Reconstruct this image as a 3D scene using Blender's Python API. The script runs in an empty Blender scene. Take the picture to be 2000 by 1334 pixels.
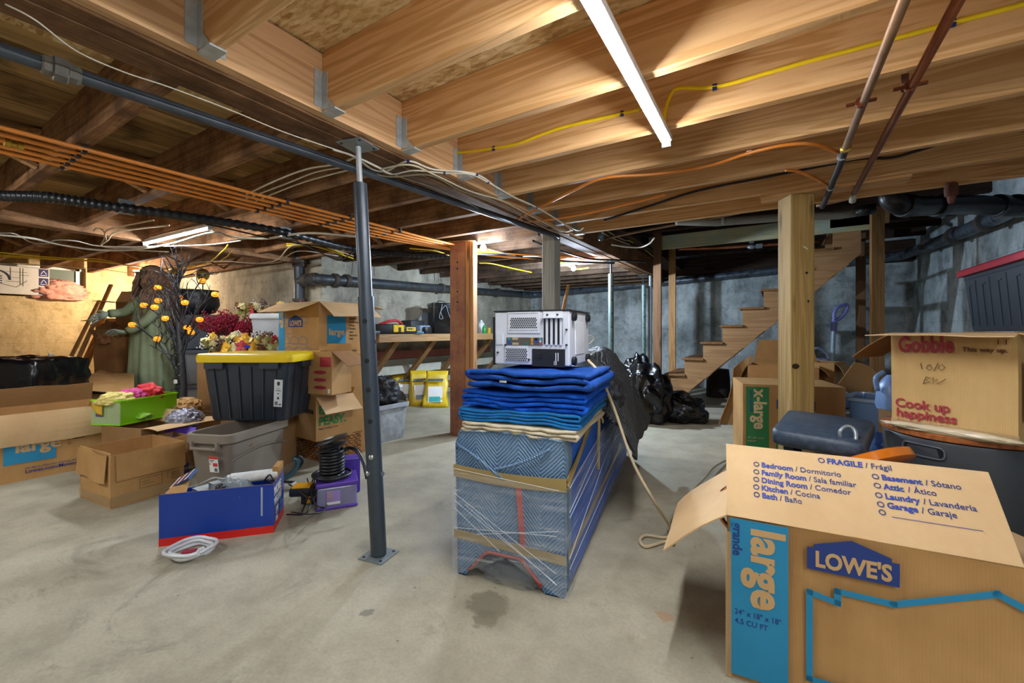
import bpy, bmesh, math, random
from mathutils import Vector as V, Matrix, noise
S = bpy.context.scene
COL = S.collection
R = math.radians
PI = math.pi
rnd = random.Random(7)

# ---------------- camera ----------------
F_PX, HOR, YAW = 829.0, 647.0, R(31.85)
FW = V((-math.sin(YAW), math.cos(YAW), 0)); RT = V((math.cos(YAW), math.sin(YAW), 0))
cam_d = bpy.data.cameras.new('camera'); cam = bpy.data.objects.new('camera', cam_d); COL.objects.link(cam)
cam.location = (0, 0, 1.0); cam.rotation_euler = (PI/2, 0, YAW)
cam_d.sensor_width = 36; cam_d.lens = 36*F_PX/2000; cam_d.shift_y = -(667-HOR)/2000; cam_d.clip_start = .05
S.camera = cam
# ---------------- look ----------------
S.view_settings.view_transform = 'Standard'; S.view_settings.look = 'None'
S.view_settings.exposure = 1.95; S.view_settings.gamma = 1; S.view_settings.use_curve_mapping = False
w = bpy.data.worlds.new('world'); S.world = w; w.use_nodes = True
w.node_tree.nodes['Background'].inputs[0].default_value = (.5,.6,.7,1); w.node_tree.nodes['Background'].inputs[1].default_value = .05
S.cycles.max_bounces = 8; S.cycles.diffuse_bounces = 5; S.cycles.use_denoising = True; S.cycles.transparent_max_bounces = 12

def ray(px): return FW + RT*((px-1000)/F_PX)
def at(px, py, d):            # real point at camera depth d along a pixel
    p = ray(px)*d; p.z = 1 + (HOR-py)*d/F_PX; return p
def on(px, py, z=0):          # real point at height z
    return at(px, py, F_PX*(z-1)/(HOR-py))

# ---------------- materials ----------------
def srgb(h):
    if not isinstance(h, str): return h
    h = h.lstrip('#'); v = [int(h[i:i+2],16)/255 for i in (0,2,4)]
    return tuple((x/12.92 if x <= .04045 else ((x+.055)/1.055)**2.4) for x in v)
MATS = {}
class NT:
    def __init__(s, name):
        s.m = bpy.data.materials.new(name); s.m.use_nodes = True; s.t = s.m.node_tree; s.n = s.t.nodes; s.l = s.t.links
        s.b = s.n['Principled BSDF']; s.tc = s.n.new('ShaderNodeTexCoord')
    def node(s, typ, **kw):
        n = s.n.new('ShaderNode'+typ)
        for k, v in kw.items():
            if k.startswith('i_'):
                key = k[2:]; key = int(key) if key.isdigit() else key.replace('_',' ')
                if hasattr(v, 'links') or isinstance(v, bpy.types.NodeSocket): s.l.new(v, n.inputs[key])
                else: n.inputs[key].default_value = v
            else: setattr(n, k, v)
        return n
    def vec(s, scale=(1,1,1), rot=(0,0,0), co='Object'):
        return s.node('Mapping', i_Vector=s.tc.outputs[co], i_Scale=scale, i_Rotation=rot).outputs[0]
    def noise(s, scale, vec=None, detail=4, rough=.55, dist=0):
        return s.node('TexNoise', i_Vector=vec or s.vec(), i_Scale=scale, i_Detail=detail, i_Roughness=rough, i_Distortion=dist).outputs[0]
    def ramp(s, fac, stops):
        n = s.node('ValToRGB'); s.l.new(fac, n.inputs[0]); e = n.color_ramp.elements
        while len(e) > 1: e.remove(e[-1])
        e[0].position = stops[0][0]; e[0].color = (*srgb(stops[0][1]),1)
        for p, c in stops[1:]:
            x = e.new(p); x.color = (*srgb(c),1)
        return n.outputs[0]
    def mix(s, fac, a, b, mode='MIX'):
        n = s.node('Mix', data_type='RGBA', blend_type=mode)
        for sock, v in ((n.inputs[0], fac), (n.inputs[6], a), (n.inputs[7], b)):
            if isinstance(v, bpy.types.NodeSocket): s.l.new(v, sock)
            elif isinstance(v, (int, float)): sock.default_value = v
            else: sock.default_value = (*srgb(v), 1)
        return n.outputs[2]
    def gray(s, a, b): return ((a, (a,a,a)),)
    def bump(s, h, strength=.3, dist=.01):
        n = s.node('Bump', i_Strength=strength, i_Distance=dist); s.l.new(h, n.inputs['Height']); s.l.new(n.outputs[0], s.b.inputs['Normal'])
    def done(s, color=None, rough=.6, metal=0, spec=.5, alpha=None, trans=None):
        if color is not None:
            if isinstance(color, bpy.types.NodeSocket): s.l.new(color, s.b.inputs['Base Color'])
            else: s.b.inputs['Base Color'].default_value = (*srgb(color),1)
        if isinstance(rough, bpy.types.NodeSocket): s.l.new(rough, s.b.inputs['Roughness'])
        else: s.b.inputs['Roughness'].default_value = rough
        s.b.inputs['Metallic'].default_value = metal; s.b.inputs['Specular IOR Level'].default_value = spec
        if alpha is not None:
            if isinstance(alpha, bpy.types.NodeSocket): s.l.new(alpha, s.b.inputs['Alpha'])
            else: s.b.inputs['Alpha'].default_value = alpha
        if trans is not None: s.b.inputs['Transmission Weight'].default_value = trans
        return s.m
def plain(name, col, rough=.5, metal=0, var=.12, scale=8, bump=0, spec=.5, alpha=None, trans=None, dirt=None):
    if name in MATS: return MATS[name]
    t = NT(name); f = t.noise(scale, detail=5)
    c = srgb(col); d = tuple(x*(1-var) for x in c); u = tuple(min(1, x*(1+var)) for x in c)
    k = t.ramp(f, [(.3, d), (.7, u)])
    if dirt: k = t.mix(t.ramp(t.noise(scale*2.3, detail=8, rough=.7), [(.5,(0,0,0)),(.62,(1,1,1))]), k, dirt)
    if bump: t.bump(t.noise(scale*6, detail=4), bump, .004)
    MATS[name] = t.done(k, rough, metal, spec, alpha, trans); return MATS[name]
def wood(name, light, dark, axis='X', grain=1.0, rough=.65, knots=True, dirt=None, spec=.3, saw=False):
    if name in MATS: return MATS[name]
    t = NT(name); g = 14*grain
    sc = {'X': (.55,g,g), 'Y': (g,.55,g), 'Z': (g,g,.55)}[axis]
    v = t.vec(sc)
    oi = t.node('ObjectInfo').outputs['Random']
    off = t.node('VectorMath', operation='ADD', i_0=v); cmb = t.node('Combine'+'XYZ', i_X=oi, i_Y=oi, i_Z=oi)
    sc2 = t.node('VectorMath', operation='SCALE', i_0=cmb.outputs[0], i_Scale=37.0); t.l.new(sc2.outputs[0], off.inputs[1]); v = off.outputs[0]
    n1 = t.noise(1.0, v, 3, .5, .6)
    wv = t.node('Math', operation='SINE'); mu = t.node('Math', operation='MULTIPLY', i_0=n1, i_1=46.0); t.l.new(mu.outputs[0], wv.inputs[0])
    w2 = t.node('MapRange', i_1=-1.0, i_2=1.0); t.l.new(wv.outputs[0], w2.inputs[0])
    fine = t.noise(6.0, v, 4, .7)
    base = t.mix(t.ramp(w2.outputs[0], [(.3,(0,0,0)),(.9,(.62,.62,.62))]), light, dark)
    base = t.mix(t.ramp(fine, [(.35,(0,0,0)),(.75,(.35,.35,.35))]), base, dark)
    big = t.noise(2.2, t.vec(), 3)
    base = t.mix(t.ramp(big, [(.35,(0,0,0)),(.7,(.45,.45,.45))]), base, tuple(a*.6+b*.4 for a,b in zip(srgb(dark), srgb(light))))
    if knots:
        vs = {'X': (.6,3,3), 'Y': (3,.6,3), 'Z': (3,3,.6)}[axis]
        vo = t.node('TexVoronoi', i_Vector=t.vec(tuple(x*2.2 for x in vs)), i_Scale=1.0)
        base = t.mix(t.ramp(vo.outputs['Distance'], [(.05,(.85,.85,.85)),(.13,(0,0,0))]), base, tuple(x*.35 for x in srgb(dark)))
    if dirt: base = t.mix(t.ramp(t.noise(3.5, detail=7, rough=.7), [(.42,(0,0,0)),(.62,(.85,.85,.85))]), base, dirt)
    t.bump(fine if not saw else t.noise(30, t.vec({'X':(3,1,1),'Y':(1,3,1),'Z':(1,1,3)}[axis])), .25, .003)
    MATS[name] = t.done(base, rough, 0, spec); return MATS[name]

def glass(name, tint, alpha=.35, rough=.15):
    if name in MATS: return MATS[name]
    t = NT(name); MATS[name] = t.done(tint, rough, 0, .5, alpha); t.m.use_backface_culling=False; return MATS[name]
def emit(name, col, strength):
    t = NT(name); t.b.inputs['Emission Color'].default_value = (*srgb(col),1); t.b.inputs['Emission Strength'].default_value = strength
    return t.done(col, .5)

# ---------------- mesh builder ----------------
class MB:
    def __init__(s): s.b = bmesh.new()
    def _m(s, vs, mat):
        if mat is not None: bmesh.ops.transform(s.b, matrix=mat, verts=vs)
        return s
    def box(s, c, d, rz=0, rot=None, bev=0):
        g = bmesh.ops.create_cube(s.b, size=1)['verts']
        bmesh.ops.scale(s.b, vec=d, verts=g)
        if bev:
            es = list({e for v in g for e in v.link_edges}); r = bmesh.ops.bevel(s.b, geom=es, offset=bev, segments=2, affect='EDGES', profile=.5)
            g = list({v for f in r['faces'] for v in f.verts} | {v for v in g if v.is_valid})
        M = Matrix.Translation(V(c)) @ (rot.to_4x4() if rot is not None else Matrix.Rotation(rz, 4, 'Z'))
        return s._m(g, M)
    def box2(s, a, b, bev=0):
        a, b = V(a), V(b); return s.box((a+b)/2, [abs(b[i]-a[i]) for i in range(3)], bev=bev)
    def beam(s, p, q, wd, ht, up=(0,0,1)):    # rectangular bar from p to q
        p, q = V(p), V(q); x = (q-p); L = x.length; x.normalize(); u = V(up)
        y = u.cross(x)
        if y.length < 1e-4: y = V((0,1,0))
        y.normalize(); z = x.cross(y)
        rot = Matrix((x, y, z)).transposed()
        return s.box((p+q)/2, (L, wd, ht), rot=rot)
    def tube(s, pts, r, n=10, cap=True, closed=False):
        pts = [V(p) for p in pts]; N = len(pts); rs = r if isinstance(r, (list, tuple)) else [r]*N
        rings = []; prev = None
        for i, p in enumerate(pts):
            if closed: t = pts[(i+1)%N]-pts[i-1]
            else: t = pts[min(i+1,N-1)]-pts[max(i-1,0)]
            t.normalize()
            if prev is None:
                a = V((0,0,1)) if abs(t.z) < .9 else V((1,0,0)); u = t.cross(a)
            else: u = prev - t*prev.dot(t)
            if u.length < 1e-6: u = t.orthogonal()
            u.normalize(); prev = u; w_ = t.cross(u)
            rings.append([s.b.verts.new(p+(u*math.cos(2*PI*k/n)+w_*math.sin(2*PI*k/n))*rs[i]) for k in range(n)])
        for i in range(N if closed else N-1):
            A, B = rings[i], rings[(i+1)%N]
            for k in range(n): s.b.faces.new((A[k], A[(k+1)%n], B[(k+1)%n], B[k]))
        if cap and not closed:
            try: s.b.faces.new(rings[0][::-1]); s.b.faces.new(rings[-1])
            except ValueError: pass
        return s
    def lathe(s, prof, c=(0,0,0), n=24, sx=1, sy=1, mat=None, cap=True):
        rings = []
        for r, z in prof:
            rings.append([s.b.verts.new((r*sx*math.cos(2*PI*k/n), r*sy*math.sin(2*PI*k/n), z)) for k in range(n)])
        for A, B in zip(rings, rings[1:]):
            for k in range(n): s.b.faces.new((A[k], A[(k+1)%n], B[(k+1)%n], B[k]))
        if cap:
            s.b.faces.new(rings[0][::-1]); s.b.faces.new(rings[-1])
        vs = [v for r_ in rings for v in r_]
        return s._m(vs, Matrix.Translation(V(c)) @ (mat if mat is not None else Matrix.Identity(4)))
    def loft(s, rings, cap=(True,True)):
        rr = [[s.b.verts.new(p) for p in r] for r in rings]; n = len(rr[0])
        for A, B in zip(rr, rr[1:]):
            for k in range(n): s.b.faces.new((A[k], A[(k+1)%n], B[(k+1)%n], B[k]))
        if cap[0]: s.b.faces.new(rr[0][::-1])
        if cap[1]: s.b.faces.new(rr[-1])
        return s
    def poly(s, pts, th=0, nrm=None):      # planar slab
        pts = [V(p) for p in pts]
        n = V(nrm) if nrm is not None else (pts[1]-pts[0]).cross(pts[2]-pts[1]).normalized()
        A = [s.b.verts.new(p) for p in pts]
        if th:
            B = [s.b.verts.new(p+n*th) for p in pts]; k = len(A)
            s.b.faces.new(A[::-1]); s.b.faces.new(B)
            for i in range(k): s.b.faces.new((A[i], A[(i+1)%k], B[(i+1)%k], B[i]))
        else: s.b.faces.new(A)
        return s
    def grid(s, fn, nu, nv, closed_u=False):
        g = [[s.b.verts.new(fn(i/nu, j/nv)) for j in range(nv+1)] for i in range(nu if closed_u else nu+1)]
        for i in range(nu):
            for j in range(nv):
                a = g[i]; b_ = g[(i+1)%len(g)]
                s.b.faces.new((a[j], b_[j], b_[j+1], a[j+1]))
        return s
    def blob(s, c, d, sub=4, f=None, rot=None):
        g = bmesh.ops.create_icosphere(s.b, subdivisions=sub, radius=1)['verts']
        for v in g:
            n = v.co.normalized(); k = f(n) if f else 1
            v.co = V((n.x*d[0]*k, n.y*d[1]*k, n.z*d[2]*k))
        M = Matrix.Translation(V(c)) @ (rot.to_4x4() if rot is not None else Matrix.Identity(4)); return s._m(g, M)
    def xf(s, M):
        bmesh.ops.transform(s.b, matrix=M, verts=s.b.verts[:]); return s
    def build(s, name, mat, parent=None, smooth=False, solid=0, off=0, sub=0, bevel=0):
        bmesh.ops.recalc_face_normals(s.b, faces=s.b.faces[:])
        me = bpy.data.meshes.new(name); s.b.to_mesh(me); s.b.free()
        if smooth:
            for p in me.polygons: p.use_smooth = True
        o = bpy.data.objects.new(name, me); COL.objects.link(o)
        for m in (mat if isinstance(mat, (list,tuple)) else [mat]): me.materials.append(m)
        if parent: o.parent = parent
        if solid: md = o.modifiers.new('s','SOLIDIFY'); md.thickness = solid; md.offset = off
        if bevel: md = o.modifiers.new('b','BEVEL'); md.width = bevel; md.segments = 2; md.limit_method = 'ANGLE'
        if sub: md = o.modifiers.new('u','SUBSURF'); md.levels = sub; md.render_levels = sub
        if smooth == 'auto':
            for p in me.polygons: p.use_smooth = True
            md = o.modifiers.new('e','EDGE_SPLIT'); md.split_angle = R(38)
        return o
def tag(o, label, cat, group=None, kind=None):
    o['label'] = label; o['category'] = cat
    if group: o['group'] = group
    if kind: o['kind'] = kind
    return o
def thing(name, label, cat, loc=(0,0,0), rz=0, group=None):
    o = bpy.data.objects.new(name, None); COL.objects.link(o); o.location = loc; o.rotation_euler = (0,0,rz); o.empty_display_size = .05
    return tag(o, label, cat, group)
def struct(o): o['kind'] = 'structure'; return o
def ctree(o, parent=None):
    c = o.copy(); COL.objects.link(c); c.parent = parent
    for ch in list(o.children):
        ctree(ch, c)
    return c
def curve_pts(ctrl, n=12):       # catmull-rom through control points
    P = [V(p) for p in ctrl]; out = []
    if len(P) < 3: return P
    Q = [P[0]*2-P[1]] + P + [P[-1]*2-P[-2]]
    for i in range(1, len(Q)-2):
        a, b, c, d = Q[i-1], Q[i], Q[i+1], Q[i+2]
        for k in range(n):
            t = k/n; out.append(.5*((2*b)+(c-a)*t+(2*a-5*b+4*c-d)*t*t+(3*b-a-3*c+d)*t**3))
    out.append(P[-1]); return out
def text_mesh(items, name, mat, parent, M, font_bold=.0, ext=.0004):
    """items: (string, x, y, size, bold, shear, align) in a local XY plane; M places it."""
    for it in items:
        B = bmesh.new()
        st, x, y, sz = it[:4]; bold = it[4] if len(it) > 4 else 0; rot = it[5] if len(it) > 5 else 0; xs = it[6] if len(it) > 6 else 1
        cu = bpy.data.curves.new('t', 'FONT'); cu.body = st; cu.size = sz; cu.offset = bold*sz*.022; cu.extrude = ext; cu.resolution_u = 3
        ob = bpy.data.objects.new('t', cu); COL.objects.link(ob); bpy.context.view_layer.update()
        me = bpy.data.meshes.new_from_object(ob.evaluated_get(bpy.context.evaluated_depsgraph_get()))
        me.transform(Matrix.Translation((x, y, 0)) @ Matrix.Rotation(rot, 4, 'Z') @ Matrix.Diagonal((xs,1,1,1)))
        B.from_mesh(me); bpy.data.objects.remove(ob); bpy.data.curves.remove(cu); bpy.data.meshes.remove(me)
        bmesh.ops.transform(B, matrix=M, verts=B.verts[:])
        me = bpy.data.meshes.new(name); B.to_mesh(me); B.free(); me.materials.append(mat)
        o = bpy.data.objects.new(name, me); COL.objects.link(o); o.parent = parent
    return o
def text_w(st, sz, bold, xs):
    cu = bpy.data.curves.new('t', 'FONT'); cu.body = st; cu.size = sz; cu.offset = bold*sz*.022; ob = bpy.data.objects.new('t', cu); COL.objects.link(ob); bpy.context.view_layer.update()
    w_ = ob.dimensions.x*xs; bpy.data.objects.remove(ob); bpy.data.curves.remove(cu); return w_
def frame(o, x, y):                 # matrix from a face: origin, x dir, y dir (normal = x cross y)
    x, y = V(x).normalized(), V(y).normalized(); z = x.cross(y)
    m = Matrix((x, y, z)).transposed().to_4x4(); m.translation = V(o) + z*.0015; return m
def nz(p, s=1.0): return noise.noise(V(p)*s)
def rrect(w_, d, r, z, n=5, cx=0, cy=0):
    out = []
    for qx, qy, a0 in ((1,1,0),(-1,1,90),(-1,-1,180),(1,-1,270)):
        for k in range(n+1):
            a = R(a0+90*k/n); out.append(V((cx+qx*(w_/2-r)+r*math.cos(a), cy+qy*(d/2-r)+r*math.sin(a), z)))
    return out
# ---------------- lamps ----------------
tube_mat = emit('led_diffuser', '#f2f6fb', 58)
bulb_mat = emit('bulb_glow', '#e8f3ff', 55)
bulb_warm = emit('bulb_glow_warm', '#ffe9c8', 60)
white_metal = plain('white_enamel', '#d9dcdc', .4, var=.05)
def led_tube(label, p, q, name='led_tube_light'):
    p, q = V(p), V(q); c = (p+q)/2; o = thing(name, label, 'light', c, 0, None); L = (q-p).length
    x = (q-p).normalized(); y = V((0,0,1)).cross(x); rot = Matrix((x, y, V((0,0,1)))).transposed()
    h = MB(); h.box((0,0,.020), (L, .046, .026), rot=rot)
    h.build('housing', white_metal, o, bevel=.003)
    d = MB(); Mx = rot.to_4x4()
    pr = [V((0, .0145*math.cos(a), -.014*math.sin(a)+.0065)) for a in [PI*k/10 for k in range(11)]]
    d.loft([[Mx@(v+V((-L/2+.01,0,0))) for v in pr], [Mx@(v+V((L/2-.01,0,0))) for v in pr]])
    d.build('diffuser', tube_mat, o)
    e = MB(); 
    for s in (-1, 1): e = MB(); e.box(Mx@V((s*(L/2-.004),0,.0)), (.01,.034,.03), rot=rot); e.build('end_cap', white_metal, o)
    return o
led_tube('long lit white LED tube crossing the new joists overhead', (-.385,.69,1.81), (-.40,1.91,1.81))
led_tube('lit white LED tube under old dark joists at left', (-4.91,1.53,1.80), (-3.73,1.565,1.80))
led_tube('lit white LED tube on the joists behind the camera, right', (.95,-.75,1.80), (.95,.45,1.80))
led_tube('lit white LED tube on the joists behind the camera, left', (-2.6,-.55,1.78), (-3.8,-.55,1.78))
porcelain = plain('porcelain', '#e8e6de', .3, var=.04)
def bulb(label, p, mat, e, col):
    o = thing('light_bulb', label, 'light bulb', p)
    MB().blob((0,0,0), (.028,.028,.032), 3).build('glass_bulb', mat, o, smooth=True)
    MB().lathe([(.014,.028),(.016,.05),(.05,.055),(.055,.075),(.05,.08)], n=20).build('lamp_holder', porcelain, o, smooth='auto')
    l = bpy.data.lights.new('bulb_light', 'POINT'); l.energy = e; l.color = srgb(col); l.shadow_soft_size = .035
    lo = bpy.data.objects.new('bulb_light', l); COL.objects.link(lo); lo.parent = o; lo.location = (0,0,-.045); return o
bulb('bare lit bulb beside the doubled brown post', (-2.38,3.31,1.80), bulb_mat, 20, '#dfeeff')
bulb('bare lit bulb behind the grey timber post', on(1120,524,1.765), bulb_mat, 62, '#cfe6ff')
bulb('bare lit bulb over the yellow wall behind the witch figure', on(268,537,1.82), bulb_warm, 26, '#ffe6c6')
# ---------------- structural materials ----------------
def mk_floor():
    t = NT('concrete_floor'); big = t.noise(.8, detail=6, rough=.6, dist=.4); mid = t.noise(4.5, detail=8, rough=.65); fine = t.noise(90, detail=3)
    c = t.ramp(big, [(.3,'#9a9481'),(.5,'#aba48f'),(.7,'#b8b19b')])
    c = t.mix(t.ramp(mid, [(.35,(.55,.55,.55)),(.6,(0,0,0))]), c, '#837c69')
    c = t.mix(t.ramp(fine, [(.3,(.25,.25,.25)),(.6,(0,0,0))]), c, '#77746a')
    st = t.noise(1.7, t.vec((1,1,1),(0,0,1)), 9, .75, 1.5)
    c = t.mix(t.ramp(st, [(.6,(0,0,0)),(.68,(.55,.55,.55))]), c, '#74705f')
    vo = t.node('TexVoronoi', i_Vector=t.vec(), i_Scale=9.0)
    c = t.mix(t.ramp(vo.outputs['Distance'], [(.03,(.8,.8,.8)),(.06,(0,0,0))]), c, '#6a665b')
    # damp blot with a shape of its own in front of the wrapped sofa, and small stains
    def spot(cx, cy, r, wob):
        m = t.node('Mapping', i_Vector=t.tc.outputs['Object'], i_Location=(-cx,-cy,0))
        ln = t.node('VectorMath', operation='LENGTH', i_0=m.outputs[0]); n2 = t.noise(14, None, 6, .7)
        a = t.node('Math', operation='MULTIPLY_ADD', i_0=n2, i_1=wob, i_2=-wob*.5); s_ = t.node('Math', operation='ADD', i_0=ln.outputs['Value'], i_1=a.outputs[0])
        return t.ramp(t.node('Math', operation='DIVIDE', i_0=s_.outputs[0], i_1=r).outputs[0], [(.75,(.75,.75,.75)),(1.0,(0,0,0))])
    for px, py, r, col in ((955,1180,.085,'#6f6a58'),(945,1210,.05,'#726c5a'),(715,1195,.028,'#6c6a60'),(1300,1203,.03,'#9c7a5c')):
        p = on(px, py); c = t.mix(spot(p.x, p.y, r, .12), c, col)
    t.bump(mid, .15, .006)
    return t.done(c, .62, 0, .35)
def mk_wall(name, stops, stain, board=True):
    t = NT(name); n1 = t.noise(1.6, detail=7, rough=.65, dist=.6); n2 = t.noise(7, detail=8, rough=.75)
    c = t.ramp(n1, stops)
    c = t.mix(t.ramp(t.noise(2.2, t.vec((1,1,.35)), 8, .7), [(.48,(0,0,0)),(.66,(.7,.7,.7))]), c, stain)
    c = t.mix(t.ramp(n2, [(.3,(.6,.6,.6)),(.5,(0,0,0))]), c, tuple(x*.55 for x in srgb(stain)))
    c = t.mix(t.ramp(t.noise(26, detail=5, rough=.8), [(.62,(0,0,0)),(.7,(.75,.75,.75))]), c, stain)
    if board:
        sx = t.node('SeparateXYZ', i_Vector=t.tc.outputs['Object'])
        ms = t.node('MapRange'); md = t.node('Math', operation='FRACT', i_0=t.node('Math', operation='MULTIPLY', i_0=sx.outputs[2], i_1=3.6).outputs[0])
        c = t.mix(t.ramp(md.outputs[0], [(0,(.35,.35,.35)),(.03,(0,0,0)),(.99,(0,0,0))]), c, tuple(x*.45 for x in srgb(stain)))
    t.bump(n2, .6, .02)
    return t.done(c, .8, 0, .2)
M_floor = mk_floor()
M_wallY = mk_wall('yellowed_wall', [(.25,'#b09a70'),(.5,'#cdb588'),(.75,'#dfca9f')], '#9a8358')
M_wallL = mk_wall('grey_wall', [(.3,'#948f80'),(.5,'#b2ac9a'),(.7,'#cdc6b2')], '#77736a')
M_wallB = mk_wall('stained_wall', [(.25,'#747c7d'),(.42,'#9da7a8'),(.58,'#c3cccd'),(.8,'#dde4e4')], '#5b564a')
M_new = wood('new_fir', '#e8bd8a', '#b5803f', 'X', .8, saw=True)
M_rim = wood('rim_fir', '#d9b083', '#ad7f50', 'Y', .8)
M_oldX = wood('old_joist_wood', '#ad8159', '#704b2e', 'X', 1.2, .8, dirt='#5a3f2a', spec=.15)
M_oldY = wood('old_beam_wood', '#96704f', '#63432c', 'Y', 1.4, .8, dirt='#513a28', spec=.15)
M_oldL = wood('old_brace_wood', '#c09468', '#8a6340', 'X', 1.2, .8, spec=.2)
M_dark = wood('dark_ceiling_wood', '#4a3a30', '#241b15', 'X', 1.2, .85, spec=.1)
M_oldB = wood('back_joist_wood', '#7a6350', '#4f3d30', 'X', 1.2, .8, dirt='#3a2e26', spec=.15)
def mk_osb():
    t = NT('osb'); cs = None
    layers = []
    for i, (rot, sc) in enumerate((((0,0,.3),(20,66,1)), ((0,0,1.5),(24,74,1)), ((0,0,2.4),(18,60,1)))):
        vo = t.node('TexVoronoi', i_Vector=t.vec(sc, rot), i_Scale=1.0); layers.append(vo.outputs['Color'])
    c1 = t.mix(.5, layers[0], layers[1]); c2 = t.mix(.4, c1, layers[2]); bw = t.node('RGBToBW'); t.l.new(c2, bw.inputs[0])
    c = t.ramp(bw.outputs[0], [(.25,'#a98552'),(.42,'#cbaa74'),(.55,'#dcc08c'),(.75,'#ead6a8')])
    c = t.mix(t.ramp(t.noise(2, detail=3), [(.4,(0,0,0)),(.7,(.35,.35,.35))]), c, '#b7945e')
    t.bump(bw.outputs[0], .3, .003); return t.done(c, .75, 0, .2)
M_osb = mk_osb()
def mk_planks():
    t = NT('plank_deck'); sx = t.node('SeparateXYZ', i_Vector=t.tc.outputs['Object'])
    u = t.node('Math', operation='MULTIPLY', i_0=sx.outputs[0], i_1=6.6); fr = t.node('Math', operation='FRACT', i_0=u.outputs[0]); fl = t.node('Math', operation='FLOOR', i_0=u.outputs[0])
    wn = t.node('TexWhiteNoise', noise_dimensions='1D'); t.l.new(fl.outputs[0], wn.inputs['W'])
    c = t.ramp(wn.outputs[0], [(0,'#94744a'),(.5,'#b39160'),(1,'#cdab74')])
    c = t.mix(t.ramp(t.noise(1, t.vec((30,1.2,30)), 5, .7), [(.35,(0,0,0)),(.7,(.6,.6,.6))]), c, '#5c442c')
    c = t.mix(t.ramp(t.noise(3, detail=7), [(.5,(0,0,0)),(.65,(.8,.8,.8))]), c, '#4b3a27')
    c = t.mix(t.ramp(fr.outputs[0], [(0,(1,1,1)),(.035,(0,0,0)),(.97,(0,0,0)),(1,(1,1,1))]), c, '#120c08')
    return t.done(c, .85, 0, .15)
M_planks = mk_planks()

# ---------------- shell ----------------
XL, XM, XR, Y1, YB, Y0 = -8.6, -4.6, 1.67, 3.1, 8.2, -1.2
struct(MB().box2((XL-.3,Y0-.3,-.12),(XR+.3,YB+.3,0)).build('floor', M_floor))
struct(MB().box2((XR,Y0,0),(XR+.2,YB,2.7)).build('wall_right', M_wallB))
struct(MB().box2((XL-.2,YB,0),(XR+.2,YB+.2,2.7)).build('wall_back', M_wallB))
struct(MB().box2((XL-.2,Y0-.2,0),(XR+.2,Y0,2.7)).build('wall_front', M_wallL))
# left wall: thick foundation, ledge, thinner wall above with a window recess
wy0, wy1 = 1.72, 2.02
lw = MB(); lw.box2((XL-.25,Y0,0),(XL,Y1,1.47)); 
lw.box2((XL-.25,Y0,1.47),(XL-.12,.9,2.3)); lw.box2((XL-.25,wy1,1.47),(XL-.12,Y1,2.3)); lw.box2((XL-.25,.9,1.93),(XL-.12,wy1,2.3)); lw.box2((XL-.28,.85,1.4),(XL-.24,wy1+.05,1.95))
struct(lw.build('wall_left', M_wallY))
# mid block: return wall and long grey wall beside the bench
struct(MB().box2((XL,Y1,0),(XM-.001,Y1+.25,2.12)).build('wall_return', M_wallL))
struct(MB().box2((XM-.25,Y1+.001,0),(XM,YB,2.12)).build('wall_middle', M_wallL))
struct(MB().box2((XM-.27,Y1+.02,2.1),(XM+.0,YB,2.35)).build('trim_1', M_oldY))
# window with frame
wf = MB()
wfo = struct(MB().box2((XL-.235,.95,1.52),(XL-.225,wy1-.03,1.9)).build('window_1', glass('window_glass','#7e8a84',.8,.2)))
for a, b in (((.95,1.5),(wy1,1.53)),((.95,1.89),(wy1,1.92)),((1.93,1.5),(1.97,1.92)),((.93,1.5),(.96,1.92)),((1.6,1.5),(1.64,1.92))):
    wf.box2((XL-.24,a[0],a[1]),(XL-.2,b[0],b[1]))
wf.build('window_frame', white_metal, wfo)
# decks
struct(MB().box2((-1.73,Y0,2.078),(XR+.1,3.62,2.1)).build('ceiling', M_osb))
struct(MB().box2((XM-.2,3.36,2.08),(-2.26,YB,2.105)).build('ceiling', M_dark)); cl = MB(); cl.box2((XL-.2,Y0,2.08),(-2.26,3.36,2.105)); struct(cl.build('ceiling_planks', M_planks)).name = 'ceiling.001'
struct(MB().box2((-2.26,Y0,2.07),(-1.73,3.3,2.095)).build('ceiling', M_osb))
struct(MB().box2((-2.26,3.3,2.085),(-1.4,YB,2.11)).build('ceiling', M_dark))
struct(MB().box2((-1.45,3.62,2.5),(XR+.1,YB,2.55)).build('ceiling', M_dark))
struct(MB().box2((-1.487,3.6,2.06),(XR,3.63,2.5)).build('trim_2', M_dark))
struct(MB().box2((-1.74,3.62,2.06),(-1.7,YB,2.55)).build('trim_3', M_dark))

# ---------------- beams ----------------
zb = 1.831
o = thing('main_beam', 'long built-up timber beam running over the steel post, old plies with one pale new board', 'beam', (-1.6,3,1.95))
def P(mb, *a, **k): mb.xf(Matrix.Translation(-V(mb_par.location))); return mb.build(*a, **k)
def part(mb, name, mat, par, **k):      # mesh given in world coordinates, parented
    M = (Matrix.Translation(par.location) @ Matrix.Rotation(par.rotation_euler.z, 4, 'Z')).inverted(); mb.xf(M); return mb.build(name, mat, par, **k)
part(MB().box2((-1.527,Y0,zb+.012),(-1.487,3.62,2.07)), 'new_face_board', M_rim, o)
part(MB().box2((-1.60,Y0,zb+.004),(-1.53,6.55,2.07)), 'old_ply', M_oldY, o)
part(MB().box2((-1.665,Y0,zb),(-1.603,6.55,2.065)), 'old_ply', M_oldY, o)
part(MB().box2((-1.73,Y0,zb+.008),(-1.668,6.55,2.06)), 'old_ply', M_oldY, o)
steel = plain('galvanised', '#b3bbbf', .35, .35, .2, 26)
label_y = plain('yellow_label', '#c9b23a', .6)
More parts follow.
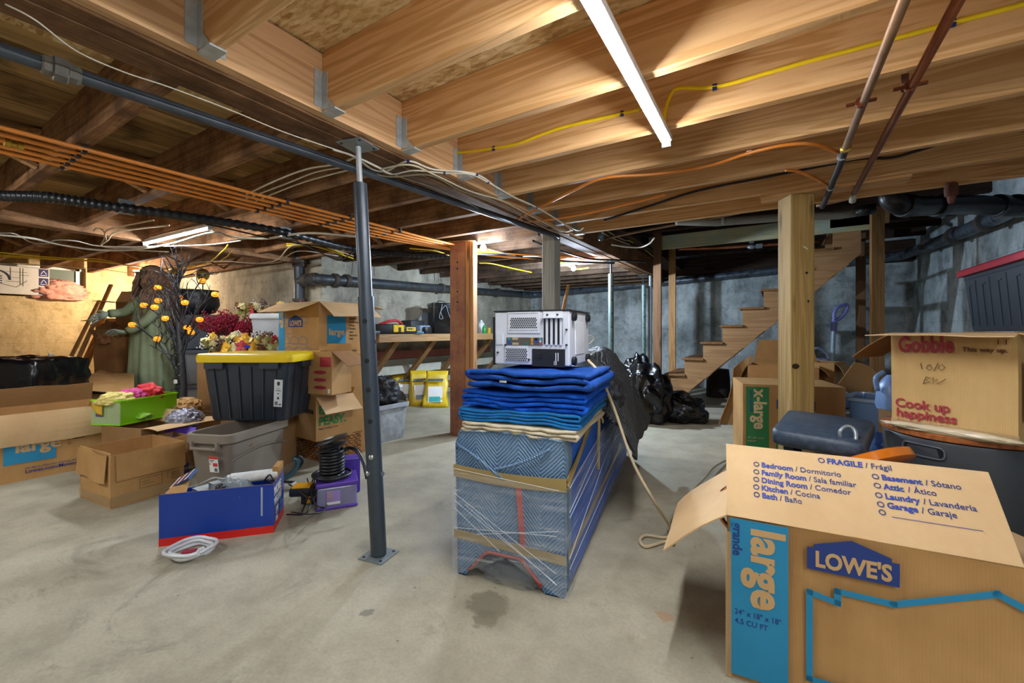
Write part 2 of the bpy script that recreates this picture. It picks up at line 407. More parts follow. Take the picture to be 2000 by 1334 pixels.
names = ['nearest','second','third','fourth','fifth','sixth','seventh','eighth','ninth','tenth','eleventh','twelfth','thirteenth','fourteenth','fifteenth','sixteenth','seventeenth','eighteenth']
ys_new = [-.6,-.2,.205,.61,1.025,1.435,1.845,2.24,2.65,3.05,3.44]
for i, y in enumerate(ys_new):
    wob = .0
    j = thing('floor_joist', f'pale new floor joist on the right side of the beam, {names[max(0,i-2)]} one in view' if i >= 2 else f'pale new floor joist {["well","just"][i]} behind the camera', 'joist', (.09,y,1.96), 0, 'new ceiling joists')
    part(MB().box2((-1.486,y-.02,1.845),(XR-.01,y+.02,2.077), bev=.003), 'timber', M_new, j)
    h = MB(); 
    h.box2((-1.486,y+.0205,1.85),(-1.452,y+.0235,1.99)); h.box2((-1.486,y-.0235,1.85),(-1.452,y-.0205,1.99)); h.box2((-1.486,y-.0235,1.839),(-1.405,y+.0235,1.8445))
    h.box2((-1.4865,y-.055,1.86),(-1.4835,y-.0205,2.0)); h.box2((-1.4865,y+.0205,1.86),(-1.4835,y+.055,2.0))
    h.poly([(-1.452,y-.0235,1.845),(-1.405,y-.0235,1.845),(-1.452,y-.0235,1.895)], .002); 
    hh = part(h, 'joist_hanger', steel, j)
    nn = MB()
    for zz in (1.88,1.93,1.98):
        for s in (-1,1): nn.box((-1.482,y+s*.04,zz),(.006,.008,.008))
    part(nn, 'nail', steel, hh)
    if 2 < i < 5: part(MB().box2((-1.45,y-.022,1.8375),(-1.41,y+.022,1.8388)), 'paper_sticker', label_y, hh)
struct(MB().box2((-1.486,3.47,1.86),(XR,3.5,2.07)).build('trim_4', M_new))
# old joists left
ys_old = [-.35,.13,.62,1.09,1.56,2.03,2.5,2.97]
for i, y in enumerate(ys_old):
    j = thing('floor_joist', f'dark old rough-sawn joist left of the beam, {names[max(0,i-1)]} one in view' if i >= 1 else 'dark old joist behind the camera', 'joist', (-5,y,1.95), 0, 'old ceiling joists left of the beam')
    part(MB().box2((XL,y-.026,1.862),(-4.98,y+.026,2.079)).box2((-4.86,y-.026,1.857),(-1.732,y+.026,2.079) if y < 3.3 else (-1.732,y+.026,2.079)), 'timber', M_oldX, j)
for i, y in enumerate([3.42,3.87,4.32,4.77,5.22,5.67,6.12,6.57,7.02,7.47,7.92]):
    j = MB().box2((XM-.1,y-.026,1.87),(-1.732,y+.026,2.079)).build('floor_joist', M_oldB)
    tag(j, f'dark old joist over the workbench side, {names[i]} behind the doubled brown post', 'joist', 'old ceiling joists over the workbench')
for i, y in enumerate([4.1,4.6,5.1,5.6,6.5,7.0,7.6]):
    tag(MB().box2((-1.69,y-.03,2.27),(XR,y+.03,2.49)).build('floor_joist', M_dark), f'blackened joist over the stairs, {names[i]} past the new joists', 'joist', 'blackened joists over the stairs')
tag(MB().box2((-4.98,Y0,1.82),(-4.86,Y1,2.05)).build('second_beam', wood('old_beam_light','#b98d66','#7f5c3e','Y',1.2,.8,dirt='#664a33')), 'pale brown old beam beyond the orange pipes, crossing the old joists', 'beam')
tag(MB().box2((-1.46,5.86,2.09),(.9,5.9,2.27)).build('stair_header', wood('header_wood','#d0c592','#a59866','X',.8,.7,dirt='#a3b1a4')), 'greenish pale header board spanning above the stairs', 'header')
# cross bridging
k = 0
for xb in (-3.35,-6.6):
    for a, b in zip(ys_old[1:], ys_old[2:]):
        for s in (0,1):
            p = (xb+(.03 if s else -.03), a+.027, 1.885 if s else 2.06); q = (xb+(.03 if s else -.03), b-.027, 2.06 if s else 1.885)
            m = MB().beam(p, q, .05, .02).build('bridging_brace', M_oldL)
            tag(m, f'thin cross brace {"by the orange pipes" if xb > -5 else "near the yellow wall"}, {"rising" if s else "falling"} away, {names[ys_old.index(a)-1]} joist bay', 'brace', 'cross braces between the old joists')

# ---------------- posts ----------------
M_grayw = wood('weathered_timber','#a9aaa4','#84857c','Z',.9,.8)
M_red = wood('red_post','#93604e','#6c4236','Z',.8,.6,dirt='#a8754a')
M_brn = wood('brown_post','#c08a54','#8c5c33','Z',.8,.65)
M_pt = wood('treated_post','#c4a468','#94773f','Z',1.0,.7)
M_2x4 = wood('stud_wood','#b98c58','#8b6236','Z',.8,.65)
M_2x4d = wood('stud_wood_dark','#7d5838','#573c25','Z',.8,.7)
steel_blue = plain('grey_post_paint', '#3d4650', .38, .3, .12, 14, spec=.6)
steel_green = plain('green_grey_steel', '#6d7f7c', .45, .4, .15, 12)
bolt_m = plain('bolt_steel', '#b9bcbd', .3, .9)
def P2(px, py, z): return on(px, py, z)
# adjustable steel post
b0, b1 = V((-1.503,1.295,0)), V((-1.582,1.245,zb))
o = thing('steel_jack_post', 'dark blue-grey telescopic steel post with bolted plates, nearest the camera', 'post', b0)
def lerp(t): return b0+(b1-b0)*t
part(MB().tube([lerp(.006), lerp(.63)], .0345, 28), 'lower_tube', steel_blue, o, smooth='auto')
part(MB().tube([lerp(.60), lerp(.905)], .0295, 28), 'upper_tube', steel_blue, o, smooth='auto')
part(MB().tube([lerp(.90), lerp(.995)], .0125, 14), 'screw', steel, o, smooth='auto')
def plate(c, a, rz, name, z0, z1):
    m = MB(); 
    m.box((c.x,c.y,(z0+z1)/2),(a,a,z1-z0), rz=rz); return part(m, name, plain('post_plate','#8a9396',.45,.6), o, bevel=.001)
plate(b0, .125, R(10), 'base_plate', .0, .006); plate(b1, .13, R(12), 'top_plate', zb-.006, zb-.0005)
hb = MB()
for c0, a0, rz, z in ((b0,.045,R(10),.0065),(b1,.048,R(12),zb-.0065)):
    for sx in (-1,1):
        for sy in (-1,1):
            q = c0 + V((sx*a0, sy*a0, 0)).xyz; q.z = z; d = Matrix.Rotation(rz,3,'Z')@(q-c0); hb.lathe([(.006,-.0015),(.006,.0015)], (c0.x+d.x, c0.y+d.y, z), 12)
part(hb, 'bolt_hole', plain('hole_dark','#14161a',.8), o)
tocam = V((-b0.x,-b0.y,0)).normalized(); side = V((tocam.y,-tocam.x,0))
for t_, ang, on_ in ((.57,.25,0),(.475,.25,0),(.405,.25,0),(.33,.2,0),(.245,.3,1),(.2,-1.2,1),(.205,.9,1),(.52,-1.25,0)):
    p = lerp(t_); d = (tocam*math.cos(ang)-side*math.sin(ang)*-1); r_ = .0345; c = p+d*r_
    rot = d.to_track_quat('Z','Y').to_matrix().to_4x4()
    if on_:
        part(MB().lathe([(.011,-.002),(.011,.005),(.006,.009),(.003,.010)], c, 8, mat=rot), 'bolt', bolt_m, o, smooth='auto')
    else:
        part(MB().lathe([(.0085,-.002),(.0085,.0006)], c, 16, mat=rot).lathe([(.0105,-.002),(.0105,.0003)], c, 16, mat=rot), 'pin_hole', plain('hole_dark','',.8), o)
# grey timber post
p = on(1080,462,zb); gx, gy = p.x, 3.32
tag(MB().box2((-1.72,3.26,0),(-1.60,3.38,zb+.01), bev=.006).build('timber_post', M_grayw), 'weathered grey timber post under the beam behind the white computer', 'post')
# doubled brown post
o = thing('doubled_post', 'reddish brown timber post doubled with a paler board, left of the blankets', 'post', (-2.56,3.26,0), R(20))
def loc(mb, name, mat, par, **k): return mb.build(name, mat, par, **k)
loc(MB().box2((-.13,-.07,0),(.02,.07,1.858), bev=.004), 'red_post', M_red, o); loc(MB().box2((.022,-.065,0),(.062,.075,1.86), bev=.003).box2((.064,-.06,0),(.10,.07,1.858), bev=.003), 'side_board', M_brn, o)
nb = MB()
for z in (1.28,1.38,1.66,1.6): nb.lathe([(.008,-.002),(.008,.003)], (-.055,-.071,z), 10, mat=Matrix.Rotation(PI/2,4,'X'))
loc(nb, 'bolt_head', plain('hole_dark','',.8), o)
loc(MB().box2((-.15,-.08,1.8585),(.12,.09,1.862)), 'shim', M_brn, o)
# treated 6x6 on right
o = thing('timber_post', 'thick square treated timber post with a dark knot, right of the stairs', 'post', (.105,3.14,0), R(30))
loc(MB().box2((-.069,-.069,0),(.069,.069,1.826), bev=.006), 'post_timber', M_pt, o)
kp = MB(); kp.blob((-.045,-.0705,.79),(.022,.002,.016),3); kp.blob((.02,-.0705,1.35),(.009,.0015,.007),2); kp.blob((.03,-.0705,1.18),(.006,.0015,.008),2)
loc(kp, 'knot', plain('knot_dark','#2c2115',.8), o, smooth=True)
loc(MB().box((.012,-.0715,1.50),(.03,.002,.006), rot=Matrix.Rotation(.6,3,'Y')), 'paint_fleck', plain('white_fleck','#d8d5cc',.8), o)
pl = tag(MB().box2((-.08,3.06,1.8275),(.62,3.19,1.8445)).build('support_plank', M_new), 'short pale plank laid flat on top of the treated post', 'plank')
# slim steel posts
def steel_post(px, label, y):
    x = -1.66; o = thing('steel_prop', label, 'post', (x,y,0), 0)
    MB().tube([(0,0,.004),(0,0,1.68)], .032, 16).build('tube', steel_green, o, smooth='auto'); MB().tube([(0,0,1.66),(0,0,zb-.004)], .012, 10).build('screw', plain('dark_steel','#2b2d30',.5,.6), o, smooth='auto')
    MB().box((0,0,.003),(.12,.12,.006)).box((0,0,zb-.003),(.15,.1,.006)).build('end_plate', plain('dark_steel','',.5), o)
    h = MB()
    for k in range(9): 
        h.lathe([(.008,0),(.008,.002)], (.0325*.53,-.0325*.85,.25+k*.16), 10, mat=V((.53,-.85,0)).to_track_quat('Z','Y').to_matrix().to_4x4())
    h.build('pin_hole', plain('hole_dark','',.8), o)
steel_post(1198, 'slim green-grey steel prop under the beam, the nearer of two', 4.9)
steel_post(1260, 'slim green-grey steel prop under the beam end, the farther of two', 6.35)
def stud(px, d, w_, z0, z1, mat, label, rz=0, th=.04):
    p = ray(px)*d; o = MB().box2((-w_/2,-th/2,z0),(w_/2,th/2,z1), bev=.002).build('wall_stud', mat); o.location = (p.x,p.y,0); o.rotation_euler.z = rz
    return tag(o, label, 'stud')
stud(1284, 5.63, .10, 0, 2.5, M_2x4d, 'brown stud rising beside the bottom step, left one', 0, .05)
stud(1313, 6.55, .10, 0, 2.5, M_2x4, 'pale stud rising behind the bottom steps', 0)
stud(1681, 5.6, .10, 0, 2.5, M_2x4d, 'darker brown stud standing under the upper stairs', 0)
stud(1713, 4.35, .115, 0, 2.4, M_2x4, 'pale wide stud at the top end of the stairs', R(20))
stud(1604, 6.75, .12, 0, 2.5, M_grayw, 'grey stud against the back wall behind the purple vacuum', 0)
stud(1623, 6.8, .12, 0, 2.5, M_dark, 'dark stud against the back wall beside the grey stud', 0)
tag(MB().tube([(-1.60,6.5,0),(-1.60,6.5,2.0)], .028, 12).build('thin_pipe', plain('pale_steel','#8d989c',.5,.5), smooth='auto'), 'thin pale vertical pipe against the beam end by the brown stud', 'pipe')
# ---------------- stairs ----------------
M_stair = wood('stair_wood','#a87f55','#85603b','X',.5,.65); M_tread = wood('tread_wood','#8d6036','#684322','Y',.7,.6)
st = thing('staircase', 'open wooden staircase rising to the right along the back wall', 'stairs', (-1.23,5.9,0))
run, ris = .222, .213
xs0 = -1.263-run
def zt(k): return .225+ris*k
for si, y in enumerate((5.9, 6.78)):
    prof = []
    x0 = xs0+.03
    prof.append((x0, 0)); 
    for k in range(10):
        xk = xs0+run*k+.03; prof += [(xk, (zt(k)-ris-.027) if k else 0), (xk, zt(k)-.027)]
    xe = xs0+run*10+.05; prof += [(xe, zt(9)-.027+.0), (xe, zt(9)-.30)]
    prof += [(x0+.26, 0)]
    cl_ = [prof[0]]
    for q in prof[1:]:
        if (V(q)-V(cl_[-1])).length > 1e-4: cl_.append(q)
    m = MB(); m.poly([(x,y,z) for x, z in cl_], .038, (0,1,0)); part(m, 'stringer', M_stair, st)
for k in range(10):
    x = xs0+run*k
    part(MB().box2((x,5.87,zt(k)-.027),(x+.262,6.84,zt(k)), bev=.004), 'tread', M_tread, st)
part(MB().box2((xs0+run*9.0,5.86,zt(9)+.0),(xs0+run*9+.5,5.9,zt(9)+.24)), 'top_riser', M_stair, st)
tag(MB().lathe([(.17,0),(.165,.28),(.15,.42),(.0,.43)], (-.75,7.2,0), 14).build('tree_stump', plain('stump_dark','#2a1e1a',.85,var=.4,bump=.5), smooth='auto'), 'dark upright stump standing under the stairs', 'stump')
# ---------------- pipes and cables ----------------
def ony(px, py, y):          # point where a pixel's ray meets the wall plane y = const
    r = ray(px); return at(px, py, y/r.y)
def onx(px, py, x):
    r = ray(px); return at(px, py, x/r.x)
c_white = plain('romex_white', '#d6d0bf', .5, var=.06); c_cream = plain('romex_cream','#bfb296',.5,var=.06); c_yel = plain('romex_yellow','#f5d312',.45,var=.08); c_blk = plain('cable_black','#1a1b1e',.4,var=.1)
c_org = plain('orange_pex','#e58a34',.35,var=.08); c_cop = plain('copper','#96593a',.35,.75,.25,9); c_cop2 = plain('copper_dull','#8a6a4e',.5,.5,.25,9)
iron = plain('black_iron','#454b52',.45,.35,.25,10); rusty = plain('rusted_iron','#4c453f',.7,.2,.35,9,bump=.5); abs_ = plain('black_abs','#1d2024',.35,var=.2); blu_clip = plain('blue_staple','#1d2f73',.4)
def cable(name, label, cat, pts, r, mat, group=None, clips=None, clipmat=None, n=8, seg=8):
    o = MB().tube(curve_pts(pts, seg), r, n).build(name, mat, smooth=True); tag(o, label, cat, group)
    if clips:
        for c in clips:
            m = MB(); m.box((c[0],c[1],c[2]), c[3] if len(c) > 3 else (.012,.012,.012)); m.build('cable_clip', clipmat or blu_clip, o)
    return o
def pz(lst, z): return [on(x, y, z if len(q) == 0 else q[0]) for x, y, *q in lst]
# iron pipe along the beam
pts = pz([(0,97),(115,137),(400,233),(700,337),(1000,437),(1090,462)], 1.80)
pts = [pts[0]+(pts[0]-pts[-1])*.4] + [pts[0]+(pts[-1]-pts[0])*t for t in (0,.1,.3,.6,1)]
o = MB().tube(pts, .021, 16).build('iron_pipe', iron, smooth=True); tag(o, 'dark steel pipe running under the old joists beside the main beam', 'pipe')
c = on(118,137,1.80); ax = (pts[-1]-pts[0]).normalized(); rot = ax.to_track_quat('Z','Y').to_matrix().to_4x4()
MB().lathe([(.027,-.04),(.030,-.035),(.030,-.018),(.038,-.014),(.038,.014),(.030,.018),(.030,.035),(.025,.045)], c, 8, mat=rot).build('union_coupling', plain('pipe_coupling','#6f6a60',.6,.3,.3,12,bump=.4), o)
MB().box(on(1052,455,1.815), (.008,.05,.05)).build('hanger_strap', steel, o)
# orange pex bundle
for i in range(5):
    x = -2.70-.09*i; pts = [(x-.03,-.6,1.838),(x,.4,1.836),(x+.02,1.45,1.834),(x+.04,2.2,1.834),(x+.06+.02*i,2.9,1.83),(x+.13+.04*i,3.45,1.83),(x+.35+.04*i,3.9,1.82),(x+.95+.03*i,4.6,1.83)]
    cl = [(p[0], p[1], 1.836, (.034,.016,.036)) for p in [(x-.004,.62),(x+.016,1.56),(x+.03,2.03),(x+.05,2.5)]]
    cable('orange_tube', f'orange plastic water tube under the old joists, {["rightmost","second from right","middle","second from left","leftmost"][i]} of five', 'pipe', pts, .0105, c_org, 'orange tubes under the old joists', cl, plain('dark_clamp','#2b2522',.5))
# one valve on the second tube
v = on(27,282,1.83); tag(MB().lathe([(.014,-.03),(.02,-.028),(.02,-.01),(.014,-.008),(.014,.008),(.02,.01),(.02,.028),(.014,.03)], v+V((0,0,0)), 10, mat=Matrix.Rotation(PI/2,4,'X')).build('brass_coupling', plain('brass','#b8953a',.3,.8), smooth='auto'), 'small brass coupling in the orange tube at far left', 'fitting')
# black corrugated drain hose
def corrug(pts, r, amp, step=.009):
    P_ = curve_pts(pts, 40); Q = []; rs = []; L = 0; last = P_[0]; acc = 0
    for a, b in zip(P_, P_[1:]):
        L = (b-a).length; k = max(1, int(L/step))
        for i in range(k): Q.append(a+(b-a)*i/k); rs.append(r+(amp if len(Q)%4 < 2 else -amp))
    return Q, rs
Q, rs = corrug(pz([(-60,372,1.80),(0,382,1.80),(100,386,1.80),(230,405,1.79),(400,428,1.79),(560,455,1.79),(690,486,1.79),(790,496,1.79),(880,500,1.80)], 1.8), .030, .003, .011)
o = MB().tube(Q, rs, 12).build('corrugated_conduit', abs_, smooth=True); tag(o, 'black corrugated conduit hanging under the old joists at left', 'conduit')
for px, py in ((247,408),(558,458)):
    c = on(px,py,1.79); MB().box((c.x,c.y,c.z-.02+.03), (.03,.075,.09)).build('strap', plain('pale_strap','#8f989a',.4,.5), o)
cable('black_cable', 'thin black cable hanging below the corrugated conduit', 'cable', pz([(240,412),(400,437),(560,472),(680,487),(760,496),(860,496),(980,498)],1.77), .006, c_blk)
cable('black_cable', 'slack black cable dipping beside the steel post top', 'cable', pz([(560,462),(640,500),(665,508),(700,490),(740,500),(800,500)],1.75), .006, c_blk)
# white wires
cable('thin_wire', 'thin white wire hanging under the main beam from upper left', 'wire', pz([(10,8,1.815),(70,40),(150,100),(240,140),(330,170),(450,215),(560,260),(700,308),(780,345),(860,372),(960,420)],1.80), .0022, c_white, n=5)
B1 = [(650,292),(692,306),(727,331),(755,334),(798,315),(847,331),(931,341),(985,377),(1037,401),(1072,419),(1125,449),(1140,445)]
B2 = [(696,306),(738,327),(766,340),(808,333),(868,338),(917,340),(953,356),(1002,384),(1048,405),(1090,430),(1118,450)]
B3 = [(745,330),(800,322),(850,342),(917,373),(985,394),(1037,422),(1097,451),(1118,449)]
B4 = [(700,330),(760,345),(840,342),(900,372),(975,400),(1030,428),(1080,452),(1112,458)]
for i, (b, z) in enumerate(((B1,1.815),(B2,1.81),(B3,1.80),(B4,1.80))):
    cable('house_cable', f'white cable wandering along the beam underside past the steel post, {names[i] if i else "uppermost"} strand', 'cable', pz(b, z), .0045, c_white if i < 2 else c_cream, 'white cables along the beam', [tuple(on(b[j][0], b[j][1], z)) for j in ((4,6,8) if i < 2 else ())], n=6)
for i, b in enumerate(([(480,380),(540,352),(600,330),(660,320),(700,305)],[(475,390),(560,358),(620,335),(700,322)],[(500,392),(580,360),(640,342),(700,327)])):
    cable('house_cable', f'cream cable crossing the old joists toward the steel post, {["upper","middle","lower"][i]} of three', 'cable', pz(b, 1.84), .0045, c_cream, 'cream cables left of the post', n=6)
cable('grey_cable', 'thick pale grey cable sagging across the far left ceiling', 'cable', pz([(-20,457),(60,465),(120,478),(190,488),(260,488),(330,477),(412,455),(450,462),(520,466),(600,455),(700,462)],1.77), .009, c_white)
cable('house_cable', 'white cable dangling in a shallow loop at the far left ceiling', 'cable', pz([(0,455),(30,457),(60,473),(90,476),(110,469),(150,471),(190,480),(260,482),(400,478),(470,470)],1.78), .005, c_white, n=6)
cable('house_cable', 'cream cable looping down left of the lit left tube, larger loop', 'cable', pz([(300,430),(240,442),(215,447),(205,455),(207,470),(200,481),(260,488),(330,492)],1.81), .006, c_cream, n=6)
cable('house_cable', 'cream cable looping down left of the lit left tube, smaller loop', 'cable', pz([(330,440),(260,448),(222,455),(212,468),(203,482),(300,484)],1.80), .006, c_cream, n=6)
cable('house_cable', 'short cream cable hooking up at the old joist left of the lit tube', 'cable', pz([(183,450),(188,446),(200,449),(205,462),(196,480)],1.81), .006, c_cream, n=6)
for i, b in enumerate(([(-10,492),(60,499),(125,504),(190,506),(250,518),(330,526),(400,520)],[(-10,497),(60,502),(140,508),(200,512),(260,520),(340,528)],[(-10,500),(90,506),(180,509),(300,524),(380,518)])):
    cable('yellow_cable', f'yellow cable strung under the joists by the yellow wall, {["upper","middle","lower"][i]} of three', 'cable', pz(b, 1.82), .006, c_yel, 'yellow cables by the yellow wall', n=6)
for i, b in enumerate(([(330,526),(400,515),(435,490),(445,478)],[(340,530),(405,520),(440,503),(453,488)],[(560,476),(600,478),(640,488),(690,505)],[(560,480),(620,478),(670,496)],[(800,485),(850,490),(880,500)],[(936,514),(960,515),(1000,524),(1038,532)],[(1095,512),(1125,525),(1150,523)])):
    cable('yellow_cable', ['yellow cable curling up right of the ghost figure, front strand','yellow cable curling up right of the ghost figure, rear strand','yellow cable above the cast iron pipe elbow, lower strand','yellow cable above the cast iron pipe elbow, upper strand','yellow cable entering behind the reddish post top','yellow cable right of the doubled brown post','yellow cable behind the grey timber post'][i], 'cable', pz(b, 1.80), .007, c_yel, n=6)
for i, b in enumerate(([(330,520),(420,510),(500,514),(540,508),(570,480),(620,478),(690,500)],[(400,520),(490,516),(545,512),(560,500),(590,490),(660,500)],[(300,532),(370,528),(430,514),(520,518),(600,505)])):
    cable('house_cable', f'pale cable bundled above the berry garland, {["upper","middle","lower"][i]} strand', 'cable', pz(b, 1.79), .006, [c_cream,c_white,c_cop2][i], 'pale cables above the berries', n=6)
cable('house_cable', 'white wire tacked along the top of the yellow wall', 'wire', pz([(-10,515),(60,518),(115,520),(205,527),(262,535)],1.80), .0035, c_white, n=5)
cable('house_cable', 'white bent cable by the brown stud at the beam end', 'cable', pz([(1195,478),(1225,482),(1250,483),(1268,476),(1278,465)],1.86), .008, c_white, n=6)
for i, b in enumerate(([(1150,435),(1190,462),(1230,478)],[(1160,435),(1205,462),(1225,470),(1238,462)],[(1228,470),(1250,480),(1280,505)])):
    cable('house_cable', ['pale wire under the beam side near the dusty bulb, lower','pale wire under the beam side near the dusty bulb, upper','yellow and white wire stapled to the beam end'][i], 'wire', [onx(px,py,-1.48) for px,py in b], .005, [c_cream,c_cream,c_yel][i], n=6)
p = on(1174,463,1.78); tag(MB().blob(p,(.028,.028,.034),2).build('unlit_bulb', glass('dusty_glass','#4a5a66',.8,.3), smooth=True), 'unlit dusty round bulb under the beam', 'light bulb')
for i, b in enumerate(([(1040,470),(1080,485),(1150,505),(1210,508),(1260,512)],[(950,485),(1010,500),(1060,502),(1090,515),(1120,512)],[(940,497),(1000,499),(1100,510),(1200,514)])):
    cable('black_cable' if i != 1 else 'house_cable', ['black cable sagging between the grey post and steel prop','pale cable crossing behind the grey timber post','black hose crossing behind the grey timber post'][i], 'cable', pz(b, 1.78), [.01,.006,.012][i], [c_blk,c_white,c_blk][i], n=6)
# yellow flat cable on the joist face
yf = 1.822
o = cable('yellow_cable', 'bright yellow cable stapled along the new joist left of the lit tube', 'cable', [ony(px,py,yf) for px,py in ((872,300),(910,297),(964,290),(1010,281),(1060,262),(1110,246),(1215,222),(1250,214))], .008, c_yel, None, [tuple(ony(px,py,yf-.003))+((.014,.008,.022),) for px,py in ((964,290),(1215,222))], n=6)
o = cable('yellow_cable', 'bright yellow cable stapled along the new joist right of the lit tube', 'cable', [ony(px,py,yf) for px,py in ((1297,240),(1300,215),(1312,183),(1330,172),(1396,170),(1500,142),(1600,114),(1700,88),(1860,45),(2000,8),(2080,-12))], .008, c_yel, None, [tuple(ony(px,py,yf-.003))+((.016,.008,.024),) for px,py in ((1396,170),(1860,45))], n=6)
# orange tubes crossing right joists
o = cable('orange_tube', 'orange tube crossing under the new joists to the copper pipe, longer one', 'pipe', pz([(1005,432),(1050,408),(1120,372),(1180,348),(1280,340),(1380,325),(1460,300),(1530,284),(1590,282),(1640,299)],1.83), .008, c_org, None, [tuple(on(1463,299,1.833))+((.02,.012,.02),)], c_white)
cable('orange_tube', 'orange tube crossing under the last new joists, shorter left one', 'pipe', pz([(1020,434),(1080,428),(1140,418),(1220,400),(1300,380)],1.83), .008, c_org, None, [tuple(on(1025,433,1.83))+((.02,.012,.03),)], c_white)
cable('orange_tube', 'short orange tube curving down to the black hose on the copper pipe', 'pipe', pz([(1535,332),(1560,335),(1590,347),(1617,361)],1.83), .008, c_org)
# copper pipes
def copper(label, a, b, mat, tail=None):
    pa, pb = on(*a, 1.815), on(*b, 1.815); pa = pa+(pa-pb)*.3; return pa, pb
pa, pb = copper('', (1766,0), (1650,292), c_cop)
o = tag(MB().tube([pa,pb], .0135, 14).build('copper_pipe', c_cop2, smooth=True), 'left copper pipe under the new joists, ending in a black hose section', 'pipe')
q = pz([(1650,292),(1645,310),(1637,332),(1628,352),(1621,372),(1612,392),(1606,404)],1.81)
MB().tube(curve_pts(q,6), .015, 12).build('rubber_hose', c_blk, o, smooth=True)
for px, py in ((1644,306),(1622,367)):
    MB().lathe([(.018,-.006),(.018,.006)], on(px,py,1.81), 14, mat=(q[-1]-q[0]).to_track_quat('Z','Y').to_matrix().to_4x4()).build('hose_clamp', steel, o, smooth='auto')
MB().lathe([(.016,-.01),(.022,-.006),(.022,.006),(.016,.01)], on(1652,289,1.815), 14, mat=(q[-1]-q[0]).to_track_quat('Z','Y').to_matrix().to_4x4()).build('brass_ring', plain('brass','',.3), o, smooth='auto')
def clampy(px, py, par):
    c = on(px,py,1.815); m = MB(); m.lathe([(.018,-.008),(.018,.008)], c, 14, mat=Matrix.Rotation(PI/2,4,'X')); m.box(c+V((0,0,.0)),(.085,.012,.008)); m.build('pipe_clamp', c_cop, par)
clampy(1682,200,o)
pa, pb = copper('', (1872,0), (1668,378), c_cop)
o = tag(MB().tube([pa,pb], .014, 14).build('copper_pipe', c_cop, smooth=True), 'right copper pipe under the new joists with a riveted strap', 'pipe')
clampy(1778,168,o); c = on(1780,150,1.83); MB().box(c+V((0,.08,.07)), (.02,.004,.16)).build('pipe_strap', plain('rust_strap','#6b4533',.8), o)
tag(MB().tube([pb,pb+V((0,.06,-.03))], .018, 12).build('pipe_cap', plain('white_putty','#b6aea0',.7), smooth=True), 'white plaster-crusted end at the bottom of the right copper pipe', 'pipe end')
cable('black_cable', 'black cable looping across the last new joists at right', 'cable', [ony(px,py,3.0) for px,py in ((1180,430),(1260,405),(1365,372),(1500,345),(1600,325),(1680,310),(1740,308),(1800,292),(1900,262),(2000,255))], .008, c_blk, None, [tuple(ony(1365,372,2.995))])
# pipes in the dark area past the joists
o = MB().tube(pz([(1322,432,1.95),(1400,434,1.95),(1530,424,1.95),(1640,420,1.95),(1690,412,1.95)],1.9), .035, 16).build('drain_pipe', plain('grey_pvc','#8f8f8a',.5,var=.1), smooth=True); tag(o, 'pale grey drain pipe behind the treated post top', 'pipe')
MB().tube(pz([(1672,413,1.95),(1712,407,1.95)],1.9), .042, 16).build('rubber_coupling', abs_, o, smooth=True)
def strap_on(px, py): MB().box(on(px,py,1.96),(.02,.08,.08)).build('pipe_strap', steel, o)
strap_on(1412,430)
cable('water_pipe', 'thin grey water pipe sloping across the dark corner at right', 'pipe', pz([(1595,402),(1700,378),(1850,345),(1925,330),(1990,318)],1.93), .013, c_cop2)
cable('copper_tube', 'old brown pipe running past the unlit dusty bulb', 'pipe', pz([(1130,478),(1200,462),(1300,442),(1420,420),(1500,402),(1600,388)],1.97), .014, c_cop2)
cable('copper_tube', 'copper tube with a small valve under the stair header', 'pipe', [ony(px,py,6.0) for px,py in ((1325,486),(1400,484),(1500,478),(1600,472))], .02, c_cop)
m = MB(); c = ony(1468,482,5.97); m.blob(c,(.05,.03,.03),2); m.box(c+V((.08,0,0)),(.07,.04,.05)); m.box(c+V((0,-.02,.05)),(.05,.02,.02)); tag(m.build('valve', plain('grey_valve','#7e868c',.4,.6)), 'small grey valve on the copper tube under the header', 'valve')
o = MB().tube(curve_pts([at(1745,350,3.0),at(1740,385,2.95),at(1765,402,2.95),at(1820,402,3.0),at(1900,400,3.05),at(1975,405,3.0),at(2015,404,3.0)],10), .068, 20).build('soil_pipe', abs_, smooth=True); tag(o, 'big black plastic drain pipe with elbow near the right wall', 'pipe')
for px, d in ((1770,2.95),(1835,3.0),(1950,3.02),(1985,3.0)):
    c = at(px,402,d); MB().lathe([(.075,-.03),(.079,-.026),(.079,.026),(.075,.03)], c, 20, mat=V((.75,.66,0)).to_track_quat('Z','Y').to_matrix().to_4x4()).build('pipe_collar', abs_, o, smooth='auto')
v = at(1858,367,2.44); tag(MB().lathe([(.012,-.09),(.018,-.07),(.02,-.05),(.03,-.045),(.032,-.01),(.028,.02),(.02,.03)], v, 12).build('rusty_valve', plain('rust_fit','#6b4238',.8,.2,.4,14,bump=.5), smooth='auto'), 'rusty pipe fitting hanging above the black drain pipe', 'fitting')
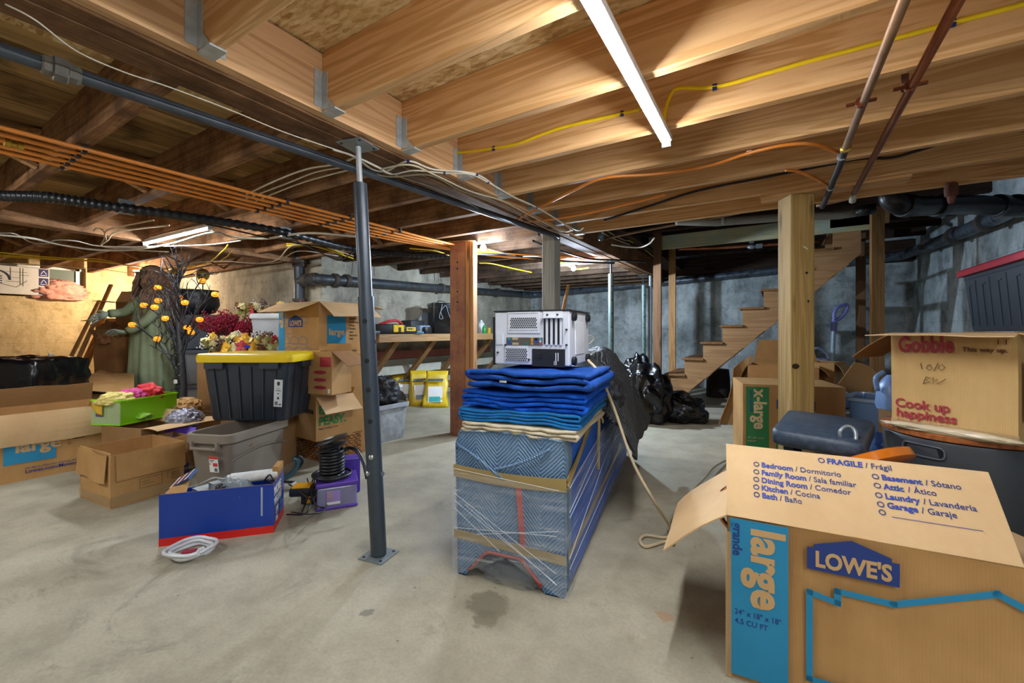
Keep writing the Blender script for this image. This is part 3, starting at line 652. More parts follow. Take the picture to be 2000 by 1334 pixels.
# cast iron mains
Z0 = lambda y: 1.61+(y-3)*.034
o = MB().tube([(-4.85,2.98,.9),(-4.85,2.98,2.1)], .062, 20).build('cast_iron_stack', iron, smooth='auto'); tag(o, 'black cast iron stack pipe standing at the corner of the grey wall', 'pipe')
for z in (1.32,1.37,1.83,1.79): MB().lathe([(.07,-.02),(.082,-.017),(.082,.017),(.07,.02)], (-4.85,2.98,z), 20).build('hub', rusty, o, smooth='auto')
pp = curve_pts([(-4.85,2.98,1.60),(-4.65,2.97,1.60),(-4.52,3.0,1.605),(-4.48,3.12,1.61),(-4.48,4.0,1.64),(-4.48,5.5,1.69),(-4.48,7.6,1.77)],8)
o = MB().tube(pp, .058, 18).build('cast_iron_main', plain('iron_main','#3d444b',.5,.3,.3,6,dirt='#5c554a'), smooth=True); tag(o, 'dark cast iron drain main running along the grey wall above the workbench', 'pipe')
for c, d in (((-4.69,2.97,1.60),(1,0,0)),((-4.56,2.99,1.602),(1,.2,0)),((-4.48,3.2,1.612),(0,1,0)),((-4.48,3.36,1.62),(0,1,0)),((-4.48,5.1,1.675),(0,1,.03)),((-4.48,6.7,1.737),(0,1,.03))):
    MB().lathe([(.062,-.035),(.08,-.03),(.08,.02),(.062,.035)], c, 18, mat=V(d).to_track_quat('Z','Y').to_matrix().to_4x4()).build('hub', rusty, o, smooth='auto')
for y in (3.6,3.75,4.9,5.05,6.4,6.5): MB().tube([(-4.44,y,1.7+(y-3)*.034),(-4.5,y+.03,2.1)], .004, 5).build('hanger_wire', rusty, o)
pp = curve_pts([(-4.48,7.55,1.77),(-4.46,7.85,1.78),(-4.3,8.02,1.79),(-3.4,8.05,1.82),(-1.6,8.05,1.9),(0,8.05,1.98),(1.3,8.03,2.06),(1.5,7.9,2.06),(1.54,7.5,2.05),(1.54,6.2,1.98),(1.53,5.0,1.93),(1.45,4.55,1.90)],8)
o = MB().tube(pp, .062, 18).build('cast_iron_main', plain('grey_main','#56606a',.4,.35,.3,5,dirt='#2c2f33'), smooth=True); tag(o, 'grey-black drain main along the back wall turning along the right wall', 'pipe')
for c, d in (((-3.9,8.05,1.81),(1,0,.04)),((-2.0,8.05,1.88),(1,0,.04)),((.1,8.05,1.985),(1,0,.04)),((1.54,6.9,2.02),(0,1,.03)),((1.54,6.0,1.97),(0,1,.03)),((1.53,5.2,1.935),(0,1,.03))):
    MB().lathe([(.066,-.04),(.084,-.034),(.084,.02),(.066,.04)], c, 18, mat=V(d).to_track_quat('Z','Y').to_matrix().to_4x4()).build('hub', rusty, o, smooth='auto')
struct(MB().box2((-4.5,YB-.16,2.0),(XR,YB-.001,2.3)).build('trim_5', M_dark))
# ---------------- object materials and builders ----------------
def mk_card(name, col, dark, rib='X'):
    t = NT(name); n1 = t.noise(3, detail=5); n2 = t.noise(60, t.vec((1,1,.1)), 3)
    c = t.ramp(n1, [(.3, dark), (.7, col)]); c = t.mix(t.ramp(n2, [(.35,(.22,.22,.22)),(.7,(0,0,0))]), c, dark)
    sx = t.node('SeparateXYZ', i_Vector=t.tc.outputs['Object'])
    ad = t.node('Math', operation='ADD', i_0=sx.outputs[0], i_1=sx.outputs[1]); m = t.node('Math', operation='MULTIPLY', i_0=ad.outputs[0], i_1=900.0)
    s_ = t.node('Math', operation='SINE', i_0=m.outputs[0]); t.bump(t.node('Math', operation='ADD', i_0=s_.outputs[0], i_1=t.noise(6, detail=4)).outputs[0], .12, .003)
    return t.done(c, .75, 0, .2)
M_card = mk_card('cardboard', '#c79d68', '#a97f4d'); M_cardL = mk_card('cardboard_light', '#d9b98c', '#c2a075'); M_cardD = mk_card('cardboard_dull', '#a88357', '#8c6a43'); M_cardIn = mk_card('cardboard_brown', '#9b7046', '#7d5733')
ink_blue = plain('ink_blue','#23409a',.6,var=.03); ink_cyan = plain('ink_cyan','#2187b4',.6,var=.06); ink_card = plain('ink_card','#c9a26e',.7,var=.04); ink_navy = plain('ink_navy','#1f3a80',.6,var=.03)
ink_red = plain('ink_red','#a8323f',.7,var=.06); ink_green = plain('ink_green','#2f7d46',.7,var=.06); ink_black = plain('ink_black','#3a3228',.7); ink_white = plain('ink_white','#e8e8e4',.5,var=.03); ink_brown=plain('ink_brown','#6b3f32',.7)
tape_m = glass('packing_tape','#c8a877',.45,.12)
def carton(name, label, A, B, d, h, z=0, mat=None, flaps=None, th=.004, cat='box', group=None, closed=False, inner=None, tilt=None, wob=.0):
    A, B = V((A[0],A[1],0)), V((B[0],B[1],0)); w_ = (B-A).length; X = (B-A).normalized(); Y = V((-X.y, X.x, 0)); c = (A+B)/2+Y*d/2
    o = thing(name, label, cat, (c.x, c.y, z), math.atan2(X.y, X.x), group); mat = mat or M_card
    m = MB(); m.box2((-w_/2,-d/2,0),(w_/2,-d/2+th,h)); m.box2((-w_/2,d/2-th,0),(w_/2,d/2,h)); m.box2((-w_/2,-d/2+th,0),(-w_/2+th,d/2-th,h)); m.box2((w_/2-th,-d/2+th,0),(w_/2,d/2-th,h)); m.box2((-w_/2+th,-d/2+th,0),(w_/2-th,d/2-th,th))
    if wob:
        bmesh.ops.subdivide_edges(m.b, edges=m.b.edges[:], cuts=7, use_grid_fill=True)
        for v in m.b.verts:
            k = min(1, v.co.z/h)*wob; q = v.co*4+c*3; v.co.x += nz(q)*k; v.co.y += nz(q+V((9,3,1)))*k; v.co.z += nz(q+V((1,7,5)))*k*.4*(v.co.z > .02)
    o['w'] = w_; body = m.build('box_body', mat, o); del o['w']
    if closed: MB().box2((-w_/2,-d/2,h-.001),(w_/2,d/2,h+th)).build('top_flaps', mat, o)
    for side, L, ang, *r in (flaps or []):
        a = R(ang); s_ = r[0] if r else 0; bend = r[1] if len(r) > 1 else 0; fm = r[2] if len(r) > 2 else mat; wb = r[3] if len(r) > 3 else .008
        hinge = {'f': ((-w_/2,-d/2,h),(1,0,0),(0,1,0),w_), 'b': ((w_/2,d/2,h),(-1,0,0),(0,-1,0),w_), 'l': ((-w_/2,d/2,h),(0,-1,0),(1,0,0),d), 'r': ((w_/2,-d/2,h),(0,1,0),(-1,0,0),d)}[side]
        p0, ux, inn, LL = V(hinge[0]), V(hinge[1]), V(hinge[2]), hinge[3]
        mm = MB(); nu, nv = 8, 6
        def fn(u, v, L=L, a=a, s_=s_, bend=bend, wb=wb):
            aa = a+bend*v; dd = inn*math.cos(aa)+V((0,0,1))*math.sin(aa); q = p0+ux*(LL*u+s_*v*(1-2*u))+dd*L*v
            return q+V((nz(q*7+c),nz(q*7+c+V((3,3,3))),nz(q*7-c)))*wb*v
        mm.grid(fn, nu, nv); mm.build('flap', fm, o, solid=th)
    return o, w_, d, h
def uv(o3, x, y, px, py, par=None):       # where a pixel meets a face (origin, x, y) -> face coords
    if par is not None:
        M = Matrix.Translation(par.location) @ Matrix.Rotation(par.rotation_euler.z, 4, 'Z'); o3 = M@V(o3); x = M.to_3x3()@V(x); y = M.to_3x3()@V(y)
    x, y = V(x).normalized(), V(y).normalized(); n = x.cross(y); C0 = V((0,0,1)); r = ray(px); r.z = (HOR-py)/F_PX
    p = C0 + r*((V(o3)-C0).dot(n)/r.dot(n)); q = p-V(o3); return q.dot(x), q.dot(y)
def decal(polys, name, mat, par, M, th=.0004):
    m = MB()
    for pl in polys: m.poly([(x,y,0) for x,y in pl], th, (0,0,1))
    m.xf(M); return m.build(name, mat, par)
def stroke(pts, w_):       # outline polyline -> quads
    out = []
    for a, b in zip(pts, pts[1:]):
        a, b = V((a[0],a[1],0)), V((b[0],b[1],0)); t = (b-a).normalized(); n = V((-t.y,t.x,0))*w_/2; a2, b2 = a-t*w_/2, b+t*w_/2
        out.append([tuple((a2+n).xy), tuple((a2-n).xy), tuple((b2-n).xy), tuple((b2+n).xy)])
    return out
def rect(x0, y0, x1, y1): return [(x0,y0),(x1,y0),(x1,y1),(x0,y1)]
def house(x, y, w_, h): return [(x,y),(x+w_,y),(x+w_,y+h*.62),(x+w_*.92,y+h*.62),(x+w_*.92,y+h*.72),(x+w_*.5,y+h),(x+w_*.08,y+h*.72),(x+w_*.08,y+h*.62),(x,y+h*.62)]
def lowes(par, M, x, y, w_, h):
    decal([house(x,y,w_,h)], 'store_emblem', ink_navy, par, M)
    text_mesh([("LOWE'S", x+w_*.09, y+h*.12, h*.60, 1.6, 0, w_*.82/(h*.60*3.45))], 'emblem_lettering', ink_card, par, M@Matrix.Translation((0,0,.0009)))
DOWN = -PI/2
def tote(name, label, A, B, d, h, z, body_m, lid_m=None, taper=.86, lidh=.045, lid_over=.025, rim=True, ribs=6, cat='storage tote', group=None, rad=.05, open_=False, contents=None):
    A, B = V((A[0],A[1],0)), V((B[0],B[1],0)); w_ = (B-A).length; X = (B-A).normalized(); Y = V((-X.y,X.x,0)); c = (A+B)/2+Y*d/2
    o = thing(name, label, cat, (c.x,c.y,z), math.atan2(X.y,X.x), group)
    def ring(s, zz, grow=0): return rrect(w_*s+grow, d*s+grow, rad*.8, zz)
    th = .006; m = MB()
    rs = [ring(taper*.97,.0), ring(taper,.01), ring(taper+(1-taper)*.9,h-.03), ring(.995,h-.03), ring(1,h-.028), ring(1,h)]
    if open_: rs += [ring(1,h,-2*th-.01), ring(taper+(1-taper)*.9,h-.03,-.01), ring(taper,.015,-.012)]
    m.loft(rs, (True, True)); m.build('tub', body_m, o, smooth='auto')
    if ribs:
        rb = MB()
        for k in range(ribs):
            for sy in (-1, 1):
                x = (-.5+(k+.5)/ribs)*w_*.86
                rb.beam((x*taper, sy*d/2*taper-sy*.001, .015), (x, sy*(d/2*.985)-sy*.001, h-.035), .02, .008, up=(1,0,0))
        for k in range(max(2,ribs//2)):
            for sx in (-1, 1):
                y = (-.5+(k+.5)/max(2,ribs//2))*d*.8
                rb.beam((sx*w_/2*taper-sx*.001, y*taper, .015), (sx*(w_/2*.985), y, h-.035), .02, .008, up=(0,1,0))
        rb.build('stiffening_ribs', body_m, o)
    if lid_m:
        L = MB(); L.loft([rrect(w_+lid_over,d+lid_over,rad,h-.006), rrect(w_+lid_over+.006,d+lid_over+.006,rad,h+.012), rrect(w_+lid_over,d+lid_over,rad,h+lidh-.008), rrect(w_+lid_over-.02,d+lid_over-.02,rad*.9,h+lidh), rrect(w_*.84,d*.8,rad*.7,h+lidh), rrect(w_*.82,d*.78,rad*.7,h+lidh-.012)])
        L.build('lid', lid_m, o, smooth='auto')
    return o, w_, d, h
def wrinkle(c, seed, amp, f=2.2):
    def fn(n):
        q = n*f+V((seed*3.1,seed*1.7,seed)); r1 = 1-abs(noise.noise(q*1.6))*2; r2 = 1-abs(noise.noise(q*3.7+V((5,5,5))))*2
        return 1+noise.noise(q)*.25+amp*(r1*.6+r2*.35)
    return fn
M_bag = plain('black_plastic','#0c0d10',.26,var=.3,bump=.6,spec=.5,scale=5)
def bag(label, c, d, seed, neck=True, mat=None, name='garbage_bag', cat='bag'):
    m = MB(); m.blob((0,0,0), d, 5, wrinkle(None, seed, .085, 2.8))
    for v in m.b.verts:
        if v.co.z < -d[2]*.62: v.co.z = -d[2]*.62+ (v.co.z+d[2]*.62)*.06
    zmin = min(v.co.z for v in m.b.verts)
    for v in m.b.verts: v.co.z -= zmin
    if neck:
        zt_ = max(v.co.z for v in m.b.verts); 
        for v in m.b.verts:
            r_ = math.hypot(v.co.x/d[0], v.co.y/d[1])
            if v.co.z > zt_*.8 and r_ < .22: v.co.z += (.22-r_)*d[2]*.8*(1+.5*nz(v.co*30))
    o = m.build(name, mat or M_bag, smooth=True); o.location = c; return tag(o, label, cat)
def cloth(label, name, c, d, seed, mat, cat='clothes', amp=.22, rot=None, par=None, f=2.6):
    m = MB(); m.blob((0,0,0), d, 5, wrinkle(None, seed, amp, f), rot)
    for v in m.b.verts:
        if v.co.z < -d[2]*.5: v.co.z = -d[2]*.5+(v.co.z+d[2]*.5)*.08
    o = m.build(name, mat, par, smooth=True); o.location = c
    return tag(o, label, cat) if label else o

# ================= foreground moving box =================
A, B = V((-.121,1.384,0)), V((.479,1.431,0))
o, W_, D_, H_ = carton('moving_box', 'large open cardboard moving box in the right foreground with blue strip and store emblem', A, B, .457, .463, flaps=[('f',.235,46,-.004,.0,M_cardL,.0006),('l',.235,214,.02,.12,M_cardL),('b',.22,232,0,0,M_cardL),('r',.22,205,0,0,M_cardL)], wob=.010)
FM = frame((-W_/2,-D_/2-.009,0),(1,0,0),(0,0,1)); fo, fx, fy = (-W_/2,-D_/2-.009,0),(1,0,0),(0,0,1)
def f_(px, py): return uv(fo, fx, fy, px, py, o)
decal([rect(.008,.015,.150,.462)], 'printed_strip', ink_cyan, o, FM)
text_mesh([('large', .064, .445, .112, 1.5, DOWN, 1.03)], 'size_lettering', ink_card, o, FM@Matrix.Translation((0,0,.0009)))
text_mesh([('grande', .016, .45, .034, .9, DOWN, 1.0), ('24" x 18" x 18"', .020, .190, .021, .4, 0, .88), ('4.5 CU FT', .020, .164, .021, .4, 0, .92)], 'small_lettering', ink_navy, o, FM@Matrix.Translation((0,0,.0009)))
a_ = f_(1576,1107); b_ = f_(1757,1146)
x0, y0 = a_[0], min(a_[1],b_[1])-.002; lowes(o, FM, x0, y0, b_[0]-x0, .095)
pts = [f_(1250+cx/2.667, 860+cy/2.667) for cx, cy in ((1120,1262),(882,1215),(882,812),(1028,855),(1028,785),(1320,862),(1860,800))]
pts = pts[1:]; xl = pts[0][0]; pe = pts[-1]
decal(stroke([(W_-.005,.068),(xl,.068),(xl,pts[1][1]+.012),(pts[2][0],pts[1][1]-.0),(pts[2][0],pts[3][1]),(pts[4][0],pts[4][1]+.004),pe,(W_-.005,pe[1]-.02)], .015), 'house_outline', ink_cyan, o, FM)
a = R(46); fyv = (0, math.cos(a), math.sin(a)); fo2 = (-W_/2,-D_/2,H_); FF = frame((fo2[0],fo2[1]-.0012,fo2[2]+.0012), (1,0,0), fyv)
def g_(px, py): return uv(fo2, (1,0,0), fyv, px, py, o)
it, it2 = [], []; 
def row(px, py, en, es, sz):
    x, y = g_(px, py); it.append((en, x, y, sz, 1.3, 0, .95)); n = text_w(en, sz, 1.3, .95); it2.append(('/ '+es, x+n+.007, y, sz, .1, 0, .92))
    ring_.append((x-.013, y+sz*.33, sz*.30))
ring_ = []
for (px,py),(e_,s_) in zip(((1487,913),(1487,928),(1487,943),(1487,958),(1488,973)),(('Bedroom','Dormitorio'),('Family Room','Sala familiar'),('Dining Room','Comedor'),('Kitchen','Cocina'),('Bath','Baño'))): row(px,py,e_,s_,.0225)
for (px,py),(e_,s_) in zip(((1722,938),(1726,956),(1729,975),(1733,993)),(('Basement','Sótano'),('Attic','Ático'),('Laundry','Lavandería'),('Garage','Garaje'))): row(px,py,e_,s_,.0225)
row(1615,906,'FRAGILE','Frágil',.0235)
x, y = g_(1737,1008); ring_.append((x-.014,y+.006,.0065)); 
text_mesh(it, 'room_checklist', ink_blue, o, FF); text_mesh(it2, 'room_checklist_spanish', ink_navy, o, FF)
m = MB()
for x, y, r_ in ring_: m.tube([(x+r_*math.cos(2*PI*k/14), y+r_*math.sin(2*PI*k/14), .0004) for k in range(14)], .0011, 4, closed=True)
x, y = g_(1737,1010); m.box((x+.09,y,.0003),(.17,.0012,.0006)); m.xf(FF); m.build('check_circles', ink_blue, o)
MB().box2((-W_/2-.0035,-D_/2-.012,.0),(-W_/2+.012,-D_/2-.0095,.42)).build('corner_tape', tape_m, o)
# things inside: copper pot rim
tag(MB().tube([(-.085+.085*math.cos(2*PI*k/28), 1.62, .40+.085*math.sin(2*PI*k/28)) for k in range(28)], .008, 8, closed=True).build('copper_ring', plain('copper_shiny','#b97a55',.25,.85), smooth=True), 'shiny copper pan rim sticking up inside the foreground moving box', 'pan')

# ================= wrapped sofa =================
F0 = V((-1.117,1.37,0)); ang = math.atan2(.08,.448)
def mk_quilt(name, col, dark, sc=1.0, stitch=None, strength=.8):
    t = NT(name); sx = t.node('SeparateXYZ', i_Vector=t.tc.outputs['Object'])
    def M_(op, a, b=0.0): return t.node('Math', operation=op, i_0=a, i_1=b).outputs[0]
    u = M_('ADD', sx.outputs[0], sx.outputs[1]); tri = M_('ABSOLUTE', M_('SUBTRACT', M_('FRACT', M_('MULTIPLY', u, 5.5*sc)), .5)); v = M_('ADD', sx.outputs[2], M_('MULTIPLY', tri, .2/sc))
    v = M_('ADD', v, M_('MULTIPLY', t.noise(5, detail=3), .04))
    sn = M_('SINE', M_('MULTIPLY', v, 190.0*sc)); h = M_('ABSOLUTE', sn)
    c = t.mix(t.ramp(h, [(0,(.85,.85,.85)),(.35,(0,0,0))] if strength < .75 or stitch is None else [(0,(1,1,1)),(.22,(0,0,0))]), t.ramp(t.noise(5, detail=5), [(.35,dark),(.65,col)]), stitch or tuple(x*.6 for x in srgb(dark)))
    t.bump(M_('ADD', h, M_('MULTIPLY', t.noise(12, detail=5), 1.6)), strength, .006); return t.done(c, .62, 0, .35)
M_qgray = mk_quilt('grey_blue_quilt', '#7d9cbd', '#6285ab'); M_qblue = mk_quilt('bright_blue_quilt', '#1a66de', '#124fbb', 1.6, '#5f9cf0', .5); M_qblack = mk_quilt('black_quilt', '#303338', '#202226', .55, '#a5a8ad', .8)
M_felt = plain('blue_felt', '#1757c4', .9, var=.25, scale=14, bump=.8, spec=.15); M_feltD = plain('dark_blue_felt', '#204c9c', .9, var=.3, scale=18, bump=.8, spec=.15); M_teal = plain('teal_blue_cloth','#2272b4',.85,var=.2,scale=14,bump=.6,spec=.2)
M_beige = plain('canvas_cloth','#cfc3a9',.85,var=.1,bump=.5,spec=.15); tan_tape = plain('tan_tape','#a08a58',.35,var=.1); red_strip = plain('red_binding','#b23a33',.6,var=.1)
so = thing('wrapped_sofa', 'sofa on end of the middle aisle wrapped in grey-blue quilt, blue blanket and stretch film', 'sofa', F0, ang)
SW, SL, SH = .455, 2.0, .595
def prof_(x): return 0 if x < .05 or x > SW-.085 else min(.115, .02+ 1.1*min(x-.05, SW-.085-x))
def side_prof(x, flare=0): return x
m = MB(); nx = 16
def cover_pt(s, y):     # s runs around the front outline: bottom arch + sides + top, closed
    return s
outline = [(x, prof_(x)) for x in [SW*k/24 for k in range(25)]]
def fr(x, z): return x + (.006-.02*(1-z/SH))*0
outer = outline + [(SW+.004, .15), (SW+.005, .35), (SW+.008, .54), (SW-.006, SH-.004), (SW*.75, SH+.004), (SW*.5, SH+.006), (SW*.25, SH+.004), (.006, SH-.004), (-.012, .54), (-.008, .35), (-.003,.15)]
def ringy(y, sc=1.0, inset=0):
    cx, cz = SW/2, SH/2; return [V((cx+(x-cx)*(1-inset), y, (cz+(z-cz)*(1-inset) if z > .001 else 0.0)+nz(V((x*6,y*5,z*6)))*.006*(z > .02))) for x, z in outer]
m.loft([ringy(.006,inset=.03), ringy(.0,inset=.012), ringy(.010), ringy(.05), ringy(.085), ringy(.09,inset=.03)]); m.build('quilted_cover', M_qgray, so, smooth='auto')
# folded V of quilt on front: raised seams
sm = MB(); sm.tube(curve_pts([(.0,-.004,.535),(.08,-.010,.50),(.17,-.012,.445),(.215,-.008,.415)],6), .006, 6); sm.tube(curve_pts([(.40,-.004,.555),(.33,-.011,.515),(.24,-.012,.475),(.165,-.008,.452)],6), .006, 6)
sm.build('fold_seam', M_qgray, so, smooth=True)
m = MB()
def ring2(y, g=0): return [V((max(.0,min(SW,x))+(g if x > .2 else -g), y, (z if z > .001 else .02)+nz(V((x*4,y*6,z*4)))*.01*(z > .05))) for x, z in outer]
m.loft([ring2(.08), ring2(.095,.004), ring2(.6,.006), ring2(1.0,.004), ring2(1.5,.004), ring2(1.95,.0), ring2(1.99,-.01)]); m.build('blue_blanket_cover', M_qblue, so, smooth='auto')
def band(z0, z1, name, mat, sl=0, y1=.9, g=.008):
    mm = MB(); 
    mm.poly([(-.008,-.006-g*.3,z0),(SW+.008,-.006-g*.3,z0-sl),(SW+.008,-.006-g*.3,z1-sl),(-.008,-.006-g*.3,z1)], .002, (0,-1,0))
    mm.poly([(SW+g,-.006,z0-sl),(SW+g,y1,z0-sl*.2),(SW+g,y1,z1-sl*.2),(SW+g,-.006,z1-sl)], .002, (1,0,0)); return mm.build(name, mat, so)
mm = MB(); mm.grid(lambda u,v: V((-.010+u*(SW+.02), -.012, .405+v*.05-.012*math.sin(u*3))), 10, 2)
def gath(u, v): 
    k = 1-u; return V((SW+.012+.004*math.sin(v*20), -.01+u*.62, (.405+v*.05-.0) + u*.185 + (v-.5)*(-.035)*u + .004*math.sin(v*25+u*8)))
mm.grid(gath, 14, 8); mm.build('tan_tape', tan_tape, so, solid=.0015)
MB().grid(lambda u,v: V((-.008+u*(SW+.016), -.0125, .155+v*.035-.025*u)), 8, 2).build('tan_tape', tan_tape, so, solid=.0015)
mm = MB(); mm.grid(lambda u,v: V((SW+.010, .02+u*1.5, .13+v*.03+.05*u)), 8, 2); mm.build('tan_tape', tan_tape, so, solid=.0015)
mm = MB(); mm.tube(curve_pts([(SW+.012,.62,.30),(SW+.014,.62,.45),(SW+.012,.62,.57),(SW-.03,.62,.615),(SW-.2,.60,.612)],6), .009, 6); mm.tube(curve_pts([(SW+.02,.62,.58),(SW+.03,.64,.55),(SW+.028,.66,.53)],4),.007,6); mm.build('knotted_tape', plain('tan_tape_light','#bfa672',.35), so, smooth=True)
mm = MB(); mm.grid(lambda u,v: V((.262+u*.022+.022*(1-v), -.0118, .15+v*.262)), 2, 8); mm.build('red_binding', red_strip, so, solid=.0016)
mm = MB(); mm.tube([(x, -.004, prof_(x)+.002) for x in [.055+(SW-.145)*k/20 for k in range(21)]], .006, 6); mm.build('red_hem', red_strip, so, smooth=True)
def mk_film():
    t = NT('stretch_film'); v = t.vec((2,2,30),(0.25,.5,0)); n1 = t.noise(1.5, v, 6, .7, .3); v2 = t.vec((2,2,34),(-.3,-.55,0)); n2 = t.noise(1.7, v2, 6, .7)
    mxx = t.node('Math', operation='MAXIMUM', i_0=n1, i_1=n2)
    al = t.ramp(mxx.outputs[0], [(.5,(.06,.06,.06)),(.62,(.16,.16,.16)),(.72,(.55,.55,.55))]); t.bump(n1, .6, .01); return t.done('#dfe6ec', .16, 0, .8, al)
M_film = mk_film()
m = MB()
def film_ring(y, g=.008): return [V((x+(g if x > SW/2 else -g), y, min(z, .46+ (.06 if y > .02 else 0)))) for x, z in outer if z < .52 or True]
film = MB(); 
film.grid(lambda u,v: V((-.012+u*(SW+.026), -.020-.004*math.sin(u*PI), .12*(1-abs(2*u-1))+v*(.43-.12*(1-abs(2*u-1))-.02*u))), 12, 8)
film.grid(lambda u,v: V((SW+.018+.004*math.sin(v*9), -.018+u*1.9, .03+v*(.40+.12*u))), 16, 8)
film.grid(lambda u,v: V((-.014, -.018+u*1.9, .03+v*.42)), 8, 4)
film.build('stretch_film', M_film, so, solid=.0008)
mm = MB()
for p, q in (((0,.34),(.43,.10)),((0,.31),(.42,.07)),((0,.28),(.20,.14)),((.05,.30),(.43,.06)),((0,.20),(.43,.24)),((.1,.19),(.44,.26)),((.0,.44),(.44,.41))):
    mm.tube([(p[0],-.024,p[1]),(q[0],-.024,q[1])], .0012, 4)
for z1,z2 in ((.42,.52),(.33,.50),(.31,.42),(.16,.38),(.12,.16)): mm.tube([(SW+.022,-.01,z1),(SW+.022,1.1,z2)], .0012, 4)
mm.build('film_ridges', glass('film_ridge','#eef2f6',.5,.15), so)
mm = MB(); mm.blob((.24,.02,.04),(.11,.03,.045),4,wrinkle(None,3,.45,4)); mm.build('crumpled_film', glass('film_lump','#9aa2aa',.25,.12), so, smooth=True)
def SO(x, y, z=0): return so.matrix_basis @ V((x,y,z)) if False else (Matrix.Translation(F0)@Matrix.Rotation(ang,4,'Z'))@V((x,y,z))
# folded blankets
def folded(label, x0, x1, y0, y1, z0, n, th, mat, seed, cat='blanket', rag=.006, group='folded blankets on the wrapped sofa', lip=0):
    g = MB(); pts = []; dz = th*1.18; xr = x1; 
    for k in range(n):
        z = z0+th*.5+dz*k; L = [x0+.012*rnd.random(), x1-dz/2]; rg = range(0, 15)
        xs = [L[0]+(L[1]-L[0])*i/14 for i in rg]
        if k % 2: xs = xs[::-1]
        pts += [(x, z) for x in xs]
        if k < n-1:
            right = (k % 2 == 0); cx = L[1] if right else x0+.01
            for i in range(1, 5): a = -PI/2+PI*i/5; pts.append((cx+(math.cos(a)*dz/2)*(1 if right else -1), z+dz/2+math.sin(a)*dz/2))
    N = len(pts)-1
    def fn(u, v):
        x, z = pts[min(N, int(round(u*N)))]; y = y0+(y1-y0)*v; q = V((x*5, y*4+seed*3, z*3)); ed = rag*nz(V((x*26,seed,z*40)))*(1 if v < .05 else .2)
        return V((x+nz(q+V((4,4,4)))*.012, y+ed, z+nz(V((x*7,y*5,seed+z*14)))*.011+nz(V((x*17,y*5,seed+z*30)))*.004+lip*math.exp(-v/.09)*(.6+.6*nz(V((x*5,7,1))))))
    g.grid(fn, N, 10); ob = g.build('folded_blanket', mat, None, smooth=True, solid=th*.82); ob.location = F0; ob.rotation_euler.z = ang
    return tag(ob, label, cat, group)
folded('cream canvas cloth folded flat at the bottom of the blanket pile', .01, .50, .005, .62, SH-.004, 3, .011, M_beige, 1, 'cloth', .03, None)
folded('teal-blue folded blanket just above the cream canvas cloth', -.005, .515, .02, .60, SH+.037, 4, .011, M_teal, 2)
folded('blue folded moving blanket second from the top of the pile', .005, .525, .03, .62, SH+.090, 4, .0155, M_felt, 3, rag=.02)
folded('topmost thick blue moving blanket with frayed edge under the white computer', .045, .54, .01, .60, SH+.165, 3, .020, M_feltD, 4, rag=.022, lip=.028)
tag(MB().box(SO(.20,.012,SH+.205),(.03,.003,.008),rz=ang).build('white_label', ink_white), 'small white sewn label hanging from the blanket pile front', 'label')
# ---- white computer case ----
wm = plain('white_paint_metal','#cfd3da',.38,.0,.03,4,spec=.5); blk = plain('black_plastic_matte','#17181b',.45,var=.1); pcz = SH+.165+.020*3*1.18+.008
PA = V((-1.150,1.69,0)); PB = V((-.79,1.742,0)); pang = math.atan2(PB.y-PA.y, PB.x-PA.x)
pc = thing('computer_case', 'white desktop computer case lying on its side on the blue blankets, back panel facing out', 'computer', (PA.x,PA.y,pcz), pang)
cw, ch, cdp = .372, 1.098-pcz, .37
MB().box2((0,.004,.004),(cw,cdp,ch-.006),bev=.006).build('case_body', wm, pc)
MB().box2((-.004,0,ch-.006),(cw+.006,cdp+.004,ch)).box2((-.008,.0,.0),(-.0005,cdp,ch-.03)).build('side_panel', plain('dark_glass_panel','#23262b',.2), pc)
fz = lambda v: (1-v)*ch      # v downwards 0..1
bp = MB(); bp.box2((.07,-.001,fz(.42)),(.235,.0035,fz(.03)),bev=.003); bp.box2((.055,-.001,fz(.93)),(.175,.0035,fz(.64)),bev=.003); bp.box2((.01,-.0015,fz(.62)),(.045,.004,fz(.42))); bp.build('raised_panel', wm, pc)
hm = MB()
def holes(x0, x1, z0, z1, r, st, yy=-.002):
    k = 0; z = z0
    while z < z1:
        x = x0+(st/2 if k % 2 else 0)
        while x < x1:
            hm.lathe([(r,0),(r,.0012)], (x,yy,z), 6, mat=Matrix.Rotation(PI/2,4,'X')); x += st
        z += st*.87; k += 1
holes(.088,.218,fz(.31),fz(.12),.0036,.0098); holes(.065,.168,fz(.90),fz(.68),.0036,.0098)
for r0 in (.055,.36):
    for k in range(16): hm.lathe([(.002,0),(.002,.0012)], (.082+k*.0092,-.002,fz(r0)), 6, mat=Matrix.Rotation(PI/2,4,'X'))
hm.build('vent_holes', plain('hole_dark','',.8), pc)['kind'] = 'stuff'
io = MB().box2((.065,-.002,fz(.625)),(.245,.003,fz(.49))).build('port_plate', plain('io_plate','#77736e',.35,.7), pc)
port_cols = [('#1f9a8c',.078,.52,.006),('#1b4f9c',.078,.55,.006),('#b9a37a',.11,.515,.014),('#b9a37a',.112,.605,.016),('#1b4f9c',.08,.6,.008),('#1f7a6c',.168,.60,.007),('#c98a2c',.195,.51,.005),('#c98a2c',.195,.55,.005),('#c98a2c',.195,.6,.006),('#1b4f9c',.215,.56,.008),('#16181b',.215,.52,.007),('#3fa7c9',.236,.51,.004),('#d8d8d8',.236,.555,.004),('#c44a6a',.236,.6,.004)]
for i, (cc, x, v, r_) in enumerate(port_cols):
    MB().box2((x-r_,-.004,fz(v)-.005),(x+r_,-.001,fz(v)+.005)).build('port', plain('port_'+cc[1:], cc, .4, .1), io)
sl = MB().box2((.252,-.0012,fz(.60)),(.34,.003,fz(.16))).build('expansion_slots', blk, pc)
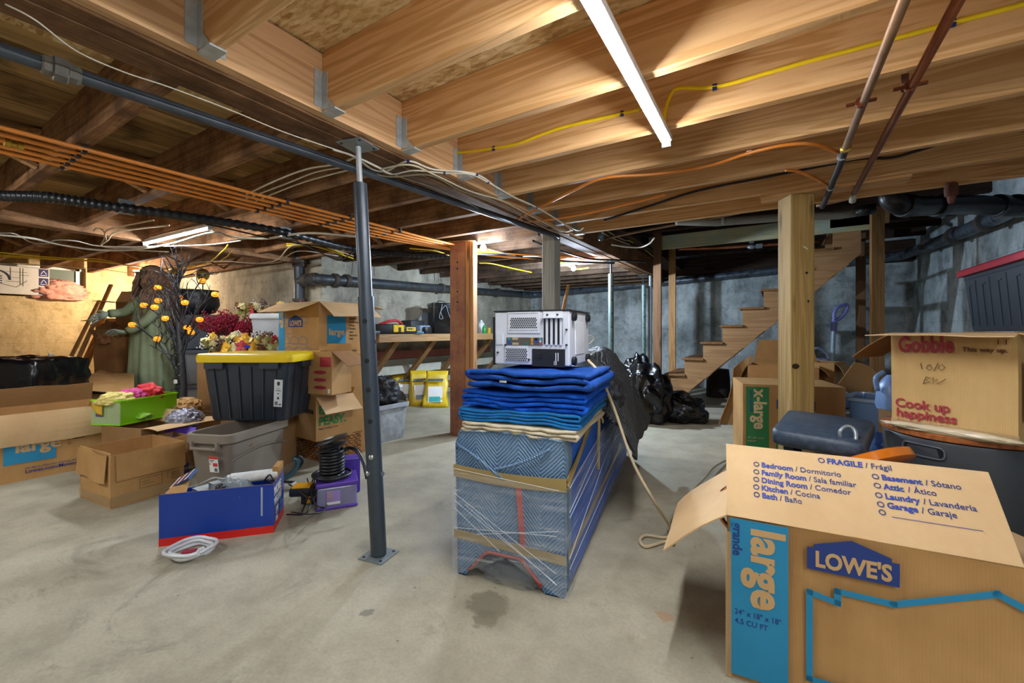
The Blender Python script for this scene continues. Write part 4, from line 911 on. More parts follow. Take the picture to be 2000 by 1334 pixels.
for k in range(4): MB().box2((.262+k*.022,-.004,fz(.62)),(.273+k*.022,.0,fz(.14))).build('slot_cover', wm, pc)
MB().box2((.245,-.02,fz(.15)),(.345,-.001,fz(.13))).box2((.25,-.004,fz(.13)),(.34,-.001,fz(.03))).build('slot_bracket', wm, pc)
ps = MB().box2((.195,-.0015,fz(1.0)),(.352,.003,fz(.69))).build('power_supply', plain('psu_dark','#24272b',.5,.3,bump=.4), pc)
MB().box2((.222,-.004,fz(.86)),(.245,-.001,fz(.77))).build('power_socket', blk, ps)
text_mesh([('||',.305,fz(.86),.04,.3,0,1),('|||',.30,fz(.95),.02,.3,0,1)], 'power_label', ink_white, ps, frame((0,-.0018,0),(1,0,0),(0,0,1)))
for x, z in ((.27,fz(.09)),(.318,fz(.09)),(.02,.06),(.18,.03),(.36,.1),(.06,fz(.63)),(.36,fz(.35))):
    MB().lathe([(.005,0),(.005,.006),(.002,.008)], (x,-.001,z), 10, mat=Matrix.Rotation(PI/2,4,'X')).build('thumb_screw', blk, pc)
for yy in (.05,.31):
    for zz in (fz(.12),fz(.90)):
        MB().lathe([(.018,0),(.02,.004),(.02,.016),(.014,.02)], (cw+.0,yy,zz), 16, mat=Matrix.Rotation(PI/2,4,'Y')).build('foot', blk, pc, smooth='auto')
mm = MB(); mm.box2((cw-.001,.10,fz(.8)),(cw+.0025,.26,fz(.2))); mm.build('bottom_plate', plain('white_paint_2','#dfe2e6',.4), pc)
# ---- dark quilted blanket draped over the far end ----
def drape(u, v):
    y = .62+v*1.15+.03*math.sin(u*7); s = u*.88     # distance across
    top = SH+.03+.25*math.exp(-((v-.45)/.38)**2)*math.exp(-((s-.40)/.26)**2)
    if s < .46: x = s; z = top
    elif s < .56: t = (s-.46)/.1; x = .46+.05*t; z = top-.04*t
    else: x = .51+.03*math.sin(s*9+v*6)+.05*v*0; z = max(.04, top-.04-(s-.56)*(.75+.35*math.sin(v*3.0))); x += .10*math.sin(min(1,(s-.56)*3)*PI/2)
    return V((x+.015*nz(V((u*9,v*9,1))), y+.10*(s-.46 if s > .46 else 0), z+.035*nz(V((u*7,v*8,2)))+.02*(1-abs(nz(V((u*14,v*9,5)))*2))*(z > .1)))
ob = MB().grid(drape, 44, 44).build('quilted_blanket', M_qblack, None, smooth=True, solid=.014); ob.location = F0; ob.rotation_euler.z = ang; tag(ob, 'dark grey quilted moving blanket heaped over the far end of the wrapped sofa', 'blanket')
c = SO(.47,.72,.50); cloth('dark crumpled jacket hanging beside the folded blankets', 'crumpled_jacket', SO(.46,.80,.62), (.09,.16,.14), 11, plain('jacket_dark','#222528',.7,var=.3,bump=.4), 'jacket')
# cord running from the pile to the floor and the box
cable('extension_cord', 'cream cord draped from the blankets to a loop on the concrete floor', 'cord', [SO(.44,.50,.86),SO(.50,.46,.80),at(1200,800,2.1),at(1235,900,2.05),at(1275,975,2.0),on(1312,1035,.02),on(1300,1050,.008),on(1262,1046,.008),on(1250,1056,.008),on(1262,1068,.008),on(1300,1058,.008),on(1318,1062,.014)], .0075, plain('cream_cord','#c9b793',.5))
cable('extension_cord', 'cream-grey cord rising from the floor loop toward the foreground moving box', 'cord', [on(1316,1060,.008),on(1305,1030,.01),on(1318,1000,.01),on(1345,965,.02),on(1375,935,.03),on(1395,912,.03),on(1425,895,.01)], .0065, plain('grey_cord','#9a8f78',.5))
# orange clamp lamp + wire and wooden pole behind
pc2 = at(1145,664,3.1); tag(MB().box(pc2,(.035,.03,.06),rz=.5).box(pc2+V((-.02,0,.01)),(.02,.02,.08),rz=.5).build('orange_tool', plain('orange_plastic','#d8451f',.4)), 'orange-red plastic tool standing behind the white computer', 'tool')
cable('white_wire', 'stiff white wire loop beside the orange tool', 'wire', [at(1137,668,3.0),at(1150,655,3.0),at(1160,662,3.0),at(1150,672,3.0),at(1138,675,3.0)], .005, c_white)
bottom = at(1092,640,3.4); top = at(1110,557,3.6); dd = (top-bottom); tag(MB().tube([bottom-dd*(bottom.z/dd.z)*.999, top], .014, 10).build('wooden_pole', M_2x4, smooth='auto'), 'wooden pole leaning behind the white computer case', 'pole')
# garbage bags on floor
p = ray(1262)*4.75; bag('tall full black garbage bag standing behind the wrapped sofa', (p.x,p.y,0), (.26,.24,.36), 2)
p = ray(1243)*5.35; bag('black garbage bag sagging behind the quilted blanket, left of the tall one', (p.x,p.y,0), (.22,.2,.40), 5)
p = ray(1322)*4.75; bag('small crumpled black garbage bag lying flat before the stairs', (p.x,p.y,0), (.29,.2,.19), 8, False)
# ================= left cluster =================
# big box lying at far left edge
o, w_, d_, h_ = carton('moving_box', 'large brown moving box at the left edge with drooping front flap and cyan panel', (-4.28,.50), (-4.28,1.13), .457, .45, flaps=[('f',.21,248,-.0,.25,M_cardL),('b',.14,75,0,0,M_cardD),('l',.2,120,0,0)], wob=.006)
FM = frame((-w_/2,-d_/2-.004,0),(1,0,0),(0,0,1)); F = (-w_/2,-d_/2-.004,0)
def q_(px, py): return uv(F, (1,0,0), (0,0,1), px, py, o)
x1, z0 = q_(109,893); x0, z1 = q_(6,860); decal([rect(x0,z0,x1,.36)], 'printed_panel', ink_cyan, o, FM)
text_mesh([('large', x0+.05, z0+.075, .11, 1.5)], 'size_lettering', ink_card, o, FM@Matrix.Translation((0,0,.001)))
a = q_(49,918); text_mesh([('For tips to make your move go smoother', a[0], a[1]+.006, .017, .3), ('Lowes.com/Moving', a[0], a[1]-.022, .032, .8)], 'web_address', ink_navy, o, FM)
x0, z0 = q_(141,840); 
m = MB()
for k in range(5): m.tube([(x0-.015+.006*math.cos(2*PI*i/12), z0+.04-.033*k+.006*math.sin(2*PI*i/12), .0004) for i in range(12)], .0012, 4, closed=True)
m.xf(FM); m.build('check_circles', ink_black, o)
text_mesh([(s, x0, z0+.034-.033*k, .022, .9) for k, s in enumerate(('Basement','Attic','Laundry','Garage'))], 'room_checklist', ink_black, o, FM)
# small open carton in front
o, w_, d_, h_ = carton('open_carton', 'empty open cardboard carton on the floor with taped bottom, left foreground', (-3.56,.80), (-3.17,.835), .36, .30, mat=M_card, flaps=[('f',.012,90)], wob=.008)
MB().box2((-w_/2-.002,-d_/2-.006,.012),(w_/2+.006,-d_/2-.004,.06)).box2((w_/2+.004,-d_/2,.012),(w_/2+.006,d_/2,.065)).build('packing_tape', tape_m, o)
MB().grid(lambda u,v: V((-w_/2+w_*u*.93,-d_/2-.008-.012*v,h_+.002-.155*v+.01*math.sin(u*6))), 8, 4).build('folded_flap', M_card, o, solid=.004)
MB().grid(lambda u,v: V((w_/2+.008+.012*v,-d_/2+.02+(d_-.02)*u,h_+.002-.15*v)), 8, 4).build('folded_flap', M_card, o, solid=.004)
FMr = frame((w_/2+.006,-d_/2,0),(0,1,0),(0,0,1)); decal(stroke([(.13,.075),(.13,.13),(.24,.13),(.24,.075),(.13,.075)],.0015)+stroke([(.27,.09),(.27,.14),(.33,.14)],.0015)+[rect(.14,.095,.2,.097),rect(.14,.11,.18,.112)]+[rect(.285,.085+.012*k,.335,.088+.012*k) for k in range(4)], 'printed_panel', ink_black, o, FMr)
# cartons behind it (open, brown) beneath the green bin
o, w_, d_, h_ = carton('open_carton', 'open brown carton under the translucent green bin', (-4.06,1.02), (-3.66,1.12), .44, .335, mat=M_cardD, flaps=[('r',.16,170,0,.2,M_cardL)], wob=.008)
o, w_, d_, h_ = carton('open_carton', 'crumpled open carton with a purple folder, right of the green bin', at(285,880,3.3), at(380,880,3.15), .42, .31, mat=M_cardD, flaps=[('f',.10,60,0,0,M_cardL),('l',.18,200,0,.1,M_card),('r',.13,250,0,0,M_cardD)], wob=.012)
pf = MB().box2((-.10,-.002,0),(.11,.002,.14), bev=.004).build('purple_folder', plain('purple_plastic','#6c49c8',.35,var=.05)); c = at(337,845,2.95); pf.location = (c.x,c.y,.20); pf.rotation_euler = (R(-35),0,R(35)); tag(pf, 'purple plastic folder standing tilted in the crumpled open carton', 'folder')
o, w_, d_, h_ = carton('open_carton', 'brown carton with navy print squeezed between the open carton and the grey tote', on(338,940), on(368,932), .2, .29, mat=M_cardD, flaps=[('f',.12,262,0,.15,M_card)], wob=.004)
decal([rect(.03,.03,.09,.06),rect(.03,.075,.09,.10)], 'printed_panel', ink_navy, o, frame((-w_/2,-d_/2-.004,0),(1,0,0),(0,0,1)))
# green bin with clothes
M_green = glass('green_plastic','#8fd81a',.78,.25); M_clearg = glass('clear_front','#cfe0b4',.42,.2)
C0 = V((-3.9,1.08,0)); E1 = V((-4.06,1.46,0)); dv = (E1-C0).normalized(); per = V((-dv.y,dv.x,0)); SH_ = C0+per*.24
gb = thing('green_storage_drawer', 'bright green translucent plastic drawer bin full of clothes on the brown carton', 'bin', (C0.x,C0.y,.342), math.atan2(dv.y,dv.x))
L_, D2, hh = .42, .24, .165
m = MB(); m.box2((0,0,0),(L_,D2,.004)); m.box2((0,0,.004),(L_,.004,hh)); m.box2((0,D2-.004,.004),(L_,D2,hh)); m.box2((L_-.004,.004,.004),(L_,D2-.004,hh)); m.build('bin_walls', M_green, gb)
MB().box2((-.006,0,.002),(-.001,D2,hh-.008)).box2((-.009,.11,.01),(-.006,.115,hh-.012)).build('clear_front_panel', M_clearg, gb)
m = MB(); 
for a, b in (((-.008,-.006,hh-.004),(L_+.006,.006,hh+.006)),((-.008,D2-.006,hh-.004),(L_+.006,D2+.006,hh+.006)),((L_-.006,.006,hh-.004),(L_+.006,D2-.006,hh+.006)),((-.012,.006,hh-.004),(.002,D2-.006,hh+.006)),((-.01,-.004,-.004),(L_,.002,.004)),((-.01,0,-.004),(0,D2,.003))): m.box2(a, b)
m.build('rim', plain('lime_rim','#8edc12',.3), gb)
MB().box2((-.0085,.14,.055),(-.0065,.20,.115)).build('purple_sticker', plain('purple_sticker','#5b3f78',.5,scale=40,var=.4), gb)
MB().box2((L_-.03,-.0018,.03),(L_-.015,0,.055)).build('barcode_label', ink_white, gb)
Mg = Matrix.Translation(gb.location)@Matrix.Rotation(gb.rotation_euler.z,4,'Z')
cloth('yellow-green cloth bundle inside the green drawer bin, seen through its side', 'folded_cloth', Mg@V((.20,.12,.03)), (.15,.072,.045), 21, plain('olive_cloth','#7fae3a',.8,var=.5,scale=20), 'cloth', .18)
cloth('red jersey heaped on top of the green drawer bin', 'red_jersey', Mg@V((.29,.12,.165)), (.11,.085,.075), 22, plain('red_cloth','#c3222d',.7,var=.25,bump=.3), 'clothes')
cloth('pink shirt bunched beside the red jersey in the green bin', 'pink_shirt', Mg@V((.16,.115,.165)), (.09,.08,.06), 23, plain('pink_cloth','#d1458f',.7,var=.2,bump=.3), 'clothes')
cloth('pale yellow shirt spilling over the left end of the green bin', 'yellow_shirt', Mg@V((.055,.11,.165)), (.085,.095,.05), 24, plain('paleyellow_cloth','#d9c878',.75,var=.15,bump=.3), 'clothes')
ob = MB().grid(lambda u,v: V((-.018-.01*math.sin(u*5), .13+.10*u, .165-.10*v*(1-.5*u))), 8, 8).build('yellow_sleeve', plain('yellow_cloth','#d3a82c',.75,var=.15,bump=.3), None, smooth=True, solid=.006); ob.matrix_world = Mg; tag(ob, 'mustard yellow sleeve hanging down the left end of the green bin', 'clothes')
# flattened cardboard heap behind
o, w_, d_, h_ = carton('closed_carton', 'brown carton supporting the flattened cardboard behind the green bin', at(130,800,4.0), at(262,800,4.05), .4, .40, mat=M_cardD, closed=True)
m = MB(); P4 = [at(116,766,3.85),at(262,766,3.9),at(262,730,4.6),at(195,725,4.75)]; 
def fl(u, v): 
    a_ = P4[0].lerp(P4[1],u); b_ = P4[3].lerp(P4[2],u); q = a_.lerp(b_,v); q.z += .012*math.sin(u*5+v*2)+.008*nz(q*9); return q
m.grid(fl, 12, 8); tag(m.build('flattened_box', M_card, None, solid=.005), 'flattened brown cardboard sheet lying slanted behind the green bin', 'cardboard')
# black plastic covered stack at left
c = ray(28)*3.75; m = MB()
def bf(n): q = n*3; return 1+.05*noise.noise(q)+.045*(1-abs(noise.noise(q*2.5))*2)
m.blob((0,0,0),(1,1,1),5)
for v in m.b.verts:
    n = v.co.copy(); k = max(abs(n.x),abs(n.y),abs(n.z)); p_ = n/k; p_ = p_*.85+n*.15; s_ = 1+.04*nz(n*3)+.05*(1-2*abs(nz(n*6))); v.co = V((p_.x*.36*s_, p_.y*.30*s_, .38+p_.z*.38*(s_ if p_.z > 0 else 1)))
    if v.co.z < .02: v.co.z = 0
ob = m.build('plastic_covered_stack', M_bag, None, smooth=True); ob.location = (c.x-.1,c.y+.05,0); ob.rotation_euler.z = R(40); tag(ob, 'stack wrapped in shiny black plastic behind the moving box, far left', 'bundle')
c = at(100,760,3.95); m = MB(); m.tube([(.13*math.cos(a_),0,.13*math.sin(a_)) for a_ in [2*PI*k/24 for k in range(24)]], .055, 12, closed=True); ob = m.build('blue_cushion_ring', plain('teal_navy_fabric','#134a72',.7,var=.2,bump=.5), smooth=True); ob.location = (c.x-.05,c.y,.42); ob.rotation_euler = (R(12),0,R(60)); tag(ob, 'round dark blue fabric edge peeking out right of the black plastic stack', 'cushion')
tag(MB().box2((-.22,-.16,0),(.22,.16,.29), bev=.01).build('low_crate', wood('crate_wood','#8f6a44','#64462c','X',1)), 'low brown wooden crate under the blue ring behind the plastic stack', 'crate').location = (c.x-.05,c.y+.02,0)
# jugs on a crate
c = ray(97)*4.75; cr = carton('brown_carton', 'brown carton under the plastic jugs by the yellow wall', at(70,740,4.6), at(125,740,4.55), .3, 1-86*4.7/829, mat=M_cardIn, closed=True)[0]
def jug(label, c, tint, lab):
    o = thing('plastic_jug', label, 'jug', c, R(30)); m = MB()
    m.loft([rrect(.13,.09,.03,.0),rrect(.145,.10,.03,.01),rrect(.145,.10,.03,.13),rrect(.12,.08,.03,.165),rrect(.05,.05,.02,.20),rrect(.034,.034,.016,.215)]); m.build('jug_body', tint, o, smooth='auto')
    MB().tube(curve_pts([(.03,0,.205),(.075,0,.19),(.08,0,.15),(.07,0,.125)],6), .010, 8).build('handle', tint, o, smooth=True)
    MB().lathe([(.021,0),(.021,.02)], (0,0,.214), 14).build('cap', plain('white_cap','#dadcd8',.4), o); MB().box2((-.06,-.053,.03),(.06,-.0505,.115)).build('label', lab, o); return o
M_jug = glass('milky_plastic','#b9bab0',.75,.3)
jug('milky plastic jug with a brown label standing by the yellow wall', at(99,733,4.55), M_jug, plain('brown_label','#6b4638',.5))
jug('second plastic jug half hidden behind the labelled jug', at(62,735,4.75), M_jug, plain('grey_label','#97938a',.5))
# leaning sticks
for i, (a_, b_, w1, col) in enumerate((((122,730),(194,587),.035,M_2x4),((140,730),(217,556),.04,M_2x4),((150,736),(208,612),.035,M_brn),((158,737),(203,625),.06,M_2x4))):
    p = at(*a_, 4.9+.05*i); q = at(*b_, 5.5+.05*i); d = q-p; p0 = p-d*((p.z-.03)/d.z)
    tag(MB().beam(p0, q, w1, .02).build('wooden_stick', [M_2x4,M_2x4,M_brn,M_2x4][i]), f'long wooden stick leaning on the yellow wall, {["leftmost","tallest","third from left","rightmost and widest"][i]} of four', 'stick', 'leaning wooden sticks')
# tall cartons behind
carton('tall_carton', 'tall brown carton with open flap standing behind the witch figure', at(226,700,5.3), at(300,700,5.3), .5, 1.365, mat=M_cardIn, flaps=[('l',.3,172,0,.1,M_cardL),('f',.16,60,0,0,M_cardL),('b',.2,100,0,0,M_cardL)])
carton('tall_carton', 'narrow brown carton leaning left of the taller carton', at(184,735,4.9), at(222,735,4.85), .25, .93, mat=M_cardIn, wob=.02, flaps=[('f',.1,120,0,0,M_cardD)])
carton('open_carton', 'pale open carton behind the leaning sticks with raised flap', at(186,650,5.6), at(232,650,5.6), .3, 1.17, mat=M_card, flaps=[('l',.2,190,0,0,M_cardL)])
ob = cloth('crumpled brown packing paper on top of the narrow carton', 'packing_paper', at(214,652,4.95), (.14,.1,.15), 31, M_cardIn, 'paper', .3)
ob.location.z = .93
# white house wrap sheet with drawing on the yellow wall
M_wrap = plain('white_sheet','#cfcdc8',.6,var=.05); PX = XL+.03
a0, a1 = onx(-40,528,PX), onx(96,528,PX); zt_, zb_ = onx(0,518,PX).z, onx(0,573,PX).z; sh = thing('printed_sheet', 'white printed sheet board with navy squares leaning against the yellow wall top', 'sheet', (PX,a0.y,zb_), PI/2)
wS = (a1.y-a0.y); hS = zt_-zb_
MB().box2((0,-.01,0),(wS,0,hS)).build('sheet_board', M_wrap, sh)
FM = frame((0,-.0105,0),(1,0,0),(0,0,1)); 
sq = [rect(wS*.84,hS*(.03+.335*k),wS*.985,hS*(.31+.335*k)) for k in range(3)]; decal(sq, 'navy_squares', plain('navy_print','#2b2a66',.6), sh, FM)
decal(sum([stroke([(wS*(.865),hS*(.08+.335*k)),(wS*.96,hS*(.08+.335*k))],.006)+stroke([(wS*.87,hS*(.13+.335*k)),(wS*.91,hS*(.25+.335*k)),(wS*.955,hS*(.13+.335*k))],.006) for k in range(3)],[]), 'white_pictograms', ink_white, sh, frame((0,-.0115,0),(1,0,0),(0,0,1)))
ln = []
for a_, b_ in (((.42,.95),(.42,.6)),((.42,.6),(.56,.6)),((.56,.95),(.56,.35)),((.36,.45),(.56,.45)),((.56,.7),(.68,.7)),((.6,.95),(.6,.3)),((.36,.8),(.66,.8)),((.3,.35),(.5,.25)),((.5,.25),(.66,.5))): ln += stroke([(wS*a_[0],hS*a_[1]),(wS*b_[0],hS*b_[1])],.005)
decal(ln, 'line_drawing', plain('drawing_ink','#55534f',.7), sh, FM)
m = MB(); m.tube([(wS*.22+.12*math.cos(t), hS*.5+.12*math.sin(t), 0) for t in [2*PI*k/24 for k in range(20)]], .008, 6)
for k in range(4): m.box((wS*.22,hS*(.38+.08*k),0),(.1,.012,.002))
m.xf(FM); m.build('round_stamp', plain('navy_print','',.6), sh)
ob = cloth('pink insulation stuffed in the window opening beside the sheet', 'pink_insulation', onx(112,575,XL+.0), (.10,.28,.17), 41, plain('pink_fiber','#c49081',.95,var=.2,bump=1,spec=.05), 'insulation', .25, f=4); ob.location = (XL-.05, ob.location.y, 1.47+.06)
ob = cloth('pink insulation stuffed on the grey wall top left of the reddish post', 'pink_insulation', V((XM+.03,5.05,2.0)), (.08,.34,.12), 42, plain('pink_fiber2','#9c8490',.95,var=.2,bump=1,spec=.05), 'insulation', .25, f=4)
# ---------------- witch figure ----------------
wl = ray(298)*4.85; wt = thing('witch_figure', 'life-size witch prop with long brown hair, green gown and pale outstretched hands', 'decoration figure', (wl.x,wl.y,0), R(32))
M_gown = plain('witch_gown','#8f9c78',.75,var=.25,scale=3,bump=.3); M_skinw = plain('witch_skin','#9fae9c',.6,var=.12); M_hair = plain('witch_hair','#94745c',.65,var=.45,scale=16,bump=.6)
def gown(u, v):
    a_ = 2*PI*u; z = 1.42*v; r_ = .245-.10*v+.03*math.sin(v*3)-(.06*max(0,v-.85)/.15); fold = 1+.10*(1-v)*math.sin(a_*9+2*math.sin(v*4))+.04*math.sin(a_*17+v*3)
    return V((r_*1.0*fold*math.cos(a_), r_*.75*fold*math.sin(a_), z))
m = MB(); m.grid(gown, 72, 24, True); m.build('green_gown', M_gown, wt, smooth=True, solid=.006)
m = MB(); m.loft([rrect(.22,.14,.06,1.38),rrect(.30,.17,.07,1.36),rrect(.28,.16,.07,1.42),rrect(.12,.10,.045,1.46),rrect(.09,.09,.04,1.53)]); m.build('shoulders', M_gown, wt, smooth=True, sub=1)
def headf(n):
    k = 1; 
    if n.y < -.3: k += .10*math.exp(-((n.x)**2*60+(n.z+.05)**2*40))*(1.9)     # nose
    k -= .07*sum(math.exp(-((n.x-s*.34)**2*70+(n.z-.14)**2*70)) for s in (-1,1))*(n.y < 0)
    k += .05*math.exp(-((n.x)**2*20+(n.z+.85)**2*20)); return k
hd = MB().blob((-.01,-.02,1.62),(.075,.095,.115),5,headf).build('head', M_skinw, wt, smooth=True)
fm_ = MB()
for s in (-1,1): fm_.blob((-.01+s*.027,-.10,1.637),(.012,.006,.008),2)
fm_.build('eyes', plain('dark_eyes','#1c1a18',.3), hd, smooth=True); MB().blob((-.01,-.103,1.575),(.024,.008,.006),2).build('mouth', plain('witch_mouth','#4a3436',.6), hd, smooth=True)
rr = random.Random(3); m = MB()
m.blob((-.005,.01,1.645),(.118,.125,.112),4,lambda n: (1 if not (n.y < -.55 and -.75 < n.x < .05 and n.z < .35) else .72)+.06*nz(n*9))
for k in range(230):
    a_ = rr.uniform(-1.45,PI+.75); rx, ry = .125*math.cos(a_), .01+.13*math.sin(a_); L_ = rr.uniform(.3,.66); pts = []
    for i in range(7): t = i/6; pts.append((rx*(1+.75*t*(1-.35*t))+.02*math.sin(t*9+k), ry*(1+.5*t)+.015*math.cos(t*8+k), 1.72-.05*(1-t)-L_*t+.03*t*t))
    m.tube(pts, [.013,.014,.013,.012,.010,.007,.003], 5)
m.build('long_brown_hair', M_hair, wt, smooth=True)
def arm(pts, rs, name, hand_dir, hp, spread, parent):
    MB().tube(curve_pts(pts, 6), [rs[0]+(rs[1]-rs[0])*k/(6*(len(pts)-1)) for k in range(6*(len(pts)-1)+1)], 12).build(name, M_gown, parent, smooth=True)
    hm_ = MB(); hd_ = V(hand_dir).normalized(); up = V(spread).normalized(); pal = V(hp)+hd_*.055
    hm_.loft([[V(hp)+up*(x*.022)+up.cross(hd_)*(y*.012) for x, y in ((-1,-1),(1,-1),(1,1),(-1,1))], [pal-hd_*.02+up*(x*.038)+up.cross(hd_)*(y*.014) for x, y in ((-1,-1),(1,-1),(1,1),(-1,1))], [pal+hd_*.03+up*(x*.038)+up.cross(hd_)*(y*.010) for x, y in ((-1,-1),(1,-1),(1,1),(-1,1))]])
    dn = up.cross(hd_)*1.0
    for k, (off, L_) in enumerate(((-.03,.075),(-.01,.09),(.011,.088),(.031,.068))):
        b_ = pal+hd_*.025+up*off; c1 = b_+hd_*L_*.5+up*off*.35; c2 = c1+hd_*L_*.42-V((0,0,.018)); hm_.tube([b_,c1,c2,c2+hd_*.02-V((0,0,.006))], [.0095,.0085,.007,.002], 8)
    b_ = V(hp)+up*.03+hd_*.03; hm_.tube([b_, b_+up*.03+hd_*.03, b_+up*.035+hd_*.065], [.011,.009,.005], 8)
    hm_.build('hand', M_skinw, parent, smooth=True)
arm([(-.13,-.02,1.37),(-.20,-.12,1.22),(-.24,-.26,1.19)], (.055,.045), 'sleeve', (-.75,-.35,-.32), (-.25,-.27,1.185), (.1,-.2,.9), wt)
arm([(.13,-.02,1.37),(.10,-.16,1.15),(-.06,-.24,1.0)], (.055,.045), 'sleeve', (-.95,-.25,-.02), (-.08,-.245,.99), (0,-.8,.4), wt)
MB().box2((-.16,-.16,0),(.16,.16,.012)).build('stand_base', blk, wt)
# ---------------- black halloween tree ----------------
tl = ray(352)*4.1; tr = thing('halloween_tree', 'leafless black glittery tree with orange pumpkin lights and a wrapped cord', 'decoration tree', (tl.x,tl.y,0))
M_bark = plain('black_glitter_bark','#23262b',.4,var=.9,scale=60,bump=.6,spec=.8); M_pump = plain('pumpkin_orange','#f08a12',.3,var=.1); M_pump.node_tree.nodes['Principled BSDF'].inputs['Emission Color'].default_value = (1,.30,.02,1); M_pump.node_tree.nodes['Principled BSDF'].inputs['Emission Strength'].default_value = .35
MB().tube(curve_pts([(.02,0,0),(.0,.02,.5),(-.02,0,.95),(-.06,0,1.35),(-.03,0,1.62)],5), [.045-.0018*k for k in range(21)], 10).build('trunk', M_bark, tr, smooth=True)
MB().lathe([(.16,0),(.16,.012),(.05,.02)], n=20).build('tree_base', blk, tr)
pk = [(308,562),(395,548),(420,575),(350,581),(361,591),(309,587),(302,600),(281,596),(323,622),(390,624),(366,640),(373,649),(258,634),(307,662)]
tm = Matrix.Translation(-tr.location); rr = random.Random(5)
def twig(m, p, d, L_, r_, depth):
    pts = [p]; q = p.copy(); dd_ = d.normalized()
    for i in range(4): dd_ = (dd_+V((rr.uniform(-.3,.3),rr.uniform(-.3,.3),rr.uniform(-.2,.3)))).normalized(); q = q+dd_*L_/4; pts.append(q.copy())
    m.tube(pts, [r_*(1-.15*i) for i in range(5)], 5)
    if depth: 
        for k in range(2): twig(m, pts[1+k*2] if 1+k*2 < 5 else pts[3], (dd_+V((rr.uniform(-1,1),rr.uniform(-1,1),rr.uniform(-.3,.8)))), L_*.55, r_*.6, depth-1)
for i, (px, py) in enumerate(pk):
    tgt = tm@at(px, py, 3.95+.3*rr.random()); s0 = V((-.02,0,max(.55, min(1.5, tgt.z-.35-.15*rr.random())))); mid = s0.lerp(tgt,.5)+V((0,0,.05+.05*rr.random()))
    m = MB(); cp = curve_pts([s0,mid,tgt+V((0,0,.012))],6); m.tube(cp, [.012-.0007*k for k in range(len(cp))], 6)
    for k in (5, 8, 10): twig(m, cp[k], (cp[k]-cp[k-1])+V((rr.uniform(-.05,.05),rr.uniform(-.05,.05),.04)), .20, .005, 1)
    m.build('branch', M_bark, tr, smooth=True)
    pm = MB(); pm.blob(tgt,(.032,.032,.029),3,lambda n: 1-.05*abs(math.cos(5*math.atan2(n.y,n.x)))-.1*(abs(n.z)**6)); pb = pm.build('pumpkin_light', M_pump, tr, smooth=True)
    fc = MB(); tw = (-(V(tr.location)+tgt-V((0,0,1)))).normalized(); sx_ = V((0,0,1)).cross(tw).normalized()
    for s_ in (-1,1): fc.blob(tgt+tw*.028+sx_*s_*.011+V((0,0,.008)),(.004,.004,.004),1)
    fc.tube([tgt+tw*.029+sx_*x+V((0,0,-.008-.006*(1-abs(x)/.014))) for x in (-.014,-.005,.005,.014)], .002, 4); fc.tube([tgt+V((0,0,.024)),tgt+V((.003,0,.036))], .005, 5); fc.build('carved_face', blk, pb)
m = MB()
for k in range(10): twig(m, V((-.04,0,1.45+.02*k)), V((rr.uniform(-1,1),rr.uniform(-.6,.6),rr.uniform(.1,.8))), .24, .007, 1)
for k in range(12): twig(m, V((-.02,0,.75+.07*k)), V((rr.uniform(-1,1),rr.uniform(-.6,.6),rr.uniform(.0,.6))), .30, .008, 2)
m.build('twigs', M_bark, tr, smooth=True)
cc = [(0.03*math.cos(t)+.0, .035*math.sin(t), .35+.018*t) for t in [k*.5 for k in range(60)]]; MB().tube([(x+.03*math.cos(z*9),y-.03,z) for x,y,z in cc], .003, 4).build('wrapped_cord', c_blk, tr)
MB().box((.03,-.05,.52),(.03,.02,.035)).build('adapter_box', ink_white, tr)
# stack of grey totes supporting the cauldron, and cauldron, skull stakes
M_gtote = plain('grey_tote','#5f6a75',.45,var=.1); M_gtote2 = glass('clear_grey_tote','#8796a3',.7,.25)
for k, (z, mt) in enumerate(((0,M_gtote2),(.40,M_gtote2),(.80,M_gtote))):
    tote('storage_tote', f'blue-grey storage tote behind the pumpkin tree, {["bottom","middle","top"][k]} of the stack', at(343,700,4.75), at(450,700,4.95), .45, .345, z, mt, plain('slate_lid','#4d5660',.45) if k < 3 else None, ribs=4, group='tote stack under the cauldron')
cz = 1.195; cl_ = ray(384)*5.15; ca = thing('cauldron', 'big black plastic cauldron on the tote stack behind the pumpkin tree', 'cauldron', (cl_.x,cl_.y,cz))
MB().lathe([(.10,0),(.19,.03),(.235,.12),(.23,.20),(.20,.26),(.215,.285),(.225,.30),(.215,.30),(.19,.27),(.21,.2),(.21,.12),(.16,.05),(.0,.03)], n=32, cap=False).build('pot', plain('cauldron_black','#2a2d32',.4,var=.15,spec=.6), ca, smooth=True)
M_gold = plain('gold_skull','#b8a04c',.3,.4,.4,10)
